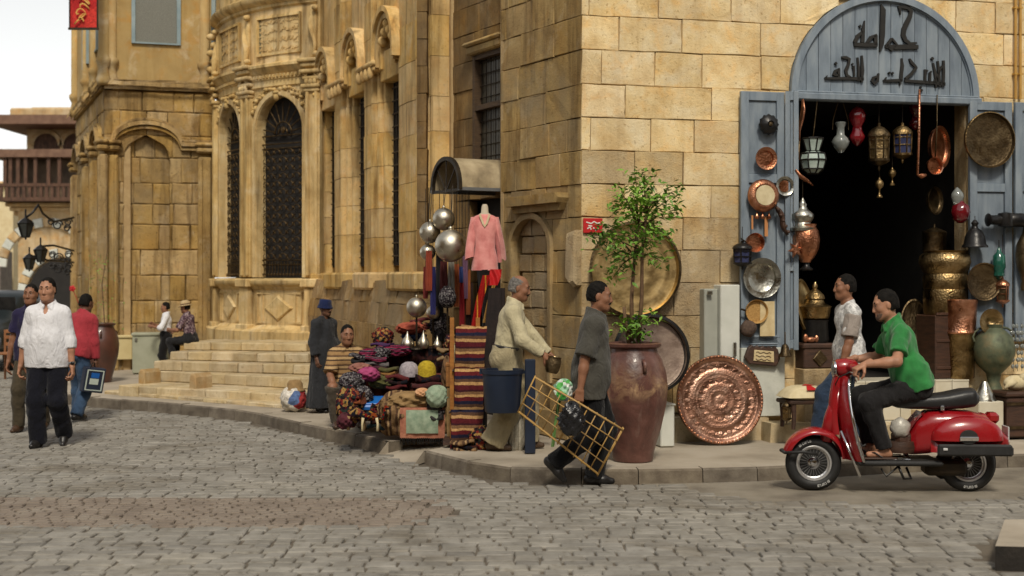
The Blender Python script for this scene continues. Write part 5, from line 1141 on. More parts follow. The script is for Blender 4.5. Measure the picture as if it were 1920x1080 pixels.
for s_ in range(3):
    mb = MB(); mb.tube([(s_ * .05 - .05, 0, 0), (s_ * .05 - .05, 0, -.5)], .003, 4)
    obj('string', mb, M_iron, WM[o.name], o)
    for j in range(7): mb = MB(); mb.ell((s_ * .05 - .05 + RND.uniform(-.012, .012), 0, -.03 - .07 * j), (.022 + .01 * (j % 2), .012, .024), n=8, m=6); obj('shell', mb, M_clrg, WM[o.name], o, smooth=True)
vase('bronze_vessel', 'dark bronze vessel hanging at the far right edge', 'vessel', 1925, 470, 150, 40, JUG, M_brz, .2, hang=300)
vase('cone_lamp', 'grey cone shaded lamp beside the green jar foot', 'lamp', 1846, 735, 40, 44, [(0, 0), (1, 0), (1, .1), (.4, .8), (.2, 1), (0, 1)], M_pew, .52)
u, z = RW.hit(1846, 776, .52); mb = MB(); mb.rbox((0, 0, (z + SW) / 2 + .06 - z), (.28, .25, .40), .01); tag(obj('pale_block', mb, M_tile, RW.M(u, z, .52), None), 'pale stone block under the grey cone lamp', 'block')
u, z = RW.hit(1905, 760, .5); wc = thing('wooden_chest', 'dark wooden chest at the far right with a pale conch on top', 'chest', RW.M(u, SW, .5))
mb = MB(); mb.rbox((0, 0, .22), (.42, .35, .40), .015); obj('box', mb, M_wdd, WM[wc.name], wc); mb = MB(); mb.rbox((0, 0, .45), (.46, .39, .05), .015); obj('lid', mb, M_wdd, WM[wc.name], wc); mb = MB(); mb.box((0, -.18, .12), (.43, .02, .03)); mb.box((0, -.18, .36), (.43, .02, .03)); obj('brass_band', mb, M_brz, WM[wc.name], wc)
mb = MB(); mb.ell((0, 0, 0), (.14, .08, .08), n=14, m=10); mb.tube([(-.05, -.03, .02), (-.16, -.05, -.05)], [.06, .01], 8); mb.tube([(.03, -.02, .03), (.13, -.03, .10), (.18, -.03, .12)], [.05, .03, .01], 8); tag(obj('conch_shell', mb, M_cream, RW.M(u, SW + .555, .5), None, smooth=True), 'pale conch shell lying on the dark chest', 'shell')
# left side of the doorway floor: chest, kettle, trays
uC, zC = RW.hit(1528, 690, .10)
mb = MB(); mb.rbox((0, .0, 0), (.36, .30, zC - SW), .01); tag(obj('stone_pedestal', mb, M_wallg, RW.M(uC, (zC + SW) / 2, .08), None), 'low stone pedestal under the studded chest by the bench', 'pedestal')
ch = thing('studded_chest', 'old studded wooden chest left in the shop doorway', 'chest', RW.M(uC, zC + .002, .08)); hC = RW.hit(1528, 643, .1)[1] - zC
mb = MB(); mb.rbox((0, 0, hC / 2), (.34, .26, hC), .012); obj('box', mb, M_wdd, WM[ch.name], ch); mb = MB(); mb.rbox((0, 0, hC - .03), (.37, .29, .05), .012); obj('lid', mb, M_wdd, WM[ch.name], ch)
mb = MB(); mb.slab([(-.08, .1), (0, .02), (.08, .1), (0, .19)], -.15, -.12, .006); obj('diamond_plate', mb, M_brz, WM[ch.name], ch)
zT2 = zC + hC + .003; lobj('black_drum', 'black round stand under the brass kettle', 'stand', [(0, 0), (.13, 0), (.14, .03), (.13, .2), (.14, .23), (0, .23)], M_blk, RW.M(uC + .02, zT2, .06), 24)
lobj('brass_kettle', 'brass kettle with domed lid and wide rim by the doorway', 'kettle', [(0, 0), (.12, 0), (.14, .02), (.16, .12), (.17, .13), (.15, .14), (.10, .16), (.085, .2), (.10, .21), (.09, .25), (.05, .29), (.02, .31), (.03, .34), (.01, .38), (0, .38)], M_brs, RW.M(uC + .02, zT2 + .235, .06), 32)
u, z = RW.hit(1510, 575, .03); lobj('pale_oval_tray', 'pale oval tray leaning in the left corner of the doorway', 'tray', tray_prof(.2, .02), M_brsr, RW.M(u, z, .0) @ RZ(35) @ RX(78) @ S3(.8, 1.4, 1))
u, z = RW.hit(1718, 625, -.3); lobj('dull_tray', 'dull tray leaning inside the dark shop behind the rider', 'tray', tray_prof(.24, .02), M_brz, RW.M(u, z, -.3) @ RX(80) @ S3(.8, 1.5, 1))
mb = MB(); u, z = RW.hit(1535, 634, -.02); mb.ell((0, 0, 0), (.05, .03, .03)); mb.ell((.06, 0, .01), (.025, .02, .04)); mb.ell((-.06, 0, .015), (.03, .02, .045)); tag(obj('carved_bird', mb, M_cop, RW.M(uC - .08, zT2 + .035, .18), None, smooth=True), 'small copper bird figure on the studded chest', 'figurine')
bnch = thing('cushioned_bench', 'low wooden bench with a cream cushion and red triangle by the doorstep', 'bench', RW.M(*RW.hit(1500, 796, .52), .52)); u, z = RW.hit(1500, 796, .52); M0 = RW.M(u, .30, .52)
mb = MB(); mb.grid(lambda i, j: ((i - .5) * .46, (j - .5) * .34, 0), 1, 1); mb = MB(); mb.rbox((0.05, 0, .24), (.46, .34, .04), .01); obj('seat', mb, M_wdd, M0, bnch)
for sx in (-.13, .23):
    for sy in (-.13, .13): mb = MB(); mb.tube([(sx, sy, -.02), (sx * .95, sy, .1), (sx, sy, .23)], [.02, .025, .03], 8); obj('leg', mb, M_wdd, M0, bnch)
mb = MB()
def cush(a, b, w=.5, d=.38, h=.11):
    x, y = 2 * a - 1, 2 * b - 1; return (x * w / 2 * (1 - .06 * y * y), y * d / 2 * (1 - .06 * x * x), h * (1 - x ** 4) * (1 - y ** 4) ** .7 if 1 else 0)
mb.grid(lambda a, b: cush(a, b), 14, 10); mb.grid(lambda a, b: tuple(c * s for c, s in zip(cush(1 - a, b), (1, 1, -.25))), 14, 10); cs = obj('cushion', mb, M_cream, M0 @ T((.05, 0, .285)), bnch, smooth=True)
mb = MB(); mb.add([(-.07, -.08, .112), (.09, -.06, .112), (0.03, .06, .116)], [(0, 1, 2)]); mb.add([(-.06, -.18, .075), (.06, -.18, .075), (.02, -.10, .112), (-.03, -.1, .112)], [(0, 1, 2, 3)]); obj('red_patch', mb, M_red, M0 @ T((.05, 0, .285)), cs)
lantern('small_floor_lantern', 'small brass lantern standing on the doorstep under the bench', 1475, 772, 46, 20, M_brz, M_brs, d=.6, n=4)
# ---- big trays, cabinet and pot tree by the corner
u, z, r = dia(RW, 1189, 505, 82, .06); lobj('brass_gong', 'huge dull gold tray hung on the wall behind the pot tree', 'tray', tray_prof(r, .06), M_brsr, face(RW, u, z, .05), 56, parts=[('rim', lambda m: m.lathe([(r - .004, .05), (r + .016, .052), (r + .018, .072), (r - .004, .074)], 56, closed=True), M_brz)])
p = W(1218, 664, 13.0); lobj('grey_tray', 'large worn pinkish tray with thick black rim leaning behind the pot', 'tray', tray_prof(.36, .05), PM('worn_copper', [(.15, .10, .075), (.26, .19, .15), (.35, .27, .21)], .5, .5, 7, .004, 40), T(p) @ RZ(13) @ RX(80), 48, parts=[('rim', lambda m: m.lathe([(.34, .03), (.375, .03), (.38, .075), (.35, .08)], 48, closed=True), M_blk)])
pw_ = thing('white_cabinet', 'tall white metal utility cabinet against the wall behind the copper tray', 'cabinet', RW.M(RW.hit(1360, 800, .2)[0], SW, .2)); u0, zt = RW.hit(1352, 534, .2); u1, _ = RW.hit(1388, 534, .2)
M_cab = PM('white_enamel', [lin(196, 198, 188), lin(214, 215, 206)], .45, 0, 4, .001, 30); M_cabg = PM('grey_enamel', [lin(150, 152, 142), lin(170, 171, 160)], .5, 0, 4)
mb = MB(); mb.rbox(((u0 + u1) / 2, .15, (zt + SW) / 2), (u1 - u0, .28, zt - SW), .008); obj('body', mb, M_cab, RW.M(0, 0, .2), pw_)
ul = RW.hit(1326, 534, .2)[0]; mb = MB(); mb.rbox(((ul + u0) / 2 - .004, .12, (zt + SW) / 2 - .02), (u0 - ul, .18, zt - SW - .04), .008); obj('side_box', mb, M_cabg, RW.M(0, 0, .16), pw_)
mb = MB(); mb.rbox((u0 + .14, -.012, RW.hit(1370, 655, .2)[1]), (.03, .03, .14), .006); obj('latch', mb, M_pew, RW.M(0, 0, .2), pw_); mb = MB(); mb.rbox((ul + .04, .03, zt - .08), (.05, .03, .04), .005); obj('lock', mb, M_pew, RW.M(0, 0, .2), pw_)
cb2 = GR(1252, 838, SW); mb = MB(); mb.rbox((0, .12, .2), (.14, .24, .40), .01); mb.rbox((0, .12, .405), (.16, .26, .02), .006); tag(obj('white_plinth_box', mb, M_cab, T(cb2) @ RZ(13), None), 'small white box plinth between the pot and the copper tray', 'box')
p = GR(1352, 834, SW); r = .435; Mt = T(p) @ RZ(8) @ T((0, .05, r)) @ RX(82)
ct = lobj('copper_tray', 'big shining engraved copper tray leaning upright beside the kerb', 'tray', [(0, -.012), (r * .97, -.012), (r, .0), (r, .022), (r * .985, .03), (r * .93, .028), (r * .90, .012), (r * .86, .004), (r * .62, .002), (r * .60, .006), (r * .57, .006), (r * .55, .002), (r * .3, .003), (r * .28, .007), (r * .25, .003), (0, .005)], M_copr, Mt, 72)
mb = MB()
for k in range(72): a = 2 * math.pi * k / 72; mb.ell((r * .965 * math.cos(a), r * .965 * math.sin(a), .028), (.014, .014, .010), n=6, m=4)
tag(obj('beaded_rim', mb, M_cop, Mt, ct, smooth=True), kind='stuff')
mb = MB()
for ring, cnt, rw in ((.75, 24, .035), (.43, 16, .035)):
    for k in range(cnt): a = 2 * math.pi * k / cnt; mb.ell((r * ring * math.cos(a), r * ring * math.sin(a), .003), (rw, rw * .6, .0028), n=8, m=4)
tag(obj('embossing', mb, M_copr, Mt, ct, smooth=True), kind='stuff')
# glazed pot
pp = GR(1187, 863, SW); PY = pp.y; k = PY / F
m, nt3, bs = new_mat('glazed_oxblood'); L3 = nt3.links.new; v3 = vecsrc(nt3, 'Object', False)
c1 = ramp(nt3, [(.055, .024, .020), (.12, .050, .038), (.20, .095, .075)], [.3, .5, .7]); L3(noise(nt3, v3, 3, 6, .6, .5), c1.inputs[0])
sp3 = nt3.nodes.new('ShaderNodeSeparateXYZ'); L3(v3, sp3.inputs[0]); zr = ramp(nt3, [(0, 0, 0), (0, 0, 0), (1, 1, 1), (.3, .3, .3), (0, 0, 0)], [0, .52, .66, .78, .92]); L3(sp3.outputs[2], zr.inputs[0])
nz3 = ramp(nt3, [(0, 0, 0), (1, 1, 1)], [.42, .66]); L3(noise(nt3, v3, 7, 7, .7, .8), nz3.inputs[0])
ff = nod(nt3, 'ShaderNodeMath', operation='MULTIPLY'); L3(zr.outputs[0], ff.inputs[0]); L3(nz3.outputs[0], ff.inputs[1])
cc = mix(nt3, c1.outputs[0], (.46, .30, .16, 1), ff.outputs[0]); st3 = ramp(nt3, [(0, 0, 0), (1, 1, 1)], [.58, .7]); L3(noise(nt3, vecsrc(nt3, 'Object', False, (7, 7, .8)), 1, 5, .6), st3.inputs[0]); cc = mix(nt3, cc, (.22, .16, .13, 1), nmul(nt3, st3.outputs[0], .5))
finish(nt3, bs, cc, .40, 0, noise(nt3, v3, 14, 4), .012, .7); bs.inputs['Coat Weight'].default_value = .12; M_pot = m
POTP = [(0, 0), (36, 0), (38, 4), (39, 16), (52, 60), (62, 105), (65, 140), (62, 165), (54, 190), (46, 203), (45, 210), (52, 214), (53, 219), (47, 221), (42, 214), (42, 196), (0, 190)]
def pot(name, label, M, s=1.0, mat=M_pot):
    mb = MB(); mb.lathe([(a * k * s, b * k * s) for a, b in POTP], 48); o = tag(obj(name, mb, mat, M, None, auto=40), label, 'pot')
    mb = MB(); mb.lathe([(0, 0), (41 * k * s, 0), (41 * k * s, .02), (0, .03)], 20); obj('soil', mb, M_ground, M @ T((0, 0, 192 * k * s)), o)
    for a in (0, 2.1, 4.2):
      mb = MB(); mb.tube([(56 * k * s * math.cos(a), 56 * k * s * math.sin(a), 190 * k * s), (64 * k * s * math.cos(a), 64 * k * s * math.sin(a), 185 * k * s), (63 * k * s * math.cos(a), 63 * k * s * math.sin(a), 168 * k * s)], .018, 8)
      obj('lug', mb, mat, M @ RZ(-75), o, smooth=True)
    return o
pot('glazed_pot', 'tall glazed oxblood pot with a leafy sapling by the kerb', T(pp))
# the sapling
tp = pp + Vector((0, 0, 200 * k)); tr = thing('potted_tree', 'slender green leafed sapling growing from the tall glazed pot', 'tree', T(tp))
M_bark = PM('sapling_bark', [lin(84, 62, 44), lin(118, 92, 66)], .9, 0, 12, .004, 60)
M_leaf = PM('sapling_leaf', [(.055, .14, .012), (.13, .27, .024), (.25, .42, .048)], .5, 0, 3, 0, 30, coords='World')
Lk = lambda px, py, dy=0: W(px, py, PY + dy) - tp
rt = random.Random(4); mb = MB(); tips = []
stems = [[Lk(1185, 640), Lk(1184, 560, .03), Lk(1190, 480, .02), Lk(1196, 430), Lk(1192, 380)], [Lk(1197, 640, .03), Lk(1203, 560, .0), Lk(1204, 470, -.05), Lk(1212, 400, -.05), Lk(1216, 365)], [Lk(1180, 645), Lk(1172, 600, .05), Lk(1170, 575, .05)]]
for s_ in stems: mb.tube(s_, [.022, .018, .014, .011, .007][:len(s_)], 7)
heads = [(1192, 330, 0), (1208, 350, .1), (1165, 360, -.1), (1232, 375, -.12), (1258, 372, .1), (1150, 395, .1), (1130, 425, 0), (1112, 445, .05), (1185, 395, -.15), (1225, 405, .1), (1246, 440, -.1), (1215, 440, -.2), (1240, 490, .05), (1160, 440, -.15), (1140, 480, .1), (1165, 490, -.1), (1195, 415, .2), (1272, 355, 0), (1205, 385, -.05), (1180, 365, .15), (1150, 520, .05), (1205, 322, .05), (1268, 398, 0)]
low = [(1165, 605, -.1), (1205, 600, .1), (1190, 615, -.15), (1222, 590, 0), (1175, 620, .12)]
for i, (hx, hy, dy) in enumerate(heads + low):
    tip = Lk(hx, hy, dy); root_ = (stems[i % 2][2] if hy > 400 else stems[i % 2][3]) if i < len(heads) else stems[i % 2][0]
    mid = root_.lerp(tip, .55) + Vector((0, rt.uniform(-.06, .06), .04)); mb.tube([root_, mid, tip], [.008, .006, .003], 5); tips.append((root_, mid, tip))
trunk = obj('trunk', mb, M_bark, T(tp), tr, smooth=True)
mb = MB()
def leafm(p, L, yaw, pit, roll):
    Mx = T(p) @ Matrix.Rotation(yaw, 4, 'Z') @ Matrix.Rotation(pit, 4, 'Y') @ Matrix.Rotation(roll, 4, 'X'); w = L * .42
    mb.add([(0, 0, 0), (L * .35, w * .5, L * .05), (L, 0, -L * .06), (L * .35, -w * .5, L * .05), (L * .4, 0, 0)], [(0, 4, 1), (1, 4, 2), (2, 4, 3), (3, 4, 0)], Mx)
for i, (a, b, c) in enumerate(tips):
    for _ in range(64 if i < len(heads) else 45):
        t = rt.random() ** .38; q = (a.lerp(b, t * 2) if t < .5 else b.lerp(c, t * 2 - 1)) + Vector((rt.gauss(0, .062), rt.gauss(0, .07), rt.gauss(0, .05)))
        leafm(q, rt.uniform(.048, .088), rt.uniform(0, 6.28), rt.uniform(-.7, .9), rt.uniform(-.8, .8))
tag(obj('crown', mb, M_leaf, T(tp), tr), kind='stuff')
# litter bin on a post
bp = GR(994, 851, SW); k2 = bp.y / F; bn_ = thing('litter_bin', 'navy blue litter bucket fixed to a square blue post by the kerb', 'litter bin', T(bp))
M_navp = PM('navy_plastic', [lin(22, 32, 50), lin(30, 42, 62)], .42, 0, 5, .001, 40)
mb = MB(); hP = (851 - 674) * k2; mb.rbox((0, .05, hP / 2), (20 * k2, .09, hP), .008); obj('post', mb, M_navp, T(bp), bn_)
bx = (942 - 994) * k2; zb = (851 - 772) * k2; zt = (851 - 692) * k2
mb = MB(); mb.lathe([(0, zb), (32 * k2, zb), (33 * k2, zb + .01), (37.5 * k2, zt - .04), (39.5 * k2, zt - .04), (40 * k2, zt), (36.5 * k2, zt), (33 * k2, zb + .05), (0, zb + .03)], 36); obj('bucket', mb, M_navp, T(bp) @ T((bx, .0, 0)), bn_, auto=40)
mb = MB(); mb.box((-.07, .05, zt - .03), (.16, .03, .03)); mb.box((bx - 40 * k2, 0, zt - .02), (.03, .05, .05)); obj('clamp', mb, M_navp, T(bp), bn_)
# ---- grey utility cabinets, second pot by the ochre house
kc = GR(282, 701, SW); kk = kc.y / F; uc = thing('utility_cabinet', 'grey green metal utility cabinet beside the man with the white shirt and black trousers', 'cabinet', T(kc)); M_gg = PM('grey_green_paint', [lin(146, 148, 126), lin(166, 167, 146)], .55, 0, 4)
mb = MB(); mb.rbox((0, .2, 36 * kk), (66 * kk, .4, 70 * kk), .012); obj('body', mb, M_gg, T(kc) @ RZ(10), uc); mb = MB(); mb.rbox((0, .2, 74 * kk), (70 * kk, .44, .05), .012); obj('lid', mb, M_gg, T(kc) @ RZ(10), uc); mb = MB(); mb.box((0, .2, .0), (60 * kk, .36, .08)); obj('foot', mb, M_iron, T(kc) @ RZ(10), uc)
mb = MB(); mb.rbox((-26 * kk, -.01, 64 * kk), (.04, .02, .06), .005); obj('lock', mb, M_pew, T(kc) @ RZ(10), uc)
kc = GR(232, 694, SW); mb = MB(); mb.rbox((0, .15, 20 * kk + .2), (32 * kk, .3, 44 * kk), .012); mb.rbox((0, .15, 42 * kk + .21), (38 * kk, .36, .05), .012); tag(obj('cream_cabinet', mb, PM('cream_paint', [lin(190, 172, 122), lin(206, 190, 142)], .6, 0, 4), T(kc) @ RZ(12), None), 'small cream meter box between the far pot and the grey cabinet', 'cabinet')
kc = GR(190, 716, SW); s2 = kc.y / F / k; pot('glazed_pot', 'brown glazed pot with a thin climber at the foot of the ochre house', T(kc), s2 * .50, PM('brown_glaze', [(.05, .02, .014), (.11, .042, .028)], .4, 0, 4, .003, 30, coat=.3))
tq = kc + Vector((0, 0, .62)); cl = thing('climbing_plant', 'thin sparse climber rising from the far brown pot up the ochre wall', 'plant', T(tq)); mb = MB(); mb.tube([(0, 0, -.25), (.02, .1, .3), (-.05, .2, .9), (.03, .25, 1.5)], [.012, .01, .008, .004], 6); obj('stem', mb, M_bark, T(tq), cl)
mb = MB()
for _ in range(260):
    t = rt.random(); leafm(Vector((rt.gauss(0, .12), .15 * t + rt.gauss(0, .05), -.1 + 1.5 * t)), rt.uniform(.03, .06), rt.uniform(0, 6.3), rt.uniform(-.6, .8), rt.uniform(-.6, .6))
tag(obj('foliage', mb, M_leaf, T(tq), cl), kind='stuff')
mb = MB(); [mb.ell((.03 * math.cos(k * 1.26), -.01, .03 * math.sin(k * 1.26)), (.024, .012, .024)) for k in range(5)]; mb.ell((0, -.02, 0), .016); mb.tube([(0, 0, 0), (.05, .1, -.2), (.1, .3, -.5)], .006, 5); tag(obj('red_flower', mb, M_red, T(W(136, 541, 22.5)), None, smooth=True), 'small red blossom against the edge of the ochre house', 'flower')
# ---- scrolled street lanterns on the ochre house
def street_lantern(label, px, py, Y, wid, bracket=None):
    kk = Y / F; p = W(px, py, Y); o = thing('street_lantern', label, 'street lamp', T(p), 'black lanterns on the ochre house'); w, h = wid * kk / 2, wid * kk * .95
    mb = MB(); mb.lathe([(0, -h * .62), (w * .14, -h * .6), (w * .12, -h * .5), (w * .45, -h * .48), (w * .5, -h * .45)], 6); mb.lathe([(w * 1.0, h * .45), (w * 1.08, h * .48), (w * .6, h * .7), (w * .15, h * .85), (w * .1, h), (0, h * 1.05)], 6); mb.tube([(0, 0, h), (0, 0, h * 1.4)], .015, 6)
    for i in range(6): a = math.pi * i / 3; mb.tube([(w * .5 * math.cos(a), w * .5 * math.sin(a), -h * .45), (w * math.cos(a), w * math.sin(a), h * .45)], w * .07, 5)
    obj('frame', mb, M_blk, T(p), o); mb = MB(); mb.lathe([(w * .46, -h * .44), (w * .95, h * .45)], 6, closed=True); obj('pane', mb, PM('smoked_glass', [(.02, .022, .02), (.06, .065, .06)], .15, 0, 6), T(p), o)
    if bracket:
        mb = MB(); b = [W(x, y, Y + dy) - p for x, y, dy in bracket]; mb.tube(b, .02, 8); e = b[-1]
        for r_, ox, oz in ((.10, -.30, -.14), (.07, -.12, -.20), (.07, -.42, -.08), (.08, -.1, -.08)): mb.tube([e + Vector((ox + r_ * (1 - t / 26) * math.cos(t * .55), 0, oz + r_ * (1 - t / 26) * math.sin(t * .55))) for t in range(18)], .014, 6)
        obj('bracket', mb, M_blk, T(p), o, smooth=True)
street_lantern('black street lantern hanging highest on its own bar', 48, 432, 24.0, 30, [(48, 408, 0), (60, 400, 0), (72, 384, .1), (80, 400, .4), (100, 416, .8), (138, 408, 1.6)])
street_lantern('grey glazed street lantern right behind the white shirted man, upper of two', 76, 480, 25.0, 26, [(76, 462, 0), (100, 460, .4), (138, 470, 1.8)])
street_lantern('grey glazed street lantern behind the white shirted man, lower of two', 55, 495, 25.6, 24, [(55, 478, 0), (90, 488, .5), (138, 492, 1.9)])
# ================================================================== the pavement stall
def heap(name, label, cat, px, py, wpx, hpx, Y, mat, dep=.25, lump=.18, seed=0, group=None, flatb=.25, mats=None, yaw=0):
    """a soft lumpy bundle standing with its base at py+hpx/2"""
    kk = Y / F; p = W(px, py + hpx / 2, Y); w, h = wpx * kk / 2, hpx * kk; rg = random.Random(seed + 17); ph = [rg.uniform(0, 6) for _ in range(8)]; mb = MB(); n, m = 44, 20
    def fn(i, j):
        a = 2 * math.pi * i; t = math.pi * (j - .5); x, y, z = math.cos(t) * math.cos(a), math.cos(t) * math.sin(a), math.sin(t)
        d = 1 + lump * (.6 * math.sin(2 * a + ph[0] + 2 * z) + .5 * (1 - 2 * abs(math.sin(3 * a + 4 * z + ph[1]))) + .45 * (1 - 2 * abs(math.sin(5 * a - 5 * z + ph[2]))) + .25 * math.sin(13 * a + 9 * z + ph[3])) * math.cos(t)
        sx = math.copysign(abs(x) ** .8, x) * d; sy = math.copysign(abs(y) ** .8, y) * d; zz = (z * (1 + .12 * math.sin(4 * a + ph[4]) * abs(z)) + 1) / 2
        return (sx * w, sy * dep / 2, max(zz * h, 0))
    mb.grid(fn, n, m, closeu=True); return tag(obj(name, mb, mat, T(p) @ RZ(yaw), None, smooth=True), label, cat, group)
def table(name, label, x0, x1, ytop, ybot, Y, dep, mat, cat='table'):
    kk = Y / F; a, b = W(x0, ybot, Y), W(x1, ytop, Y); w, h = b.x - a.x, b.z - a.z; M0 = T(((a.x + b.x) / 2, Y, a.z)); o = thing(name, label, cat, M0)
    mb = MB(); mb.rbox((0, dep / 2, h - .015), (w, dep, .03), .006); obj('top', mb, M_wdd, M0, o)
    mb = MB(); n = 40
    mb.grid(lambda i, j: ((i - .5) * w * 1.02, -.015 - .012 * math.sin(i * 37 + j * 2) - .008 * math.sin(i * 61), h * (1.004 - j)), n, 6)
    mb.grid(lambda i, j: ((i - .5) * w * 1.02, dep * j - .015, h + .006 + .002 * math.sin(i * 30 + j * 9)), n, 4)
    for sx in (-1, 1): mb.grid(lambda i, j: (sx * w * .51 + sx * .01 * math.sin(i * 20), -.015 + dep * i, h * (1.004 - j)), 10, 6)
    obj('cloth', mb, mat, M0, o, smooth=True)
    for sx in (-.45, .45):
        for sy in (.06, dep - .06): mb = MB(); mb.box((sx * w, sy, h / 2 - .02), (.04, .04, h - .04)); obj('leg', mb, M_wdd, M0, o)
    return o
C_ = lambda *a: lin(*a)
M_dkcloth = patchwork('dark_print', [C_(28, 18, 18), C_(46, 22, 24), C_(22, 22, 30), C_(58, 30, 26)], 26)
M_mag = stripes('magenta_print', [C_(120, 26, 60), C_(46, 20, 34), C_(150, 56, 86), C_(34, 28, 40), C_(96, 90, 92)], [0, .3, .5, .62, .9], 'Z', 26, wob=.9)
M_multi = patchwork('gaudy_print', [C_(110, 34, 30), C_(150, 116, 62), C_(40, 50, 44), C_(60, 24, 36), C_(130, 70, 44), C_(24, 24, 34), C_(34, 22, 24)], 34)
M_paisley = patchwork('grey_paisley', [C_(30, 28, 32), C_(78, 74, 78), C_(120, 116, 116), C_(40, 30, 36)], 70)
M_pink = PM('hot_pink_cloth', [C_(130, 40, 84), C_(170, 70, 116)], .85, 0, 12, .006, 60)
M_brown = stripes('brown_blanket', [C_(120, 94, 66), C_(84, 62, 46), C_(156, 128, 92), C_(70, 52, 42), C_(136, 108, 76)], [0, .2, .45, .6, .8], 'X', 9, wob=.4)
M_kil = stripes('kilim_stripes', [C_(84, 30, 36), C_(176, 138, 92), C_(84, 60, 46), C_(34, 34, 54), C_(96, 34, 38), C_(190, 150, 100), C_(120, 90, 64), C_(60, 28, 34)], [0, .18, .30, .42, .55, .70, .80, .92], 'Z', 4.1, wob=.12)
M_mint = PM('mint_cloth', [C_(120, 140, 118), C_(160, 174, 150)], .95, 0, 18, .006, 80)
M_sal = PM('salmon_cloth', [C_(150, 92, 72), C_(186, 126, 100)], .95, 0, 20, .006, 80)
M_tan = PM('tan_cloth', [C_(124, 98, 62), C_(156, 126, 84)], .95, 0, 14, .006, 80)
M_bluep = PM('blue_plastic', [C_(20, 84, 164), C_(36, 110, 190)], .4, 0, 5)
YS = 14.6
table('display_table', 'upper stall table under a dark cloth holding the silver bottles', 700, 836, 654, 760, 14.9, .5, M_dkcloth)
table('display_table', 'lower front stall table with a brown print cloth and caps', 655, 832, 706, 790, 14.25, .5, PM('rust_cloth', [C_(58, 26, 20), C_(110, 48, 34)], .95, 0, 7, .006, 60))
TD = [(0, 0), (.8, 0), (1, .12), (1, .3), (.8, .48), (.4, .66), (.16, .84), (.06, 1), (0, 1)]
def free_vase(name, label, cat, px, py0, py1, wid, Y, prof, mat, group=None, n=24, flute=None):
    kk = Y / F; p = W(px, py1, Y); h = (py1 - py0) * kk; w = wid * kk / 2; return lobj(name, label, cat, [(a * w, b * h) for a, b in prof], mat, T(p), n, group, flute=flute)
for px, top_, wd, nm in ((764, 621, 26, 'leftmost of three silver drop bottles on the upper table'), (794, 619, 22, 'middle one of three silver drop bottles on the upper table'), (820, 630, 18, 'rightmost and smallest of three silver drop bottles on the upper table')):
    free_vase('silver_bottle', nm, 'bottle', px, top_, 653, wd, 14.85, TD, M_slv, 'silver drop bottles on the stall')
for px, py, r, Y, nm in ((832, 411, 21, 14.75, 'topmost big silver globe hanging by the awning'), (806, 436, 20, 14.85, 'silver globe second from top at the left of the cluster'), (845, 461, 30, 14.4, 'largest silver globe at the front of the hanging cluster'), (802, 473, 15, 14.9, 'small silver globe lowest in the hanging cluster'), (781, 576, 19, 14.7, 'silver globe standing low on the left above the stall table'), (812, 586, 13, 14.95, 'half hidden narrow silver globe beside the patterned egg')):
    kk = Y / F; p = W(px, py, Y); o = lobj('silver_globe', nm, 'globe', [(r * kk * math.sin(math.pi * i / 20), -r * kk * 1.02 * math.cos(math.pi * i / 20)) for i in range(21)], M_slv, T(p), 32, 'silver globes')
    mb = MB(); mb.lathe([(0, r * kk), (r * kk * .14, r * kk), (r * kk * .12, r * kk * 1.18), (0, r * kk * 1.25)], 12); obj('stem_cap', mb, M_slv, T(p), o, smooth=True)
    if py < 500: mb = MB(); mb.tube([(0, 0, r * kk * 1.1), (.02, .1, 2.74 - p.z)], .004, 5); obj('cord', mb, M_iron, T(p), o)
    else: mb = MB(); mb.tube([(0, 0, -r * kk), (0, .02, W(px, 655, Y).z - p.z)], .012, 6); mb.lathe([(.0, 0), (.07, 0), (.06, .015), (0, .02)], 14, T((0, .02, W(px, 655, Y).z - p.z))); obj('stand', mb, M_iron, T(p), o)
o = free_vase('patterned_egg', 'black and silver patterned egg lamp on a stick above the table', 'egg lamp', 839, 535, 578, 34, 14.6, [(0, 0), (.5, .03), (.9, .25), (1, .5), (.8, .78), (.4, .95), (0, 1)], M_paisley); mb = MB(); mb.tube([(0, 0, 0), (0, .02, W(839, 655, 14.6).z - WM[o.name].translation.z)], .012, 6); obj('stand', mb, M_iron, WM[o.name], o)
# mannequin with pink top
mp = W(909, 505, 14.1); kk = 14.1 / F; mq = thing('mannequin', 'dress form in a pink beaded tunic at the stall doorway', 'mannequin', T((mp.x, 14.1, SW)))
rings = [(0, 22, 13), (18, 21, 13), (40, 17, 11), (58, 18, 12), (78, 23, 13), (92, 22, 11), (100, 15, 8), (106, 7, 6), (118, 6, 6), (122, 4, 4)]
mb = MB(); mb.grid(lambda i, j: (lambda r: (r[1] * kk * math.cos(2 * math.pi * i), r[2] * kk * math.sin(2 * math.pi * i), r[0] * kk))(rings[int(round(j * 9))]), 24, 9, closeu=True); obj('form', mb, PM('plaster_form', [C_(190, 178, 156)], .7), T(mp), mq, smooth=True)
M_pnk = PM('pink_tunic', [C_(190, 106, 102), C_(216, 138, 132), C_(230, 160, 152)], .85, 0, 8, .006, 60, sheen=.3)
mb = MB(); rr_ = [(-2, 25, 15), (10, 24, 15), (20, 23.5, 15), (40, 19, 13), (58, 20, 13.5), (78, 25, 15), (92, 25, 13), (100, 18, 10), (103, 10, 8)]
mb.grid(lambda i, j: (lambda r: ((r[1] + .8 * math.sin(14 * math.pi * i)) * kk * math.cos(2 * math.pi * i), (r[2] + .8 * math.sin(10 * math.pi * i)) * kk * math.sin(2 * math.pi * i), r[0] * kk))(rr_[int(round(j * 8))]), 40, 8, closeu=True)
tun = obj('tunic', mb, M_pnk, T(mp), mq, smooth=True)
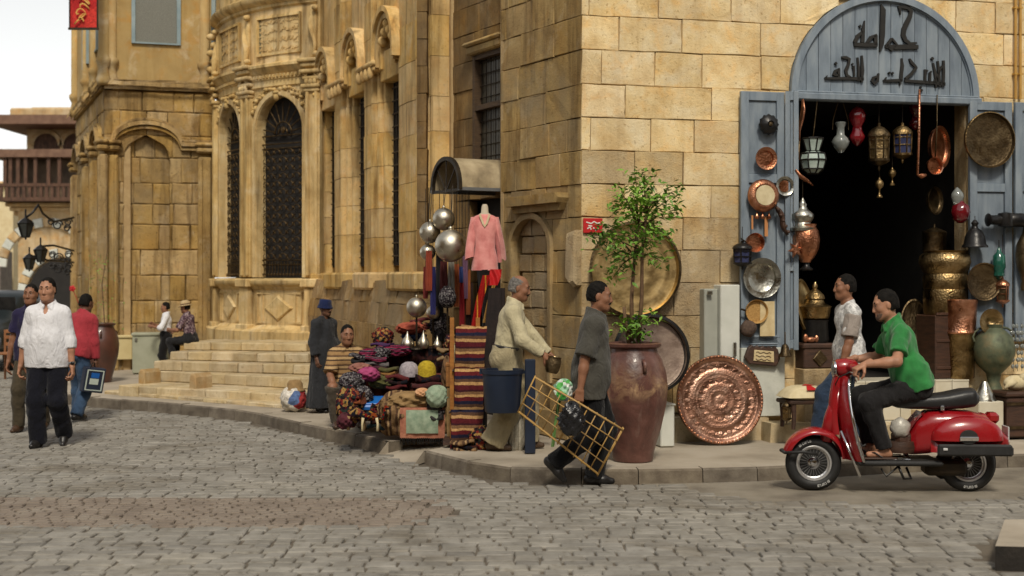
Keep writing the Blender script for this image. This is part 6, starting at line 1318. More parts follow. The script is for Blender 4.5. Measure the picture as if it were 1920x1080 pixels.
for sd, l_ in ((-1, 78), (1, 82)):
    mb = MB(); mb.grid(lambda i, j: (sd * (18 + (8 + 4 * math.sin(6.28 * i * 2)) * math.sin(j * 1.6) + 6 * j * (1 if sd > 0 else .5)) * kk + .045 * (1 - .3 * j) * math.cos(6.28 * i), .04 * math.sin(6.28 * i) * (1 + j), (98 - l_ * j) * kk + .02 * math.sin(9 * i) * j), 18, 8, closeu=True); obj('sleeve', mb, M_pnk, T(mp), tun, smooth=True)
mb = MB(); mb.strip([(-9 * kk, 102 * kk), (-3 * kk, 86 * kk), (0, 80 * kk), (4 * kk, 86 * kk), (9 * kk, 102 * kk)], .02, -.09, -.075); obj('beaded_neckline', mb, M_cream, T(mp), tun)
mb = MB(); mb.tube([(0, 0, .02), (0, 0, SW - mp.z + .02)], .025, 8); mb.lathe([(0, 0), (.2, 0), (.18, .02), (0, .03)], 20, T((0, 0, SW - mp.z))); obj('stand', mb, M_blk, T(mp), mq); mb = MB(); mb.tube([(0, 0, 0), (0, .02, -.35)], [.09, .05], 10); obj('trouser_stub', mb, M_blk, T(mp), mq)
# hanging scarves
sv = [(804, 470, 545, 12, (150, 64, 40)), (812, 500, 590, 10, (40, 40, 100)), (832, 490, 560, 14, (88, 34, 34)), (846, 488, 560, 12, (150, 146, 136)), (856, 495, 575, 10, (160, 84, 44)), (862, 500, 530, 12, (38, 60, 120)), (866, 530, 610, 9, (150, 24, 34)), (872, 480, 560, 10, (116, 84, 110)), (878, 505, 590, 8, (168, 96, 50)), (798, 500, 560, 9, (120, 40, 36)), (880, 530, 640, 14, (46, 26, 22)), (868, 560, 640, 12, (120, 60, 30)), (824, 470, 640, 14, (24, 20, 22))]
for i, (px, y0, y1, w_, c) in enumerate(sv):
    Y = 14.75 + .02 * i; kk = Y / F; a = W(px, y1, Y); L = (y1 - y0) * kk; ww = w_ * kk; mb = MB(); mb.grid(lambda s, t: ((s - .5) * ww * (1 + .1 * math.sin(t * 4)), .015 * math.sin(s * 12 + t * 3), t * L), 10, 8); names = ['rust', 'indigo', 'maroon', 'grey white', 'amber', 'royal blue', 'crimson', 'lilac', 'orange', 'brick red', 'dark brown', 'copper brown', 'long black']
    o = tag(obj('scarf', mb, PM('scarf_%d' % i, [tuple(x * .75 for x in lin(*c)[:3]), lin(*c)[:3]], .9, 0, 10, .005, 60), T(a), None, smooth=True), names[i] + ' scarf hanging under the awning beside the silver globes', 'scarf', 'scarves under the awning')
    mb = MB(); mb.tube([(0, 0, L - .01), (0, .0, 2.72 - a.z)], .004, 5); obj('cord', mb, M_iron, WM[o.name], o)
# belts / sashes in front of the door and dark coat
def ribbon(name, label, cat, pts, wpx, Y, mat, seed=1, base=None):
    kk = Y / F; q = [W(x, y, Y) for x, y in pts]; o_ = q[-1].copy(); mb = MB(); n = 20
    def ev(t):
        s = t * (len(q) - 1); i = min(int(s), len(q) - 2); return q[i].lerp(q[i + 1], s - i) - o_
    mb.grid(lambda i, j: ev(1 - j) + Vector(((i - .5) * wpx * kk, .02 * math.sin(i * 9 + j * 7 + seed), 0)), 8, n); return tag(obj(name, mb, mat, T(o_), None, smooth=True), label, cat)
ribbon('embroidered_scarf', 'red and gold embroidered sash hanging below the mannequin', 'sash', [(912, 516), (900, 560), (888, 622)], 14, 13.75, stripes('red_gold', [C_(150, 26, 24), C_(196, 140, 50), C_(150, 26, 24)], [0, .42, .58], 'X', 12, wob=.1))
ribbon('beaded_scarf', 'gold beaded loop hanging right of the red sash', 'sash', [(926, 535), (918, 560), (908, 605)], 7, 13.72, PM('gold_bead', [C_(150, 110, 50), C_(190, 146, 70)], .6, .3, 60, .006, 90))
ribbon('embroidered_scarf', 'short crimson tasselled sash beside the pink tunic sleeve', 'sash', [(930, 505), (928, 520), (922, 535)], 22, 13.8, M_red)
kk = 13.6 / F; ct_ = W(926, 690, 13.6); mb = MB(); mb.grid(lambda i, j: ((22 - 9 * j + 2.5 * math.sin(i * 40)) * kk * math.cos(2 * math.pi * i) + .03 * j, (8 + 2 * math.sin(i * 25)) * kk * math.sin(2 * math.pi * i), (150 * j) * kk), 32, 8, closeu=True); co = tag(obj('dark_robe', mb, PM('black_robe', [C_(22, 16, 16), C_(44, 32, 30)], .9, 0, 8, .008, 40), T(ct_), None, smooth=True), 'long black brown robe hanging on a stand behind the man in beige', 'robe')
mb = MB(); mb.tube([(.03, 0, 150 * kk), (.03, 0, SW - ct_.z)], .015, 6); obj('stand', mb, M_iron, T(ct_), co)
# kilim column: striped rugs hung over rails one below another
for i, (y0, y1, x0, x1) in enumerate(((612, 694, 852, 908), (690, 775, 850, 906), (768, 838, 844, 902))):
    Y = 13.15 - .06 * i; kk = Y / F; p = W((x0 + x1) / 2, y1, Y); ww, L = (x1 - x0) * kk, (y1 - y0) * kk; mb = MB()
    mb.grid(lambda s, t: ((s - .5) * ww * (1 - .04 * math.sin(t * 5)) + .02 * t, -.03 * math.sin(t * 3.1) + .028 * math.sin(s * 8 + i * 2 + t * 1.5) * (1 - .7 * t) + .008 * math.sin(s * 19 + t * 3), t * L + .022 * math.sin(s * 6 + i * 2) * (1 - t)), 14, 12); mb.grid(lambda s, t: ((s - .5) * ww, .0 + .14 * t, L - .02 * t), 14, 3); mb.grid(lambda s, t: ((s - .5) * ww, .14 + .01 * math.sin(s * 9), L - .02 - t * L * .9), 10, 6)
    o = tag(obj('striped_rug', mb, M_kil, T(p), None, smooth=True), ('topmost', 'middle', 'lowest')[i] + ' of three maroon and tan striped rugs hung beside the blue bin', 'rug', 'striped rugs on the rack')
    mb = MB(); mb.tube([(-ww * .55, .07, L - .03), (ww * .55, .07, L - .03)], .014, 8); obj('rail', mb, M_wdd, T(p), o)
rk = GR(868, 846, SW); rkk = thing('rug_rack', 'wooden rack holding the striped rugs', 'rack', T(rk))
for sx in (-.12, .13): mb = MB(); mb.box((sx, .05, .62), (.04, .05, 1.24)); obj('post', mb, M_wdm, T(rk) @ T((0, .36, 0)), rkk)
mb = MB(); mb.box((0, .05, .05), (.4, .3, .05)); obj('base', mb, M_wdd, T(rk) @ T((0, .36, 0)), rkk)
# draped rug with fringe in front
kk = 13.5 / F; p = W(792, 822, 13.5); fr_ = thing('fringed_rug', 'mint and salmon rug with black fringe draped at the front of the stall', 'rug', T(p))
def rug(w, h, y, mat, nm, z0=0): mb = MB(); mb.grid(lambda s, t: ((s - .5) * w, y - .02 * math.sin(t * 2.6) + .006 * math.sin(s * 15 + t * 4), z0 + t * h), 16, 10); obj(nm, mb, mat, T(p), fr_, smooth=True)
rug(84 * kk, 58 * kk, 0, M_sal, 'border'); rug(60 * kk, 44 * kk, -.03, M_mint, 'centre', 10 * kk)
mb = MB(); mb.grid(lambda s, t: ((s - .5) * 84 * kk, .0 + .35 * t, 58 * kk - .02 * t), 10, 4); mb.grid(lambda s, t: (-42 * kk + .0 * s, .35 * s, 58 * kk * t), 4, 6); obj('fold', mb, M_sal, T(p), fr_, smooth=True)
mb = MB()
for i in range(22): x = (-.5 + i / 21) * 82 * kk; mb.tube([(x, 0, .005), (x + RND.uniform(-.008, .008), -.01, -.06)], [.007, .004], 5)
tag(obj('fringe', mb, M_blk, T(p), fr_), kind='stuff')
mb = MB(); hh_ = p.z + 55 * kk - SW; mb.rbox((0, .19, -(p.z - SW) / 2 + 27 * kk), (78 * kk, .30, hh_), .02); obj('bale', mb, M_dkcloth, T(p), fr_)
heap('brown_blanket', 'brown striped blanket heaped over the bale left of the fringed rug', 'blanket', 745, 776, 84, 80, 13.75, M_brown, .5, .22, 41)
heap('rolled_blanket', 'tan folded blanket lying along the top of the fringed rug', 'blanket', 772, 752, 90, 34, 13.62, M_tan, .3, .25, 43)
H = heap
H('mint_shawl', 'crumpled mint green shawl on top of the fringed rug', 'shawl', 820, 744, 44, 40, 13.45, M_mint, .2, .16, 3)
H('peach_scarf', 'small peach scarf knotted on the brown blanket', 'scarf', 792, 736, 26, 16, 13.5, PM('peach', [C_(190, 140, 100), C_(206, 160, 120)], .9, 0, 9), .15, .2, 4)
for i, (px, py, w_, h_, Y, mt, lb, ct2) in enumerate((
    (690, 702, 46, 26, 14.0, M_pink, 'hot pink cloth bag on the stall beside the seated man', 'bag'), (660, 716, 46, 34, 13.95, M_paisley, 'grey paisley bundle in front of the seated man', 'bundle'),
    (716, 716, 50, 26, 14.1, PM('olive_cloth', [C_(58, 58, 30), C_(100, 98, 50)], .95, 0, 9), 'olive green folded cloth under the pink bag', 'cloth'), (718, 634, 40, 38, 15.0, M_multi, 'dark floral bundle at the top left of the stall', 'bundle'),
    (742, 658, 56, 22, 14.75, M_mag, 'magenta and black folded shawls on the upper table', 'shawls'), (714, 664, 40, 22, 14.6, M_paisley, 'grey shawls folded at the left of the upper table', 'shawls'), (690, 664, 34, 20, 14.5, M_mag, 'maroon flowered scarf pile left of the upper table', 'scarf pile'),
    (770, 616, 60, 22, 15.1, PM('coral_print', [C_(130, 54, 40), C_(176, 90, 66)], .95, 0, 20), 'coral printed cloth bundle behind the silver bottles', 'bundle'), (776, 630, 44, 20, 15.15, PM('navy_cloth', [C_(20, 30, 52), C_(38, 52, 84)], .9, 0, 9), 'navy cloth bundle behind the silver bottles', 'bundle'),
    (826, 610, 44, 44, 15.1, M_paisley, 'heap of silver trinkets and grey scarves behind the small bottle', 'trinkets'), (846, 644, 30, 34, 14.6, M_multi, 'crowded gaudy trinket heap beside the little sail', 'trinkets'),
    (654, 764, 44, 76, 13.75, M_multi, 'gaudy patterned bag standing by the seated man knee', 'bag'), (646, 790, 30, 30, 13.6, PM('plum_cloth', [C_(60, 20, 30), C_(90, 34, 44)], .95, 0, 9), 'plum cloth bag on the pavement at the seated man foot', 'bag'),
    (680, 742, 40, 34, 13.9, M_paisley, 'dark grey bundle above the blue tray', 'bundle'), (722, 772, 40, 40, 13.8, PM('dark_red_cloth', [C_(70, 14, 18), C_(110, 26, 30)], .95, 0, 9), 'dark red cloth bundle right of the blue tray', 'bundle'),
    (676, 690, 40, 18, 14.1, PM('dusty_rose', [C_(120, 76, 66), C_(156, 108, 92)], .95, 0, 9), 'dusty rose scarf in front of the seated man chest', 'scarf'), (838, 700, 22, 60, 13.9, PM('rope_brown', [C_(86, 62, 40), C_(120, 90, 58)], .95, 0, 9), 'brown rolled mat behind the honey wooden box', 'mat'), (842, 780, 34, 66, 13.6, M_tan, 'tan rolled cloth beside the striped rugs', 'roll'),
    (905, 822, 60, 44, 13.0, M_multi, 'dark patterned rug pile behind the blue bin', 'rug pile'))):
    H({'bag': 'cloth_bag', 'cloth': 'folded_cloth', 'shawls': 'shawl_pile', 'bundle': 'cloth_bundle', 'scarf pile': 'scarf_pile', 'trinkets': 'trinket_heap', 'scarf': 'folded_scarf', 'mat': 'rolled_mat', 'roll': 'cloth_roll', 'rug pile': 'rug_pile'}[ct2], lb, ct2, px, py, w_, h_, Y, mt, .26, .2, i)
CAP = [(0, 0), (1, 0), (1, .35), (.92, .62), (.7, .85), (.35, .98), (0, 1)]
free_vase('knitted_cap', 'white and grey knitted skullcap on the front table', 'cap', 767, 678, 706, 38, 14.2, CAP, PM('grey_knit', [C_(130, 122, 128), C_(176, 168, 172)], .95, 0, 40, .01, 70), n=20); free_vase('knitted_cap', 'mustard yellow knitted skullcap on the front table', 'cap', 800, 676, 706, 36, 14.2, CAP, PM('mustard_knit', [C_(150, 126, 20), C_(190, 164, 40)], .95, 0, 40, .01, 70), n=20)
kk = 13.9 / F; p = W(702, 762, 13.9); mb = MB(); mb.rbox((0, 0, .03), (44 * kk, .24, .06), .015); mb.rbox((0, 0, .065), (40 * kk, .2, .02), .006); mb.rbox((.0, .1, -.08), (30 * kk, .1, .16), .01); tag(obj('blue_tray', mb, M_bluep, T(p) @ RX(18), None), 'bright blue plastic tray low on the stall', 'tray')
kk = 13.4 / F; p = W(856, 726, 13.4); hb = thing('wooden_box', 'honey coloured wooden box beside the striped rugs', 'box', T(p)); mb = MB(); mb.rbox((0, .1, 20 * kk), (40 * kk, .2, 40 * kk), .008); obj('body', mb, M_wdm, T(p), hb); mb = MB(); mb.rbox((0, .1, 42 * kk), (42 * kk, .21, 6 * kk), .006); obj('lid', mb, M_wdm, T(p), hb); mb = MB(); mb.box((0, .1, (SW - p.z) / 2 - .003), (36 * kk, .18, p.z - SW - .01)); obj('stand', mb, M_tan, T(p), hb)
p = W(868, 680, 13.6); mb = MB(); mb.rbox((0, .02, 36 * kk), (28 * kk, .03, 72 * kk), .006); mb.rbox((0, .0, 36 * kk), (20 * kk, .03, 62 * kk), .006); tag(obj('game_board', mb, M_wdm, T(p) @ RY(8) @ RX(-6), None), 'narrow honey wooden game board leaning behind the box', 'board')
p = W(854, 682, 13.5); mb = MB(); mb.slab([(-.05, 0), (.10, 0), (-.04, .24)], -.004, .004, 0); sl_ = tag(obj('toy_sail', mb, M_cream, T(p), None), 'little cream triangular sail of a toy boat on the box', 'toy boat'); mb = MB(); mb.tube([(-.055, 0, -.02), (-.05, 0, .26)], .006, 6); mb.tube([(-.10, 0, -.012), (0, 0, -.02), (.13, 0, -.01)], [.012, .025, .008], 8); obj('hull', mb, M_red, T(p), sl_)
# toy camels
def camel(label, px, py, Y, s, mat, face_l=1):
    p = W(px, py, Y); o = thing('toy_camel', label, 'toy', T(p)); mb = MB()
    mb.tube([(-.09, 0, .13), (-.05, 0, .15), (0, 0, .17), (.04, 0, .15), (.08, 0, .14)], [.03, .045, .055, .045, .03], 8); mb.tube([(-.08, 0, .14), (-.13, 0, .13), (-.15, 0, .19), (-.16, 0, .24)], [.025, .02, .017, .018], 8); mb.tube([(-.15, 0, .245), (-.21, 0, .23)], [.024, .014], 8); obj('body', mb, M_multi, T(p) @ S3(face_l * s, s, s), o, smooth=True)
    for x in (-.07, .07):
        for y in (-.025, .025): mb = MB(); mb.tube([(x, y, .14), (x * 1.15, y, .07), (x * 1.1, y * 1.2, 0)], [.018, .012, .014], 6); obj('leg', mb, mat, T(p) @ S3(face_l * s, s, s), o, smooth=True)
camel('little toy camel with tan legs on the pavement by the stall', 668, 806, 13.55, 1.0, M_tan, -1); camel('little toy camel with white legs in front of the blue tray', 694, 808, 13.5, .95, M_cream, -1)
# white sack with a straw hat shape beside the robed man
kk = 16.9 / F; p = GR(551, 771, SW); sk = H('white_sack', 'tied white sack with red and blue print beside the robed man', 'sack', 551, 748, 52, 46, p.y, patchwork('sack_print', [C_(196, 190, 178), C_(204, 198, 186), C_(190, 184, 172), C_(90, 110, 150), C_(200, 194, 182), C_(206, 200, 190), C_(150, 60, 60)], 6), .34, .12, 9)
mb = MB(); mb.lathe([(0, 0), (.13, 0), (.12, .02), (.10, .03), (.095, .09), (.07, .13), (0, .14)], 20); tag(obj('tan_hat', mb, M_tan, T(W(553, 733, p.y)), None, smooth=True), 'tan cloth hat resting on the white sack', 'hat')
# plastic bag and sacks behind the bin
H('plastic_sack', 'striped pale plastic sack leaning behind the blue bin post', 'sack', 968, 812, 34, 78, 12.95, stripes('pale_stripe', [C_(170, 164, 148), C_(140, 134, 120), C_(182, 176, 160)], [0, .5, .75], 'X', 30), .2, .12, 21)
# cafe chair and parked car at the far left
cc_ = GR(22, 712, 0); chn = thing('cafe_chair', 'wooden cafe chair at the far left edge of the street', 'chair', T(cc_)); M_ch = PM('chair_wood', [C_(120, 76, 44), C_(156, 104, 64)], .6, 0, 6)
for sx in (-.18, .18):
    for sy in (-.18, .18): mb = MB(); mb.tube([(sx, sy, 0), (sx, sy, .45 if sy < 0 else .85)], .02, 6); obj('leg', mb, M_ch, T(cc_), chn)
mb = MB(); mb.rbox((0, 0, .45), (.42, .42, .04), .01); obj('seat', mb, M_ch, T(cc_), chn)
for z in (.6, .72, .82): mb = MB(); mb.rbox((0, .18, z), (.36, .02, .06), .005); obj('slat', mb, M_ch, T(cc_), chn)
cp = Vector((-10.15, 25.2, 0)); car = thing('parked_car', 'dark teal parked car cut off by the left edge', 'car', T(cp)); M_car = PM('teal_paint', [(.010, .016, .018)], .4, 0, 3, coat=.2); M_tyre = PM('tyre_rubber', [(.012, .012, .012), (.022, .022, .021)], .8, 0, 20)
sect = [(-.2, .35, .75), (.3, .3, .92), (1.0, .28, .98), (1.5, .28, 1.42), (2.2, .28, 1.5), (3.0, .28, 1.45), (3.7, .3, 1.0), (4.0, .35, .8)]
mb = MB(); mb.grid(lambda i, j: (lambda s, a: ((math.copysign(abs(math.cos(a)) ** .45, math.cos(a))) * (.8 if math.sin(a) < .3 else .66), s[0], s[1] + (s[2] - s[1]) * (.5 + .5 * math.copysign(abs(math.sin(a)) ** .5, math.sin(a)))))(sect[int(round(j * 7))], 2 * math.pi * i), 28, 7, closeu=True); obj('body', mb, M_car, T(cp), car, smooth=True)
for sx in (-.72, .72):
    for y in (.6, 3.1): mb = MB(); mb.lathe([(0, -.1), (.2, -.1), (.3, -.09), (.32, -.05), (.32, .05), (.3, .09), (0, .1)], 24, T((sx, y, .32)) @ RY(90)); obj('wheel', mb, M_tyre, T(cp), car, auto=40)
mb = MB(); mb.box((0, 1.18, 1.2), (1.1, .02, .34), RX(-48) if 0 else None); obj('windscreen', mb, M_blk, T(cp), car)
for sx in (-.5, .5): mb = MB(); mb.ell((sx, -.15, .68), (.14, .06, .08)); obj('headlight', mb, M_clrg, T(cp), car, smooth=True)
# more folded textiles heaped between the tables
def folded(label, px, py, wpx, hpx, Y, mat, n=3, yaw=0, seed=0):
    kk = Y / F; p = W(px, py + hpx / 2, Y); o = thing('folded_textile', label, 'textile', T(p)); rg = random.Random(seed); h = hpx * kk / n
    for i in range(n):
        w, d = wpx * kk * rg.uniform(.85, 1.05), rg.uniform(.16, .24); ph = rg.uniform(0, 6); mb = MB()
        def fn(a, b):
            g = 2 * math.pi * b; e = 1 + .06 * math.sin(9 * a + ph + i); y = d / 2 * math.copysign(abs(math.cos(g)) ** .5, math.cos(g)) * e; z = h / 2 * math.copysign(abs(math.sin(g)) ** .6, math.sin(g)) * (1 + .25 * math.sin(7 * a + ph)); return ((a - .5) * w, y + .012 * math.sin(11 * a + ph), z + .012 * math.sin(6 * a + 2 * ph))
        mb.grid(fn, 12, 14); mb.add([fn(0, k / 14) for k in range(14)], [tuple(range(14))]); mb.add([fn(1, k / 14) for k in range(14)], [tuple(range(14))[::-1]])
        obj('fold', mb, mat[i % len(mat)], T(p) @ T((rg.uniform(-.02, .02), 0, h * (i + .5))) @ RZ(yaw + rg.uniform(-6, 6)) @ RY(rg.uniform(-5, 5)), o, smooth=True)
cA = lambda nme, c: PM('textile_' + nme, [tuple(x * .6 for x in lin(*c)[:3]), lin(*c)[:3]], .95, 0, 26, .008, 60)
TX = [('plum and grey folded textiles left of the upper table front', 706, 682, 44, 26, 14.35, [cA('plum', (74, 26, 44)), cA('ash', (110, 104, 104)), M_mag]), ('wine red folded textiles under the skullcaps', 742, 716, 44, 26, 14.1, [cA('wine', (92, 24, 26)), M_dkcloth]),
 ('olive and ochre folded textiles right of the pink bag', 726, 700, 36, 22, 14.15, [cA('olive', (84, 80, 40)), cA('ochre', (140, 100, 50))]), ('black and silver folded textiles behind the seated man arm', 680, 676, 38, 24, 14.45, [M_paisley, cA('black', (28, 26, 28))]),
 ('rust red folded textiles below the mustard cap', 800, 722, 52, 34, 14.05, [cA('rust', (110, 46, 28)), cA('wine2', (70, 22, 22)), M_dkcloth]), ('violet folded textiles by the magenta shawls', 716, 652, 40, 18, 14.8, [cA('violet', (70, 36, 84)), M_mag]),
 ('dark teal folded textiles low behind the toy camels', 716, 790, 40, 26, 13.75, [cA('teal', (26, 48, 52)), M_dkcloth]), ('orange printed textiles beside the gaudy bag', 672, 752, 28, 30, 13.75, [M_multi, cA('orange', (150, 80, 40))]),
 ('charcoal folded textiles in front of the tan roll', 822, 772, 30, 30, 13.55, [cA('charcoal', (48, 44, 44)), M_paisley]), ('brown folded rugs at the foot of the striped rugs', 872, 836, 46, 22, 12.95, [M_brown, M_dkcloth]), ('maroon folded textiles above the coral bundle', 792, 606, 46, 18, 15.2, [cA('maroon', (92, 32, 36)), M_multi]), ('sand coloured textiles at the right end of the upper table', 834, 664, 26, 24, 14.6, [cA('sand', (150, 124, 88)), M_multi])]
for i, (lb, px, py, w_, h_, Y, mt) in enumerate(TX): folded(lb, px, py, w_, h_, Y, mt, 3, RND.uniform(-14, 14), i)
# ================================================================== people: one continuous surface each, grown from a distance field
V_ = lambda *a: np.array(a, dtype=np.float64)
def nrm(v): return v / (np.linalg.norm(v) + 1e-12)
class Vol:
    def __init__(s, lo, hi, h):
        s.lo = np.array(lo, float); s.h = h; n = np.ceil((np.array(hi) - s.lo) / h).astype(int) + 1; s.n = n; s.ax = [s.lo[i] + h * np.arange(n[i]) for i in range(3)]; s.D = np.full(n, .3, np.float32)
    def win(s, lo, hi):
        a = np.clip(np.floor((lo - s.lo) / s.h).astype(int), 0, s.n); b = np.clip(np.ceil((hi - s.lo) / s.h).astype(int) + 1, 0, s.n)
        if (b <= a).any(): return None
        return (slice(a[0], b[0]), slice(a[1], b[1]), slice(a[2], b[2])), s.ax[0][a[0]:b[0], None, None], s.ax[1][None, a[1]:b[1], None], s.ax[2][None, None, a[2]:b[2]]
    def put(s, sl, d, k, sub=False):
        D = s.D[sl]; d = d.astype(np.float32)
        if sub: d = -d; h = np.clip(.5 - .5 * (D - d) / k, 0, 1); s.D[sl] = D + (d - D) * h + k * h * (1 - h)
        else: h = np.clip(.5 + .5 * (D - d) / k, 0, 1); s.D[sl] = D + (d - D) * h - k * h * (1 - h)
    def cap(s, a, b, ra, rb, k=.02, f0=False, f1=False, sq=None):
        a, b = np.array(a, float), np.array(b, float); R_ = max(ra, rb) + k + 2 * s.h; w = s.win(np.minimum(a, b) - R_, np.maximum(a, b) + R_)
        if w is None: return
        sl, X, Y, Z = w; ba = b - a; L2 = ba @ ba + 1e-12; px, py, pz = X - a[0], Y - a[1], Z - a[2]
        t0 = (px * ba[0] + py * ba[1] + pz * ba[2]) / L2; t = np.clip(t0, 0, 1); dx, dy, dz = px - t * ba[0], py - t * ba[1], pz - t * ba[2]
        d = np.sqrt(dx * dx + dy * dy + dz * dz) - (ra + (rb - ra) * t); L = math.sqrt(L2)
        if f1: d = np.maximum(d, (t0 - 1) * L)
        if f0: d = np.maximum(d, -t0 * L)
        s.put(sl, d, k)
    def ell(s, c, r, ax=None, k=.02, sub=False):
        c = np.array(c, float); r = np.array(r, float); ax = np.eye(3) if ax is None else np.array(ax); R_ = r.max() + k + 2 * s.h; w = s.win(c - R_, c + R_)
        if w is None: return
        sl, X, Y, Z = w; p = [X - c[0], Y - c[1], Z - c[2]]; q = [(p[0] * ax[i][0] + p[1] * ax[i][1] + p[2] * ax[i][2]) / r[i] for i in range(3)]
        k0 = np.sqrt(q[0] ** 2 + q[1] ** 2 + q[2] ** 2); k1 = np.sqrt((q[0] / r[0]) ** 2 + (q[1] / r[1]) ** 2 + (q[2] / r[2]) ** 2) + 1e-9
        s.put(sl, k0 * (k0 - 1) / k1, k, sub)
    def plane(s, p, n):    # keep the side where (x-p).n < 0
        X, Y, Z = s.ax[0][:, None, None], s.ax[1][None, :, None], s.ax[2][None, None, :]
        s.D = np.maximum(s.D, ((X - p[0]) * n[0] + (Y - p[1]) * n[1] + (Z - p[2]) * n[2]).astype(np.float32))
    def folds(s, amp, seed, wl=(.06, .14), stretch=(1, 1, 1)):
        rg = np.random.RandomState(seed); X, Y, Z = s.ax[0][:, None, None] * stretch[0], s.ax[1][None, :, None] * stretch[1], s.ax[2][None, None, :] * stretch[2]; t = 0
        for i in range(4):
            d = nrm(rg.normal(size=3)); e = nrm(rg.normal(size=3)); w = 2 * np.pi / rg.uniform(*wl); t = t + np.sin((X * d[0] + Y * d[1] + Z * d[2]) * w + 1.6 * np.sin((X * e[0] + Y * e[1] + Z * e[2]) * w * .45 + i) + i)
        s.D = s.D + (amp * t / 2).astype(np.float32)
    def mesh(s):
        D = s.D; D = D.copy(); D[0], D[-1] = .1, .1; D[:, 0], D[:, -1] = .1, .1; D[:, :, 0], D[:, :, -1] = .1, .1
        I = D < 0; c = np.zeros(tuple(x - 1 for x in D.shape), np.uint8)
        off = [(i, j, k) for i in (0, 1) for j in (0, 1) for k in (0, 1)]; N = c.shape
        sh = lambda A, o: A[o[0]:o[0] + N[0], o[1]:o[1] + N[1], o[2]:o[2] + N[2]]
        for o in off: c += sh(I, o)
        act = (c > 0) & (c < 8); idx = np.argwhere(act)
        if len(idx) == 0: return np.zeros((0, 3)), np.zeros((0, 4), int)
        vid = np.full(N, -1, np.int64); vid[act] = np.arange(len(idx)); acc = np.zeros((len(idx), 3)); cnt = np.zeros(len(idx))
        val = {o: D[idx[:, 0] + o[0], idx[:, 1] + o[1], idx[:, 2] + o[2]] for o in off}
        for a in off:
            for ax in range(3):
                if a[ax]: continue
                b = list(a); b[ax] = 1; b = tuple(b); va, vb = val[a], val[b]; m = (va < 0) != (vb < 0)
                t = va[m] / (va[m] - vb[m]); p = np.tile(np.array(a, float), (m.sum(), 1)); p[:, ax] = t; acc[m] += p; cnt[m] += 1
        V = s.lo + (idx + acc / cnt[:, None]) * s.h; F_ = []
        for ax in range(3):
            o1, o2 = (ax + 1) % 3, (ax + 2) % 3; sa = [slice(None)] * 3; sb = [slice(None)] * 3; sa[ax] = slice(0, -1); sb[ax] = slice(1, None)
            A, B = I[tuple(sa)], I[tuple(sb)]; e = np.argwhere(A != B); e = e[(e[:, o1] > 0) & (e[:, o2] > 0) & (e[:, o1] < N[o1]) & (e[:, o2] < N[o2]) & (e[:, ax] < N[ax])]
            if len(e) == 0: continue
            q = []
            for d1, d2 in ((-1, -1), (0, -1), (0, 0), (-1, 0)): t = e.copy(); t[:, o1] += d1; t[:, o2] += d2; q.append(vid[t[:, 0], t[:, 1], t[:, 2]])
            q = np.stack(q, 1); ins = A[e[:, 0], e[:, 1], e[:, 2]]; q[~ins] = q[~ins][:, ::-1]; F_.append(q)
        return V, np.concatenate(F_)
def np_mesh(name, parts, mat):
    vs = []; fs = []; b = 0
    for V, Fq in parts: vs.append(V); fs.append(Fq + b); b += len(V)
    V = np.concatenate(vs); Fq = np.concatenate(fs); Fq = Fq[(Fq >= 0).all(1)]
    me = bpy.data.meshes.new(name); me.vertices.add(len(V)); me.vertices.foreach_set('co', V.astype(np.float32).ravel()); me.loops.add(len(Fq) * 4); me.loops.foreach_set('vertex_index', Fq.astype(np.int32).ravel())
    me.polygons.add(len(Fq)); me.polygons.foreach_set('loop_start', np.arange(0, len(Fq) * 4, 4, dtype=np.int32)); me.update(calc_edges=True); me.validate()
    me.polygons.foreach_set('use_smooth', [True] * len(me.polygons)); me.materials.append(mat); return me
def ik(a, b, l1, l2, pole):
    d = b - a; L = np.linalg.norm(d); u = d / L; L = min(L, (l1 + l2) * .998); x = (l1 * l1 - l2 * l2 + L * L) / (2 * L); h = math.sqrt(max(l1 * l1 - x * x, 0)); p = np.array(pole, float); p = nrm(p - u * (p @ u)); return a + u * x + p * h, a + u * L
def rotv(v, ax, a): ax = nrm(ax); c, s = math.cos(a), math.sin(a); return v * c + np.cross(ax, v) * s + ax * (ax @ v) * (1 - c)
def skin_mat(name, c): return PM(name, [tuple(x * .82 for x in lin(*c)[:3]), lin(*c)[:3], tuple(min(1, x * 1.15) for x in lin(*c)[:3])], .52, 0, 14, .002, 90, spec=.35)
def cloth(name, c, rough=.92, k=.14, bump=.003, sc_=10):
    if name in MATS: return MATS[name]
    l = lin(*c)[:3]; m, nt, bs = new_mat(name); v = vecsrc(nt, 'Object', True); cr = ramp(nt, [tuple(x * (1 - k) for x in l), l, tuple(min(1, x * (1 + k)) for x in l)], [.3, .5, .7]); nt.links.new(noise(nt, v, sc_, 5), cr.inputs[0])
    w1 = noise(nt, vecsrc(nt, 'Object', True, (1, 1, .55), (.3, .2, .5)), 11, 3, .5, 2.2); w2 = noise(nt, v, 34, 4, .6, .6)      # creases and finer rumples
    finish(nt, bs, cr.outputs[0], rough, 0, mix(nt, w1, w2, .25), .028, .75); bs.inputs['Specular IOR Level'].default_value = .18; bs.inputs['Sheen Weight'].default_value = .1
    MATS[name] = m; return m
SK1, SK2, SK3 = skin_mat('skin_tan', (170, 124, 98)), skin_mat('skin_brown', (138, 96, 72)), skin_mat('skin_deep', (104, 72, 55))
M_hair = PM('black_hair', [(.005, .0045, .004), (.014, .012, .010)], .75, 0, 30, .006, 120, spec=.12); M_hairg = PM('grey_hair', [(.05, .045, .04), (.22, .20, .18)], .7, 0, 40, .006, 120)
M_eye = PM('dark_eye', [(.012, .008, .006)], .2); M_eyew = PM('eye_white', [(.20, .18, .16)], .4)
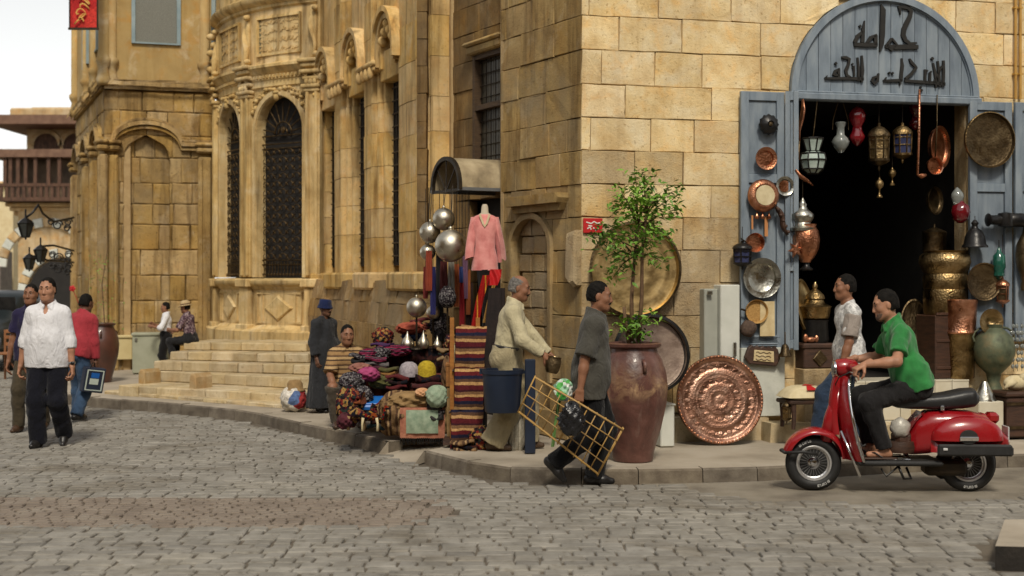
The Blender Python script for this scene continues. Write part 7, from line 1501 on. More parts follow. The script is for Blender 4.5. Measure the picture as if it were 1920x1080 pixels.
M_shoe = PM('black_leather', [(.010, .009, .009), (.022, .02, .019)], .38, 0, 9, .002, 60)
def person(label, base, yaw, P, O, H=1.72, h=.0105, skin=SK2, seed=0):
    M = T(base) @ RZ(yaw) @ S3(H / 1.72); g = lambda k, d: P.get(k, d); vec = lambda v: np.array(v, float)
    pel = vec(g('pel', (0, 0, .955))); up = nrm(vec(g('up', (0, -.04, 1)))); f0 = V_(0, -1, 0); f = nrm(f0 - up * (f0 @ up)); l = np.cross(up, f)
    tw = R(g('tw', 0)); cf, cl = rotv(f, up, tw), rotv(l, up, tw); fat = g('fat', 0.0); X_ = lambda a, b, c: [a, b, c]
    TA = [cl, cf, up]; PA = [l, f, up]
    Nk = pel + up * .505; sh = {s: pel + up * .418 + cl * (.158 * s) for s in (1, -1)}; hip = {s: pel + l * (.088 * s) - up * .045 for s in (1, -1)}
    hands = {1: vec(g('hl', (.26, -.03, .80))), -1: vec(g('hr', (-.26, -.03, .80)))}; feet = {1: vec(g('fl', (.10, .02, .08))), -1: vec(g('fr', (-.10, .02, .08)))}
    toe = {1: nrm(vec(g('tl', (.12, -1, 0)))), -1: nrm(vec(g('tr', (-.12, -1, 0))))}
    elb, wri, kne, ank = {}, {}, {}, {}
    for s, ep, kp in ((1, g('el', (.5, 1, -.1)), g('kl', (.06, -1, 0))), (-1, g('er', (-.5, 1, -.1)), g('kr', (-.06, -1, 0)))):
        elb[s], wri[s] = ik(sh[s], hands[s], .292, .25, ep); kne[s], ank[s] = ik(hip[s], feet[s], .435, .415, kp)
    hy, hp = g('head', (0, 0)); hu = nrm(V_(0, 0, 1) * .75 + up * .25); hf = nrm(f0 - hu * (f0 @ hu)); hl_ = np.cross(hu, hf); hf = rotv(hf, hu, R(hy)); hl_ = np.cross(hu, hf); hf = rotv(hf, hl_, R(hp)); hu = np.cross(hf, hl_)
    Hc = Nk + up * .045 + hu * .115 + hf * .022; HA = [hl_, hf, hu]; at = lambda a, b, c: Hc + hl_ * a + hf * b + hu * c
    # --- reusable torso / limb builders (off = how far cloth stands off)
    def torso(v, off=0.0, k=.05, loose=0):
        v.ell(pel, (.165 + off + fat * .5 + loose * .4, .112 + off + fat + loose, .13 + off), PA, k); v.ell(pel + up * .16 + f * fat * .9, (.148 + off + fat + loose, .105 + off + fat * 1.1 + loose, .17 + off), TA, k); v.ell(pel + up * .335, (.160 + off + fat * .5 + loose * .5, .110 + off + fat * .5, .155 + off), TA, k)
        v.cap(sh[1] - cl * .02, sh[-1] + cl * .02, .046 + off, .046 + off, .05)
        for s in (1, -1): v.cap(Nk + up * .005 - cf * .01, sh[s], .046 + off * .5, .046 + off, .04)
    def leg(v, s, off=0.0, k=.03, end=None, flare=0.0, f1=False):
        v.ell(hip[s] + V_(0, .02, .0), (.092 + off, .10 + off, .10 + off), PA, .04); v.cap(hip[s], kne[s], .088 + off + fat * .3, (.060 if off == 0 else .066) + off + flare * .2, k)
        a = ank[s] if end is None else kne[s] + (ank[s] - kne[s]) * end; c = kne[s] + (ank[s] - kne[s]) * .3 + V_(0, .012, 0) * (1 if off == 0 else 0)
        v.cap(kne[s], c, .058 + off + flare * .4 + (.006 if off else 0), .055 + off + flare * .6, k); v.cap(c, a, .055 + off + flare * .5, (.038 if off == 0 else .044) + off + flare, k, f1=f1)
    def bbox(pts, pad): q = np.array(pts); return q.min(0) - pad, q.max(0) + pad
    allp = [pel, Nk, Hc, *sh.values(), *elb.values(), *wri.values(), *kne.values(), *ank.values()] + [ank[s] + toe[s] * .16 for s in (1, -1)]
    # --- body
    v = Vol(*bbox(allp, .14), h * 1.15); torso(v)
    v.cap(Nk - up * .03, Hc - hu * .06, .058, .054, .03)
    for s in (1, -1):
        v.cap(sh[s], elb[s], .052, .040, .03); v.cap(elb[s], elb[s] + (wri[s] - elb[s]) * .35, .042, .042, .02); v.cap(elb[s] + (wri[s] - elb[s]) * .3, wri[s], .042, .027, .02); leg(v, s)
        fu = nrm(np.cross(np.cross(toe[s], V_(0, 0, 1)), toe[s])); v.cap(ank[s] - toe[s] * .035 - fu * .04, ank[s] + toe[s] * .13 - fu * .045, .032, .026, .03)
    v.plane(Hc - hu * .095, hu); parts = [v.mesh()]
    # --- head, finer
    hh = min(h * .55, .0058); v = Vol(Hc - .19, Hc + .17, hh)
    v.cap(Nk - up * .02, Hc - hu * .05, .058, .055, .02); v.ell(at(0, -.012, .018), (.075, .096, .098), HA, .02); v.ell(at(0, .018, -.040), (.064, .074, .088), HA, .03); v.ell(at(0, .062, -.098), (.030, .026, .024), HA, .03)
    v.cap(at(-.045, .020, -.075), at(-.02, .065, -.098), .022, .018, .03); v.cap(at(.045, .020, -.075), at(.02, .065, -.098), .022, .018, .03)
    v.cap(at(-.04, .070, .026), at(.04, .070, .026), .014, .014, .02)
    for s in (1, -1):
        v.ell(at(.031 * s, .098, .008), (.015, .013, .009), HA, .014, True); v.ell(at(.042 * s, .058, -.026), (.022, .020, .020), HA, .035)
        v.ell(at(.075 * s, -.010, -.012), (.008, .017, .029), HA, .007); v.ell(at(.012 * s, .093, -.040), (.011, .011, .009), HA, .008)
    v.ell(at(0, .050, -.070), (.034, .030, .034), HA, .03); v.cap(at(0, .084, .018), at(0, .103, -.034), .009, .013, .012); v.cap(at(-.020, .084, -.066), at(.020, .084, -.066), .008, .008, .01); v.cap(at(-.016, .083, -.078), at(.016, .083, -.078), .009, .009, .01)
    if g('neckcut', 1): v.plane(Nk - up * .06, -up)
    parts.append(v.mesh())
    # --- hands with separate fingers
    for s, key in ((1, 'L'), (-1, 'R')):
        hd = P.get('hand' + key, {}); d = nrm(np.array(hd.get('d', wri[s] - elb[s]), float)); n0 = np.array(hd.get('n', -cl * s), float); n0 = nrm(n0 - d * (n0 @ d)); wv = np.cross(n0, d) * (1 if s == -1 else -1); cur = hd.get('curl', .45)
        if wv @ f < 0 and 'n' not in hd: wv = wv
        w0 = wri[s]; v = Vol(w0 - .22, w0 + .22, .0042 if h < .012 else .006)
        v.cap(w0 - d * .05, w0 + d * .015, .029, .027, .015)
        for i in range(4):
            b0 = w0 + d * .092 + wv * (.030 - .0205 * i) - n0 * (.003 if i in (1, 2) else 0); v.cap(w0 + d * .02 + wv * (.018 - .012 * i), b0, .0165, .0115, .014)
            L = (.044, .050, .046, .036)[i]; a = cur * (1 + .12 * i); q = b0; dd = d
            for j, (fl_, r_) in enumerate(((1, .0098), (.68, .0088), (.52, .0078))): dd = nrm(rotv(dd, np.cross(dd, n0), a * (.8, 1.1, .8)[j])); e = q + dd * L * fl_; v.cap(q, e, r_, r_ - .0008, .005); q = e
        b0 = w0 + d * .025 + wv * .026 + n0 * .008; dt = nrm(d * .62 + wv * .62 + n0 * (.35 + .5 * cur)); m1 = b0 + dt * .045; dt2 = nrm(dt + d * .35 + n0 * .4 * cur - wv * .5 * cur); v.cap(b0, m1, .016, .0115, .012); v.cap(m1, m1 + dt2 * .03, .0112, .0098, .005); v.cap(m1 + dt2 * .03, m1 + dt2 * .03 + nrm(dt2 + d * .3 - wv * .4 * cur) * .024, .0095, .008, .005)
        parts.append(v.mesh())
    body = tag(link('person', np_mesh('person_body', parts, skin), M), label, 'person')
    def child(name, vols, mat): return link(name, np_mesh(name, [x.mesh() for x in vols], mat), M, body)
    # --- top
    tp = O.get('top')
    if tp:
        off = tp.get('off', .016); hem = tp.get('hem', -.12); ends = {'long': 1.0, 'short': None, 'elbow': .55}; sl_ = tp.get('sleeve', 'short'); pts = [pel - up * .45, Nk, *sh.values(), *elb.values()] + ([*wri.values()] if sl_ != 'short' else [])
        v = Vol(*bbox(pts, .19), h); torso(v, off, .05, tp.get('loose', 0))
        if hem < -.05: hp_ = pel + up * hem; v.cap(pel + up * .05 + l * .07, hp_ + l * .085 - up * .1, .118 + off + fat * .5, .108 + off + fat * .5, .08); v.cap(pel + up * .05 - l * .07, hp_ - l * .085 - up * .1, .118 + off + fat * .5, .108 + off + fat * .5, .08)
        v.plane(pel + up * hem + f * .0, -nrm(up + f * tp.get('hemtilt', 0)))
        for s in (1, -1):
            if sl_ == 'short': e = sh[s] + (elb[s] - sh[s]) * tp.get('sfrac', .72); v.cap(sh[s], e, .050 + off, .054 + off + tp.get('sflare', .006), .03, f1=True)
            else:
                v.cap(sh[s], elb[s], .050 + off, .046 + off, .03); t = tp.get('sfrac', ends[sl_]); e = elb[s] + (wri[s] - elb[s]) * t; v.cap(elb[s], e, .048 + off, .036 + off * .7 + (.012 if t < .9 else 0), .025, f1=True)
                if t < .9: v.cap(e - nrm(wri[s] - elb[s]) * .055, e + nrm(wri[s] - elb[s]) * .004, .058, .058, .006, True, True)
        v.plane(Nk + up * .028, nrm(up + f * .25)); v.folds(tp.get('fold', .0036), seed, tp.get('wl', (.07, .17)), (1, 1, .6))
        if tp.get('open'): v.ell(Nk + f * .10 - up * .015, (.026, .06, tp['open'] + .012), TA, .006, True)
        if tp.get('collar', True):
            for s in (1, -1):
                ring = [Nk - cf * .070 + up * .050, Nk - cf * .045 + cl * .052 * s + up * .046, Nk + cl * .070 * s + cf * .0 + up * .036, Nk + cl * .058 * s + cf * .048 + up * .016, Nk + cl * .026 * s + cf * .080 - up * .004]
                for q0, q1 in zip(ring, ring[1:]): v.cap(q0, q1, .0125, .0125, .006); v.cap(q0 - up * .018, q1 - up * .016, .014, .014, .008)
                v.cap(ring[-1], Nk + cl * .058 * s + cf * .098 - up * .045, .013, .008, .006); v.cap(ring[-2], Nk + cl * .062 * s + cf * .090 - up * .04, .012, .008, .008)
        sh_o = child('shirt', [v], tp['mat'])
        if 0:      # open neck: a wedge of skin or undershirt
            mb = MB(); q = Nk + f * (.078 + off * .3) - up * .0; mb.add([q + l * .030 + up * .012, q - l * .030 + up * .012, q + f * .022 - up * tp['open']], [(0, 1, 2)]); link('open_neck', mb.mesh('open_neck', tp.get('under', skin)), M, body)
    # --- trousers
    bt = O.get('bottom')
    if bt:
        off = bt.get('off', .014); fl_ = bt.get('flare', .01); v = Vol(*bbox([pel + up * .12, *hip.values(), *kne.values(), *ank.values()], .19), h)
        v.ell(pel - up * .02, (.168 + off + fat * .5, .115 + off + fat * .8, .14 + off), PA, .05); v.ell(pel + up * .07 + f * fat * .5, (.156 + off + fat * .6, .11 + off + fat, .10), PA, .05)
        for s in (1, -1): leg(v, s, off, .03, bt.get('end', 1.03), fl_, True)
        v.plane(pel + up * bt.get('waist', .10), up); v.folds(bt.get('fold', .005), seed + 5, (.07, .17), (1, 1, .7)); child('trousers', [v], bt['mat'])
        if bt.get('belt'):
            v = Vol(*bbox([pel + up * .1], .3), .009); w = pel + up * (bt.get('waist', .10) - .012); v.ell(pel + up * .07 + f * fat * .5, (.162 + off + fat * .6, .116 + off + fat, .12), PA, .02); v.plane(w + up * .018, up); v.plane(w - up * .02, -up); child('belt', [v], bt['belt'])
    rb = O.get('robe')
    if rb:
        v = Vol(*bbox([pel, Nk, *sh.values(), *elb.values(), *wri.values(), ank[1], ank[-1]], .24), h); torso(v, .022, .06, .012)
        zb = ank[1] * .5 + ank[-1] * .5; zb = V_(zb[0], zb[1], .05)
        for s in (1, -1): v.cap(hip[s] + up * .1, zb + l * .12 * s, .135, .20, .09); v.cap(sh[s], elb[s], .078, .075, .04); v.cap(elb[s], elb[s] + (wri[s] - elb[s]) * .85, .072, .085, .03, f1=True)
        v.plane(V_(0, 0, rb.get('hem', .07)), V_(0, 0, -1)); v.plane(Nk + up * .03, up); v.folds(.007, seed, (.09, .2), (1.4, 1.4, .25)); child('robe', [v], rb['mat'])
    # --- shoes
    for s in (1, -1):
        fu = nrm(np.cross(np.cross(toe[s], V_(0, 0, 1)), toe[s])); sd = np.cross(toe[s], fu); a = ank[s]
        if O.get('shoe'):
            v = Vol(a - .24, a + .24, min(h, .009)); v.cap(a - toe[s] * .045 - fu * .035, a + toe[s] * .08 - fu * .038, .040, .043, .02); v.cap(a + toe[s] * .08 - fu * .045, a + toe[s] * .155 - fu * .052, .042, .028, .03); v.cap(a - toe[s] * .02 - fu * .03, a + fu * .015, .044, .042, .02, f1=True); v.plane(a - fu * .076, -fu); child('shoe', [v], O['shoe'])
        elif O.get('sandal'):
            v = Vol(a - .24, a + .24, .009); q = a - fu * .077; v.cap(q - toe[s] * .06, q + toe[s] * .17, .045, .048, .02); v.plane(q + fu * .012, fu); v.plane(q - fu * .008, -fu); sn = child('sandal', [v], O['sandal']); mb = MB()
            for e in (1, -1): mb.tube([a + toe[s] * .13 - fu * .035, a + toe[s] * .09 + sd * .03 * e - fu * .025, a + toe[s] * .03 + sd * .043 * e - fu * .065], .006, 6)
            link('strap', mb.mesh('strap', M_shoe), M, sn)
    # --- hair, brows, eyes, moustache
    hr = O.get('hair', 'short')
    if hr != 'none':
        v = Vol(Hc - .16, Hc + .16, hh); bald = hr == 'balding'
        v.ell(at(0, -.020, .026), (.0785, .0955, .100) if not bald else (.077, .094, .092), HA, .02); v.ell(at(0, -.04, -.02), (.0755, .073, .08), HA, .02)
        lo = O.get('hairline', .056); X = lambda p, n: v.plane(p, nrm(n))
        n_ = nrm(hf * 1.0 - hu * .62); X(at(0, .052, lo), n_); v.plane(at(0, 0, -.055), -hu) ; 
        for s in (1, -1): v.ell(at(.085 * s, .04, -.05), (.03, .05, .075), HA, .01, True); v.ell(at(.08 * s, .0, -.02), (.02, .03, .045), HA, .01, True)
        if bald: v.ell(at(0, .03, .11), (.07, .11, .06), HA, .01, True)
        v.folds(.0016, seed + 9, (.02, .045)); child('hair', [v], O.get('hairmat', M_hair))
    hm = O.get('browmat', M_hair)
    for s in (1, -1):
        mb = MB(); e = at(.031 * s, .079, .008); ax = Matrix([[*hl_], [*hf], [*hu]]).transposed().to_4x4(); mb.ell((0, 0, 0), (.0125, .009, .0058), ax, n=10, m=6); mb.v = [tuple(np.array(p) + e) for p in mb.v]; ey = link('eye', mb.mesh('eye', M_eyew, True), M, body)
        mb = MB(); e = at(.031 * s, .0865, .008); mb.ell((0, 0, 0), (.0070, .004, .0056), ax, n=8, m=6); mb.v = [tuple(np.array(p) + e) for p in mb.v]; link('iris', mb.mesh('iris', M_eye, True), M, ey)
        mb = MB(); mb.tube([at(.013 * s, .0865, .027), at(.032 * s, .085, .033), at(.052 * s, .070, .028)], [.0055, .006, .0035], 6); link('eyebrow', mb.mesh('eyebrow', hm, True), M, body)
    mb = MB(); mb.tube([at(-.019, .0895, -.0725), at(0, .093, -.0725), at(.019, .0895, -.0725)], [.003, .0055, .003], 6); link('lips', mb.mesh('lips', PM('lips', [lin(124, 80, 64)], .5), True), M, body)
    if O.get('moustache'): mb = MB(); mb.tube([at(-.034, .078, -.064), at(-.016, .093, -.056), at(0, .096, -.054), at(.016, .093, -.056), at(.034, .078, -.064)], [.005, .011, .009, .011, .005], 8); link('moustache', mb.mesh('moustache', hm, True), M, body)
    if O.get('beard'):
        v = Vol(Hc - .16, Hc + .16, hh); v.ell(at(0, .022, -.046), (.0675, .0785, .092), HA, .03); v.ell(at(0, .064, -.098), (.036, .032, .030), HA, .03); v.ell(at(0, .051, -.072), (.0365, .034, .0365), HA, .03); v.plane(at(0, 0, -.058), hu); v.ell(at(0, .1, -.068), (.03, .03, .014), HA, .008, True); v.plane(at(0, -.02, 0), -hf); child('beard', [v], O['beard'])
    return body, dict(M=M, at=at, Hc=Hc, HA=HA, wri=wri, elb=elb, sh=sh, kne=kne, ank=ank, pel=pel, up=up, f=f, l=l, Nk=Nk)
def onp(info, q): return info['M'] @ Vector(q)
def head_frame(info): a = info['HA']; m = Matrix([[*a[0]], [*a[1]], [*a[2]]]).transposed().to_4x4(); m.translation = Vector(info['Hc']); return info['M'] @ m
def hat(name, label, body, info, prof, mat, band=None, z=.045, tilt=0, own=True):
    Mh = head_frame(info) @ T((0, -.012, z)) @ RX(tilt); mb = MB(); mb.lathe(prof, 28, flute=lambda a, z: .02 * math.sin(3 * a)); o = obj(name, mb, mat, Mh, body, smooth=True)
    if band: mb = MB(); mb.lathe(band[0], 28); obj('hat_band', mb, band[1], Mh, o, smooth=True)
# ---- man in the white shirt, walking towards us
b = GR(90, 838, 0); C1 = cloth('white_shirt', (222, 222, 226), .9, .05); s_ = .181
pw1, inf = person('stout man in a white shirt and black trousers walking towards the camera on the left', b, 3, dict(pel=(0, 0, .95), up=(.01, -.02, 1), fat=.034, fl=(.12, .16, .14), tl=(.1, -.9, -.55), fr=(-.09, -.03, .08), tr=(-.15, -1, 0), hl=(.265, -.06, .80), hr=(-.285, .0, .79), el=(.5, .8, 0), er=(-.6, .6, 0), head=(-4, 3), handL=dict(curl=.6), handR=dict(curl=.6)),
    dict(top=dict(mat=C1, sleeve='elbow', sfrac=.28, off=.020, hem=-.13, loose=.0, open=.07, fold=.003), bottom=dict(mat=cloth('black_trousers', (20, 21, 30)), off=.022, flare=.022, end=1.08), shoe=M_shoe, hairline=.06), 1.735, .0095, SK1, 1)
w_ = inf['wri'][1]; e_ = inf['elb'][1]; d_ = nrm(w_ - e_); mb = MB(); mb.tube([w_ - d_ * .035, w_ - d_ * .015], .036, 16); wt = obj('wrist_watch', mb, PM('steel', [(.5, .5, .5)], .3, 1), inf['M'], pw1, smooth=True); mb = MB(); c_ = w_ - d_ * .025; mb.ell(c_ + V_(.012, -.034, 0), (.018, .008, .018)); obj('watch_face', mb, M_blk, inf['M'], wt, smooth=True)
# ---- man in dark blue behind him
person('man in a dark blue shirt half hidden behind the man in the white shirt', GR(60, 808, 0), 0, dict(pel=(0, 0, .95), hr=(-.27, -.03, .8), hl=(.27, 0, .8), fr=(-.12, -.1, .08), fl=(.1, .15, .1)), dict(top=dict(mat=cloth('dark_blue_shirt', (40, 36, 66)), sleeve='short', hem=-.12), bottom=dict(mat=cloth('olive_trousers', (70, 62, 48))), shoe=PM('brown_shoe', [(.06, .03, .015)], .5)), 1.66, .013, SK2, 2)
# ---- man in red walking away with a box
b = GR(142, 789, 0); pr_, inr = person('man in a red shirt and jeans walking away behind the white shirted man', b, 158, dict(pel=(0, 0, .93), up=(0, -.30, 1), hl=(-.30, 0, .8) if 0 else (.27, -.05, .72), hr=(-.25, -.12, .70), fr=(-.11, .12, .10), fl=(.1, -.16, .08), head=(0, 14)), dict(top=dict(mat=cloth('red_shirt', (158, 54, 62)), sleeve='long', sfrac=.9, hem=-.10, off=.03, loose=.02), bottom=dict(mat=cloth('blue_jeans', (62, 84, 112)), off=.02, flare=.02), shoe=M_shoe), 1.58, .013, SK3, 3)
p = W(174, 712, 16.55); bxo = thing('carried_box', 'small navy and white printed box carried by the man in red', 'box', T(p)); mb = MB(); mb.rbox((0, 0, 0), (.10, .26, .30), .008); obj('carton', mb, PM('navy_card', [lin(26, 34, 52), lin(34, 44, 66)], .6), T(p) @ RY(10) @ RZ(-50), bxo)
mb = MB(); mb.strip([(-.10, -.12), (.10, -.12), (.10, .12), (-.10, .12)], .018, -.056, -.05, closed=True); mb.slab(rect(-.06, -.05, .05, .02), -.056, -.05); obj('print', mb, PM('pale_print', [lin(190, 200, 190)], .7), T(p) @ RY(10) @ RZ(40), bxo); mb = MB(); mb.slab(rect(-.05, .03, .05, .09), -.057, -.05); obj('picture', mb, M_bluep, T(p) @ RY(10) @ RZ(40), bxo)
mb = MB(); mb.tube([(-.03, -.08, .15), (-.03, -.03, .2), (-.03, .05, .2), (-.03, .09, .15)], .008, 6); obj('handle', mb, M_blk, T(p) @ RY(10), bxo)
# ---- two men by the steps
b = T(GR(311, 700, SW)) @ Matrix(); person('man in a white shirt and black trousers standing by the grey cabinet', GR(311, 703, SW), -80, dict(pel=(0, 0, .95), up=(0, .03, 1), hl=(.14, -.30, 1.16), hr=(-.1, -.28, 1.2), el=(.6, .3, -.6), er=(-.6, .3, -.6), head=(0, 5)), dict(top=dict(mat=C1, sleeve='elbow', sfrac=.3, hem=.02), bottom=dict(mat=cloth('black_cotton', (22, 21, 22)), off=.02), shoe=M_shoe), 1.21, .013, SK2, 4)
sb = W(352, 641, 20.15); pz, ifz = person('seated man in a plaid shirt and straw hat at the top of the steps', Vector((sb.x, 20.32, .79 - .33)), -105, dict(pel=(0, 0, .57), up=(0, -.16, 1), hl=(.16, -.40, .74), hr=(-.12, -.42, .72), fl=(.1, -.34, .08), fr=(-.10, -.36, .08), kl=(.1, -1, .6), kr=(-.1, -1, .6), head=(0, 8)), dict(top=dict(mat=patchwork('plaid_shirt', [lin(120, 96, 104), lin(90, 66, 78), lin(150, 130, 132), lin(70, 50, 62)], 34), sleeve='short', sfrac=.85, hem=-.04), bottom=dict(mat=cloth('dark_grey_trousers', (34, 34, 36))), shoe=M_shoe), 1.19, .013, SK2, 5)
HATP = [(.155, -.012), (.150, .0), (.105, .008), (.098, .012), (.094, .06), (.085, .095), (.05, .112), (0, .114)]
hat('straw_hat', '', pz, ifz, HATP, PM('straw_hat', [lin(172, 148, 108), lin(196, 174, 134)], .9, 0, 40, .004, 90), ([(.101, .012), (.099, .04), (.096, .04)], PM('hat_band', [lin(110, 86, 60)], .9)), .035)
# ---- robed man with blue hat
b = GR(610, 772, SW); pg, ifg = person('man in a long dark robe and blue hat standing by the hall wall', b, 52, dict(pel=(0, 0, .955), up=(0, .06, 1), hl=(.2, -.12, .95), hr=(-.24, -.05, .85), head=(10, 6)), dict(robe=dict(mat=cloth('charcoal_robe', (44, 45, 48), .9, .2)), shoe=M_shoe, hair='none', moustache=True), 1.34, .012, SK3, 6)
hat('bucket_hat', '', pg, ifg, [(.125, -.06), (.12, -.045), (.100, .0), (.094, .06), (.08, .075), (0, .08)], cloth('blue_felt', (28, 38, 74)), None, .055)
# ---- seated stall keeper in a striped polo
b = GR(655, 792, SW); M_strp = stripes('striped_polo', [lin(156, 124, 84), lin(70, 52, 40), lin(176, 146, 104), lin(84, 64, 50), lin(120, 92, 64)], [0, .34, .5, .78, .9], 'Z', 9, .9, .1, .12, .002, wob=.1)
stl = W(652, 742, 15.05); ps, ifs = person('seated stall keeper in a striped polo shirt and grey trousers', Vector((stl.x - .03, 15.1, SW)), 12, dict(pel=(0, .02, .46), up=(.02, -.14, 1), hl=(.20, -.40, .56), hr=(-.16, -.36, .46), fl=(.14, -.32, .08), fr=(-.14, -.36, .08), kl=(.25, -1, .6), kr=(-.3, -1, .6), el=(.8, .6, -.4), er=(-.8, .6, -.3), head=(6, 4)), dict(top=dict(mat=M_strp, sleeve='short', sfrac=.9, sflare=.015, hem=-.06, off=.02), bottom=dict(mat=cloth('grey_brown_trousers', (76, 68, 58)), off=.018), shoe=PM('brown_leather', [(.05, .025, .015), (.08, .04, .02)], .5)), 1.54, .0105, SK2, 7)
mb = MB(); p = Vector((stl.x - .03, 15.15, SW)); st_ = thing('low_stool', 'low wooden stool under the seated stall keeper', 'stool', T(p)); mb.rbox((0, 0, .28), (.32, .30, .04), .01); obj('seat', mb, M_wdd, T(p), st_)
for sx in (-.12, .12):
    for sy in (-.11, .11): mb = MB(); mb.box((sx, sy, .13), (.035, .035, .26)); obj('leg', mb, M_wdd, T(p), st_)
# ---- man in beige at the bin
b = GR(958, 848, SW); M_bei = cloth('beige_shirt', (186, 176, 144)); pb, ifb = person('grey haired man in a beige shirt behind the blue bin holding a brass pot', Vector((b.x, 12.95, SW)), 84, dict(pel=(0, .04, .93), up=(0, -.15, 1), tw=6, hr=(-.22, -.34, .94), hl=(.15, -.40, .88), er=(-.5, .9, -.2), el=(.5, .8, -.3), fl=(.1, -.14, .08), fr=(-.1, .16, .08), head=(0, 10), handR=dict(curl=.9, n=(.6, 0, -.8)), handL=dict(curl=.8, n=(-.6, 0, -.8))), dict(top=dict(mat=M_bei, sleeve='long', sfrac=.97, off=.022, hem=.03, loose=.012), bottom=dict(mat=cloth('khaki_trousers', (158, 146, 116)), off=.035, flare=.05, belt=M_shoe, waist=.08), shoe=PM('tan_shoe', [(.07, .04, .02)], .6), hair='balding', hairmat=M_hairg, moustache=True, browmat=M_hair), 1.665, .0095, SK2, 8)
q = onp(ifb, ifb['wri'][-1]); Mp = T(q + Vector((.085, -.0, -.10))) @ RY(12); pt_ = lobj('brass_pot', 'small brown brass pot in the hand of the man in beige', 'pot', [(0, -.07), (.05, -.07), (.062, -.05), (.072, .0), (.068, .05), (.06, .075), (.066, .085), (.058, .085), (.05, .06), (0, .05)], M_brz, Mp, 24)
# ---- man in the grey polo walking right with a rack
b = GR(1108, 911, 0); M_gp = cloth('charcoal_polo', (74, 72, 66), .92, .12)
pk, ifk = person('man in a charcoal polo walking right past the pot carrying a cane rack', b, 86, dict(pel=(0, 0, .94), up=(0, -.07, 1), hr=(-.25, .10, .76), hl=(.24, -.1, .78), fr=(-.08, .30, .21), tr=(-.05, -.75, -.75), fl=(.09, -.02, .08), tl=(.05, -1, 0), kr=(-.05, -1, 0), kl=(0, -1, .1), head=(-4, 6), handR=dict(curl=1.0)), dict(top=dict(mat=M_gp, sleeve='short', sfrac=.92, off=.024, hem=-.20, loose=.016, sflare=.012, fold=.006, open=.05, under=PM('white_vest', [(.6, .6, .58)], .9)), bottom=dict(mat=cloth('black_jeans', (18, 18, 20)), off=.018, flare=.018, end=1.04), shoe=M_shoe, moustache=True), 1.715, .009, SK2, 9)
# cane rack: sticks lashed into a lattice
kk = 11.25 / F; Yr = 11.14; A, B_, Cq, Dq = W(1003, 708, Yr), W(1168, 806, Yr - .06), W(1122, 890, Yr - .0), W(972, 772, Yr + .06)
rk = thing('cane_rack', 'tilted lattice rack of yellow cane sticks carried by the walking man', 'rack', T(A)); M_cane = PM('yellow_cane', [lin(158, 122, 62), lin(188, 150, 84)], .6, 0, 12, .002, 60, .1)
for layer, ofy in ((0, 0), (1, .07)):
    for i in range(5):
        t = i / 4; a, c = A.lerp(Dq, t), B_.lerp(Cq, t)
        if layer and i not in (0, 4): continue
        mb = MB(); o_ = Vector((0, ofy, 0)); mb.tube([a - A + o_, a.lerp(c, .5) - A + o_ + Vector((0, 0, .004)), c - A + o_], .007 if i in (0, 4) else .005, 6); obj('cane_stick', mb, M_cane, T(A), rk, smooth=True)
    for i in range(11):
        t = i / 10; a, c = A.lerp(B_, t), Dq.lerp(Cq, t)
        if layer and i % 5: continue
        mb = MB(); o_ = Vector((0, ofy + .010, 0)); e = (c - a) * .04; mb.tube([a - e - A + o_, c + e - A + o_], .005, 6); obj('cane_stick', mb, M_cane, T(A), rk, smooth=True)
heap('black_bag', 'crumpled black plastic bag hanging from the walking man hand', 'bag', 1072, 786, 46, 62, 11.02, PM('black_plastic', [(.008, .008, .010), (.02, .02, .022)], .25, 0, 10, .01, 30), .13, .30, 31)
heap('plastic_bag', 'white and green plastic bag behind the walking man arm', 'bag', 1058, 732, 36, 40, 11.4, patchwork('green_white_plastic', [lin(196, 204, 190), lin(150, 190, 160), lin(206, 210, 204), lin(84, 160, 80), lin(170, 180, 200)], 16, .35), .14, .3, 32)
ribbon('green_strap', 'long light green plastic strip dangling behind the cane rack', 'strip', [(1050, 742), (1042, 790), (1036, 838)], 6, 11.5, PM('green_strip', [lin(110, 150, 84), lin(140, 176, 110)], .5))
# ---- youth in the white T-shirt walking left
b = Vector((W(1592, 800, 12.75).x, 12.75, SW)); M_tee = patchwork('printed_tee', [lin(196, 196, 194), lin(206, 206, 204), lin(160, 160, 160), lin(200, 200, 198), lin(190, 190, 190)], 22, .9)
py_, ify = person('youth in a white T-shirt with grey sleeves walking left behind the scooter', b, -84, dict(pel=(0, 0, .94), up=(0, -.03, 1), fat=-.008, hl=(.22, -.16, .80), hr=(-.2, .08, .82), fl=(.09, -.36, .16), fr=(-.09, .22, .12), tl=(0, -1, -.1), tr=(0, -1, -.6), head=(-4, 2)), dict(top=dict(mat=M_tee, sleeve='short', sfrac=.8, off=.014, hem=-.08, collar=False, loose=.006), bottom=dict(mat=cloth('dark_jeans', (44, 58, 78), .9, .25)), shoe=M_shoe, hairline=.05), 1.655, .0095, SK2, 10)
v_s = cloth('grey_sleeve', (150, 140, 132))
for s in (1, -1):
    v = Vol(ify['sh'][s] - .3, ify['sh'][s] + .25, .0095); a, e = ify['sh'][s], ify['sh'][s] + (ify['elb'][s] - ify['sh'][s]) * .82; v.cap(a + (e - a) * .12, e, .079, .081, .02, True, True); v.folds(.004, 77 + s, (.06, .12)); link('sleeve', np_mesh('sleeve', [v.mesh()], v_s), ify['M'], py_)
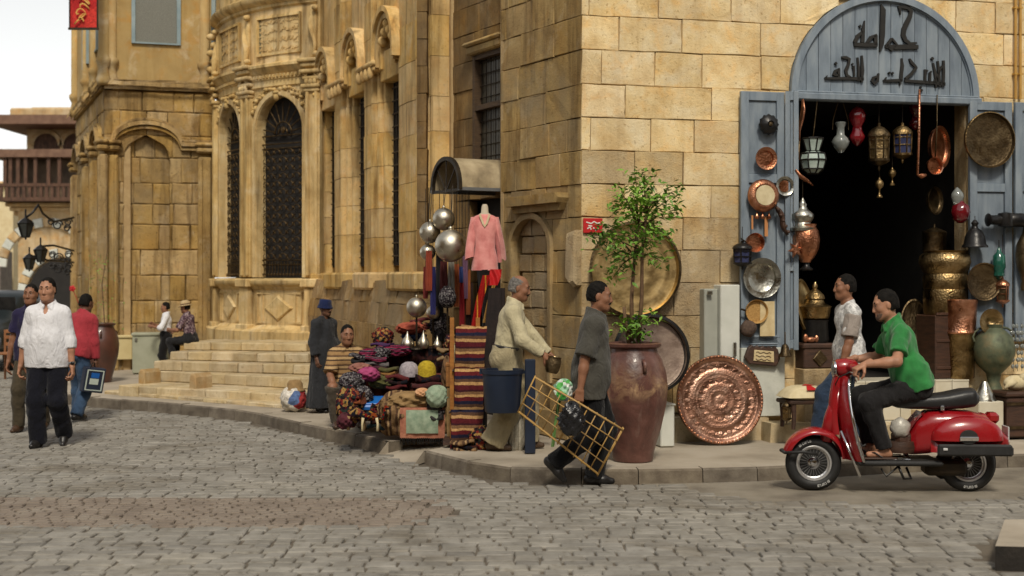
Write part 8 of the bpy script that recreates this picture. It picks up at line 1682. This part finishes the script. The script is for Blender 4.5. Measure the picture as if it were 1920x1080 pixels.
# ================================================================== the red scooter and its rider
sp = GR(1812, 919, 0); SM = T((sp.x, 11.2, 0)) @ RZ(180 - 2.5); SX = lambda px: (1812 - px) / 228.0; SZ = lambda py: (919 - py) / 228.0
sco = thing('red_scooter', 'glossy red classic scooter ridden left along the kerb', 'scooter', SM)
M_rp = PM('red_paint', [(.27, .006, .010), (.33, .009, .013)], .26, 0, 3, 0, 30, coat=.55, rvar=.06); M_chr = PM('chrome', [(.55, .55, .56), (.72, .72, .73)], .12, 1, 6, rvar=.06); M_rub = PM('black_rubber', [(.010, .010, .010), (.02, .02, .02)], .6, 0, 20, .002, 60); M_vin = PM('black_vinyl', [(.012, .012, .013), (.022, .022, .023)], .42, 0, 9, .002, 90)
def so(name, mb, mat, parent=None, M=None, **k): return obj(name, mb, mat, SM if M is None else SM @ M, parent or sco, **k)
WB, WR = SX(1526), .222
for wx, nm in ((WB, 'front_wheel'), (0, 'rear_wheel')):
    Mw = T((wx, 0, WR)) @ RX(90); w = link('wheel', None, SM @ Mw, sco); tr_ = .045
    mb = MB(); n, m = 48, 14; mb.grid(lambda i, j: (lambda a, b: ((WR - tr_ + tr_ * math.cos(b) * 1.0) * math.cos(a), (WR - tr_ + tr_ * math.cos(b)) * math.sin(a), tr_ * 1.05 * math.sin(b)))(2 * math.pi * i, 2 * math.pi * j), n, m, closeu=True)
    for k in range(60):
        a = 2 * math.pi * k / 60; mb.box((0, 0, 0), (.006, .014, .05), Matrix.Rotation(a, 4, 'Z') @ T((WR + .0005, 0, 0)) @ RX(90) @ RZ(30 if k % 2 else -30))
    ty = so('tyre', mb, M_rub, w, Mw, smooth=False, auto=40)
    mb = MB()
    for side in (1, -1):
        for a0 in (math.pi * (1.28 if wx else 1.4), math.pi * .28):
            for k in range(7):
                a = a0 + k * .085; Ml = Matrix.Rotation(a, 4, 'Z') @ T((WR - .036, 0, side * (.0475))); h_ = .011
                mb.box((0, 0, 0), (.020, .0035, .004), Ml @ T((0, -.004, 0)));
                if k % 2 == 0: mb.box((0, 0, 0), (.004, .010, .004), Ml @ T((.008, 0, 0)))
                if k % 3 != 1: mb.box((0, 0, 0), (.004, .010, .004), Ml @ T((-.008, 0, 0)))
                if k % 3 == 0: mb.box((0, 0, 0), (.020, .0035, .004), Ml @ T((0, .005, 0)))
    tag(so('tyre_lettering', mb, PM('white_rubber', [(.6, .6, .58)], .7), ty, Mw), kind='stuff')
    for side in (1, -1):
        mb = MB(); mb.lathe([(.130, .034), (.142, .036), (.150, .030), (.146, .018), (.128, .020), (.12, .012), (.115, .010)], 40, S3(1, 1, side), closed=True); so('rim', mb, PM('bright_rim', [(.75, .75, .75), (.88, .88, .88)], .3, .85, 6), w, Mw, auto=40)
        mb = MB(); mb.lathe([(0, .012), (.118, .010), (.118, .006), (0, .004)], 32, S3(1, 1, side)); so('wheel_disc', mb, M_rub, w, Mw, auto=40)
        mb = MB()
        for k in range(24): a = 2 * math.pi * k / 24; mb.box((.083, 0, .016), (.062, .0045, .008), Matrix.Rotation(a, 4, 'Z') @ S3(1, 1, side))
        tag(so('spoke_ring', mb, PM('cast_alloy', [(.16, .16, .16), (.28, .28, .28)], .4, .8), w, Mw), kind='stuff')
        mb = MB(); mb.lathe([(0, .045), (.026, .042), (.032, .03), (.05, .022), (.055, .012), (0, .01)], 24, S3(1, 1, side)); so('hub', mb, M_chr, w, Mw, auto=40)
# front mudguard: hood swept over the wheel
def arc_shell(mb, r, w, a0, a1, cx, cz, drop=.6, n=22, m=10):
    mb.grid(lambda i, j: (lambda a, b: (cx + (r + .045 * math.cos(b) * (1 if abs(b) < 1.57 else 1)) * math.cos(a) - (.0), w * math.sin(b) * (1 - .35 * abs(2 * i - 1) ** 3), cz + (r + .045 * math.cos(b)) * math.sin(a)))(a0 + (a1 - a0) * i, -1.75 + 3.5 * j), n, m)
mb = MB(); arc_shell(mb, .222, .105, R(12), R(178), WB - .01, WR + .03); mg = so('mudguard', mb, M_rp, smooth=True)
mb = MB(); mb.grid(lambda i, j: (WB - .225 - .06 * i, (.10 - .02 * i) * (2 * j - 1), WR + .06 - .02 * i - .13 * (1 - abs(2 * j - 1) ** 6) * 0), 1, 1); 
mb = MB(); mb.tube([(WB + .245, -.09, .315), (WB + .265, 0, .325), (WB + .245, .09, .315)], .014, 8)
for s in (-1, 1): mb.tube([(WB + .245, s * .09, .315), (WB + .10, s * .115, .325), (WB - .02, s * .112, .305)], .013, 8)
so('mudguard_bumper', mb, M_rub, mg, smooth=True)
mb = MB(); mb.tube([(WB - .02, -.07, WR), (WB - .06, -.08, .36), (WB - .12, -.03, .52), (WB - .2, 0, .86)], [.022, .024, .03, .03], 10); so('fork', mb, M_iron, smooth=True)
# leg shield, horn cover, floor
TOPX, TOPZ = SX(1588), SZ(706); BOX, BOZ = SX(1598), SZ(860)
def shield(i, j):      # i across, j from floor up
    s = 2 * i - 1; z = BOZ + (TOPZ - BOZ) * j; xx = 1.0 + .085 * math.sin(j * 2.2) + .0 * j - .03 * j; wd = .235 * (1 - .62 * max(0, j - .45) ** 1.3 / .46); return (xx - .10 * s * s * (1 - .5 * j), s * wd, z)
mb = MB(); mb.grid(shield, 20, 16); mb.grid(lambda i, j: tuple(Vector(shield(1 - i, j)) - Vector((.022, 0, 0))), 20, 16); ls = so('leg_shield', mb, M_rp, smooth=True)
mb = MB()
for s in (0, 1): mb.tube([tuple(Vector(shield(s, j / 12)) - Vector((.011, 0, 0))) for j in range(13)], .014, 8)
so('shield_beading', mb, M_chr, ls, smooth=True)
mb = MB(); mb.grid(lambda i, j: (lambda p: (p[0] + (.075 - .02 * j) * math.cos((i - .5) * 2.9), (.075 - .02 * j) * math.sin((i - .5) * 2.9) * 1.0, p[2]))(shield(.5, .30 + .70 * j)), 12, 12); so('horn_cover', mb, M_rp, ls, smooth=True)
mb = MB(); mb.rbox((SX(1585), .0, SZ(775)), (.03, .20, .22), .03); mb.rbox((SX(1612), .10, SZ(745)), (.10, .16, .0), .0) if 0 else None; so('glove_panel', mb, M_rp, ls)
mb = MB(); mb.rbox(((SX(1600) + SX(1755)) / 2, 0, SZ(863)), (SX(1600) - SX(1755), .44, .04), .015); fl = so('floorboard', mb, M_rub); mb = MB()
for y in (-.16, -.08, .08, .16): mb.rbox(((SX(1605) + SX(1700)) / 2, y, SZ(857)), (.40, .018, .012), .004)
so('floor_strips', mb, M_chr, fl)
# rear body shell lofted over the wheel
sec = [(SX(1702), .10, .30, .50), (SX(1712), .14, .30, .60), (SX(1735), .17, .31, .66), (SX(1770), .19, .34, .67), (SX(1812), .19, .36, .66), (SX(1840), .17, .37, .63), (SX(1862), .14, .36, .54), (SX(1880), .10, .36, .46), (SX(1886), .05, .37, .42)]
def shell(i, j):
    k = j * (len(sec) - 1); a = min(int(k), len(sec) - 2); t = k - a; x, w, z0, z1 = [sec[a][q] + (sec[a + 1][q] - sec[a][q]) * t for q in range(4)]; g = 2 * math.pi * i
    c, s = math.cos(g), math.sin(g); return (x, w * math.copysign(abs(c) ** .6, c), (z0 + z1) / 2 + (z1 - z0) / 2 * math.copysign(abs(s) ** .6, s))
mb = MB(); mb.grid(shell, 32, 24, closeu=True); n = len(mb.v); bd = so('body_shell', mb, M_rp, smooth=True)
mb = MB(); mb.add([shell(i / 32, 0) for i in range(32)], [tuple(range(32))]); mb.add([shell(i / 32, 1) for i in range(32)], [tuple(range(32))[::-1]]); so('body_cap', mb, M_rp, bd)
mb = MB(); mb.grid(lambda i, j: (SX(1700) + .05 * math.sin(j * 3.1) - .11 * j * j, (.11 + .02 * j) * (2 * i - 1), .27 + .38 * j), 6, 10); so('front_panel', mb, M_rp, bd, smooth=True)
for s in (1, -1):
    mb = MB(); cx, cz = SX(1800), SZ(820)
    def cw(i, j):
        a = math.pi * i; b = math.pi / 2 * j; x = cx + .288 * math.cos(a) * math.cos(b) ** .7 - .0; z = cz + .195 * math.sin(a) ** .75 * math.cos(b) ** .7 if 0 < i < 1 else cz; return (x, s * (.165 + .105 * math.sin(b)), z)
    mb.grid(cw, 28, 10); mb.grid(lambda i, j: (cx + .288 * (1 - 2 * i), s * (.165 + .075 * j * (1 - (2 * i - 1) ** 4)), cz - .10 * j), 20, 4); co = so('cowl', mb, M_rp, smooth=True)
    mb = MB(); mb.rbox((SX(1808), s * .262, SZ(836)), (SX(1741) - SX(1876), .035, .095), .015); mb.rbox((SX(1874), s * .17, SZ(838)), (.04, .2, .08), .015); so('cowl_guard', mb, M_rub, co)
    mb = MB(); mb.lathe([(0, .0), (.075, .0), (.072, .018), (0, .022)], 24, T((SX(1797), s * .255, SZ(812))) @ RX(-90 * s) @ S3(1, .8, 1)); so('cowl_vent', mb, M_rub, co); mb = MB(); mb.rbox((SX(1797), s * .282, SZ(815)), (.15, .012, .035), .004); so('badge', mb, M_chr, co); mb = MB(); mb.rbox((SX(1754), s * .282, SZ(834)), (.035, .012, .02), .003); so('reflector', mb, PM('white_plate', [(.6, .6, .6)], .4), co)
# seat
ss = [(SX(1668), .06, .70, .725), (SX(1680), .10, .68, .765), (SX(1705), .125, .67, .785), (SX(1745), .135, .67, .795), (SX(1770), .14, .67, .81), (SX(1800), .14, .675, .84), (SX(1820), .13, .69, .845), (SX(1828), .09, .72, .80)]
def seatf(i, j):
    k = j * (len(ss) - 1); a = min(int(k), len(ss) - 2); t = k - a; x, w, z0, z1 = [ss[a][q] + (ss[a + 1][q] - ss[a][q]) * t for q in range(4)]; g = 2 * math.pi * i; c, s = math.cos(g), math.sin(g); return (x, w * math.copysign(abs(c) ** .7, c), (z0 + z1) / 2 + (z1 - z0) / 2 * math.copysign(abs(s) ** .6, s))
mb = MB(); mb.grid(seatf, 28, 21, closeu=True); mb.add([seatf(i / 28, 0) for i in range(28)], [tuple(range(28))]); mb.add([seatf(i / 28, 1) for i in range(28)], [tuple(range(28))[::-1]]); se = so('saddle', mb, M_vin, smooth=True)
mb = MB(); mb.rbox((SX(1757), .142, SZ(762)), (.03, .012, .04), .004); so('saddle_clip', mb, M_chr, se)
# tail lamp, plate
mb = MB(); mb.rbox((SX(1856), 0, SZ(782)), (.10, .13, .09), .025, T((0, 0, 0))); tl_ = so('tail_lamp', mb, PM('red_lens', [(.30, .01, .01)], .12, coat=.6)); mb = MB(); mb.rbox((SX(1838), 0, SZ(786)), (.06, .15, .11), .02); so('lamp_housing', mb, M_rp, tl_)
mb = MB(); mb.rbox((SX(1882), 0, SZ(812)), (.012, .17, .13), .004); so('number_plate', mb, PM('plate_white', [(.55, .56, .55)], .4))
# engine, exhaust, stand, air box
mb = MB(); mb.rbox((.20, .03, .20), (.34, .20, .13), .03); mb.ell((.10, -.10, .22), (.14, .08, .12)); so('engine', mb, M_iron, smooth=False, auto=40); mb = MB(); mb.tube([(.30, -.10, .17), (.18, -.13, .13), (.0, -.12, .14), (-.12, -.10, .17)], [.02, .055, .06, .03], 12); so('exhaust', mb, M_blk, smooth=True)
mb = MB(); mb.tube([(.60, .17, .22), (.56, .18, .12), (.50, .17, .12), (.52, .10, .2)], .011, 8); mb.tube([(.60, .17, .22), (.70, .18, .14), (.74, .17, .20)], .009, 8); so('kick_stand', mb, M_blk, smooth=True)
mb = MB(); mb.rbox((SX(1690), 0, SZ(822)), (.14, .22, .12), .03); so('battery_box', mb, M_wdd)
mb = MB(); mb.ell((SX(1683), .08, SZ(800)), (.085, .07, .085), n=16, m=10); mb.map(lambda p: p + Vector((.006 * math.sin(p.z * 90), 0, .006 * math.sin(p.x * 80)))); tag(obj('tied_bundle', mb, PM('foil_bundle', [lin(170, 166, 156), lin(206, 202, 192)], .4, .2, 12, .01, 30), SM, None, smooth=True), 'pale tied bundle on the scooter floor between rider leg and engine', 'bundle')
mb = MB(); mb.lathe([(0, 0), (.12, .0), (.13, .04), (.12, .09), (0, .09)], 20, T((SX(1682), .06, SZ(845)))); tag(obj('brown_basin', mb, M_wdd, SM, None, auto=40), 'small dark basin under the pale bundle on the scooter', 'basin')
# headset
HX, HZ = SX(1588), SZ(692)
mb = MB(); mb.tube([(HX + .095, 0, HZ + .0), (HX + .07, 0, HZ + .01), (HX, 0, HZ + .012), (HX - .07, 0, HZ + .02), (HX - .10, 0, HZ + .015)], [.060, .072, .078, .055, .02], 20)
for s in (1, -1): mb.tube([(HX - .01, 0, HZ + .01), (HX - .03, s * .12, HZ + .02), (HX - .055, s * .22, HZ + .015)], [.05, .032, .022], 12)
hsx = so('headset', mb, M_rp, smooth=True)
mb = MB(); mb.lathe([(.058, 0), (.064, .004), (.064, .018), (.058, .022), (.0, .034)], 28, T((HX + .092, 0, HZ)) @ RY(90)); so('headlight', mb, M_clrg, hsx, auto=50); mb = MB(); mb.lathe([(.060, .0), (.069, .004), (.069, .02), (.06, .024)], 28, T((HX + .09, 0, HZ)) @ RY(90), closed=True); so('headlight_rim', mb, M_chr, hsx, auto=40)
for s in (1, -1):
    mb = MB(); mb.tube([(HX - .05, s * .20, HZ + .015), (HX - .075, s * .34, HZ + .005)], .019, 12); so('grip', mb, M_rub, hsx, smooth=True); mb = MB(); mb.tube([(HX - .0, s * .2, HZ), (HX + .02, s * .27, HZ - .01), (HX - .01, s * .33, HZ - .015)], .006, 8); so('brake_lever', mb, M_chr, hsx, smooth=True)
mb = MB(); mb.tube([(HX + .0, 0, HZ - .03), (WB - .14, 0, .60), (WB - .10, 0, .40)], [.045, .05, .055], 14); so('steering_column', mb, M_rp, smooth=True)
mb = MB(); mb.tube([(SX(1572), .13, SZ(805)), (SX(1604), .20, SZ(888))], [.012, .012], 8); so('crash_bar', mb, M_chr, ls, smooth=True)
mb = MB()
for s in (1, -1): mb.tube([(HX + .0, s * .2, HZ - .005), (HX + .09, s * .14, HZ - .06), (HX + .10, s * .05, HZ - .12), (HX + .05, s * .02, HZ - .2)], .005, 6)
so('control_cable', mb, M_rub, hsx, smooth=True)
# rider
ra = lambda x, y, z: (y, -x, z)
Mr = (SM @ RZ(90)).to_translation(); yw = 180 - 2.5 + 90
pr2, ifr = person('man in a green polo and black jeans riding the red scooter', Mr, yw, dict(pel=ra(SX(1710), 0, .90), up=(0, -.33, 1), hl=ra(HX - .085, .30, HZ + .055), hr=ra(HX - .085, -.30, HZ + .055), el=(.75, .5, -.7), er=(-.75, .5, -.7), fl=ra(SX(1652), .13, .355), fr=ra(SX(1640), -.13, .355), tl=(.06, -1, 0), tr=(-.06, -1, 0), kl=(.25, -1, .7), kr=(-.25, -1, .7), head=(0, 10), fat=.012, handL=dict(curl=1.15, d=(.25, -1, -.45), n=(0, -.35, -1)), handR=dict(curl=1.15, d=(-.25, -1, -.45), n=(0, -.35, -1))),
    dict(top=dict(mat=PM('green_polo', [(.012, .14, .028), (.018, .20, .04), (.03, .26, .06)], .85, 0, 8, .003, 110, sheen=.2), sleeve='short', sfrac=.74, off=.014, hem=-.07, loose=.0, fold=.005, wl=(.06, .13)), bottom=dict(mat=cloth('charcoal_jeans', (34, 33, 34), .9, .25), off=.010, flare=.012, end=.96), sandal=PM('brown_sandal', [(.05, .025, .015)], .6), hairline=.055, beard=PM('stubble2', [(.10, .06, .042), (.15, .095, .068)], .7, 0, 60)), 1.72, .009, SK1, 11)
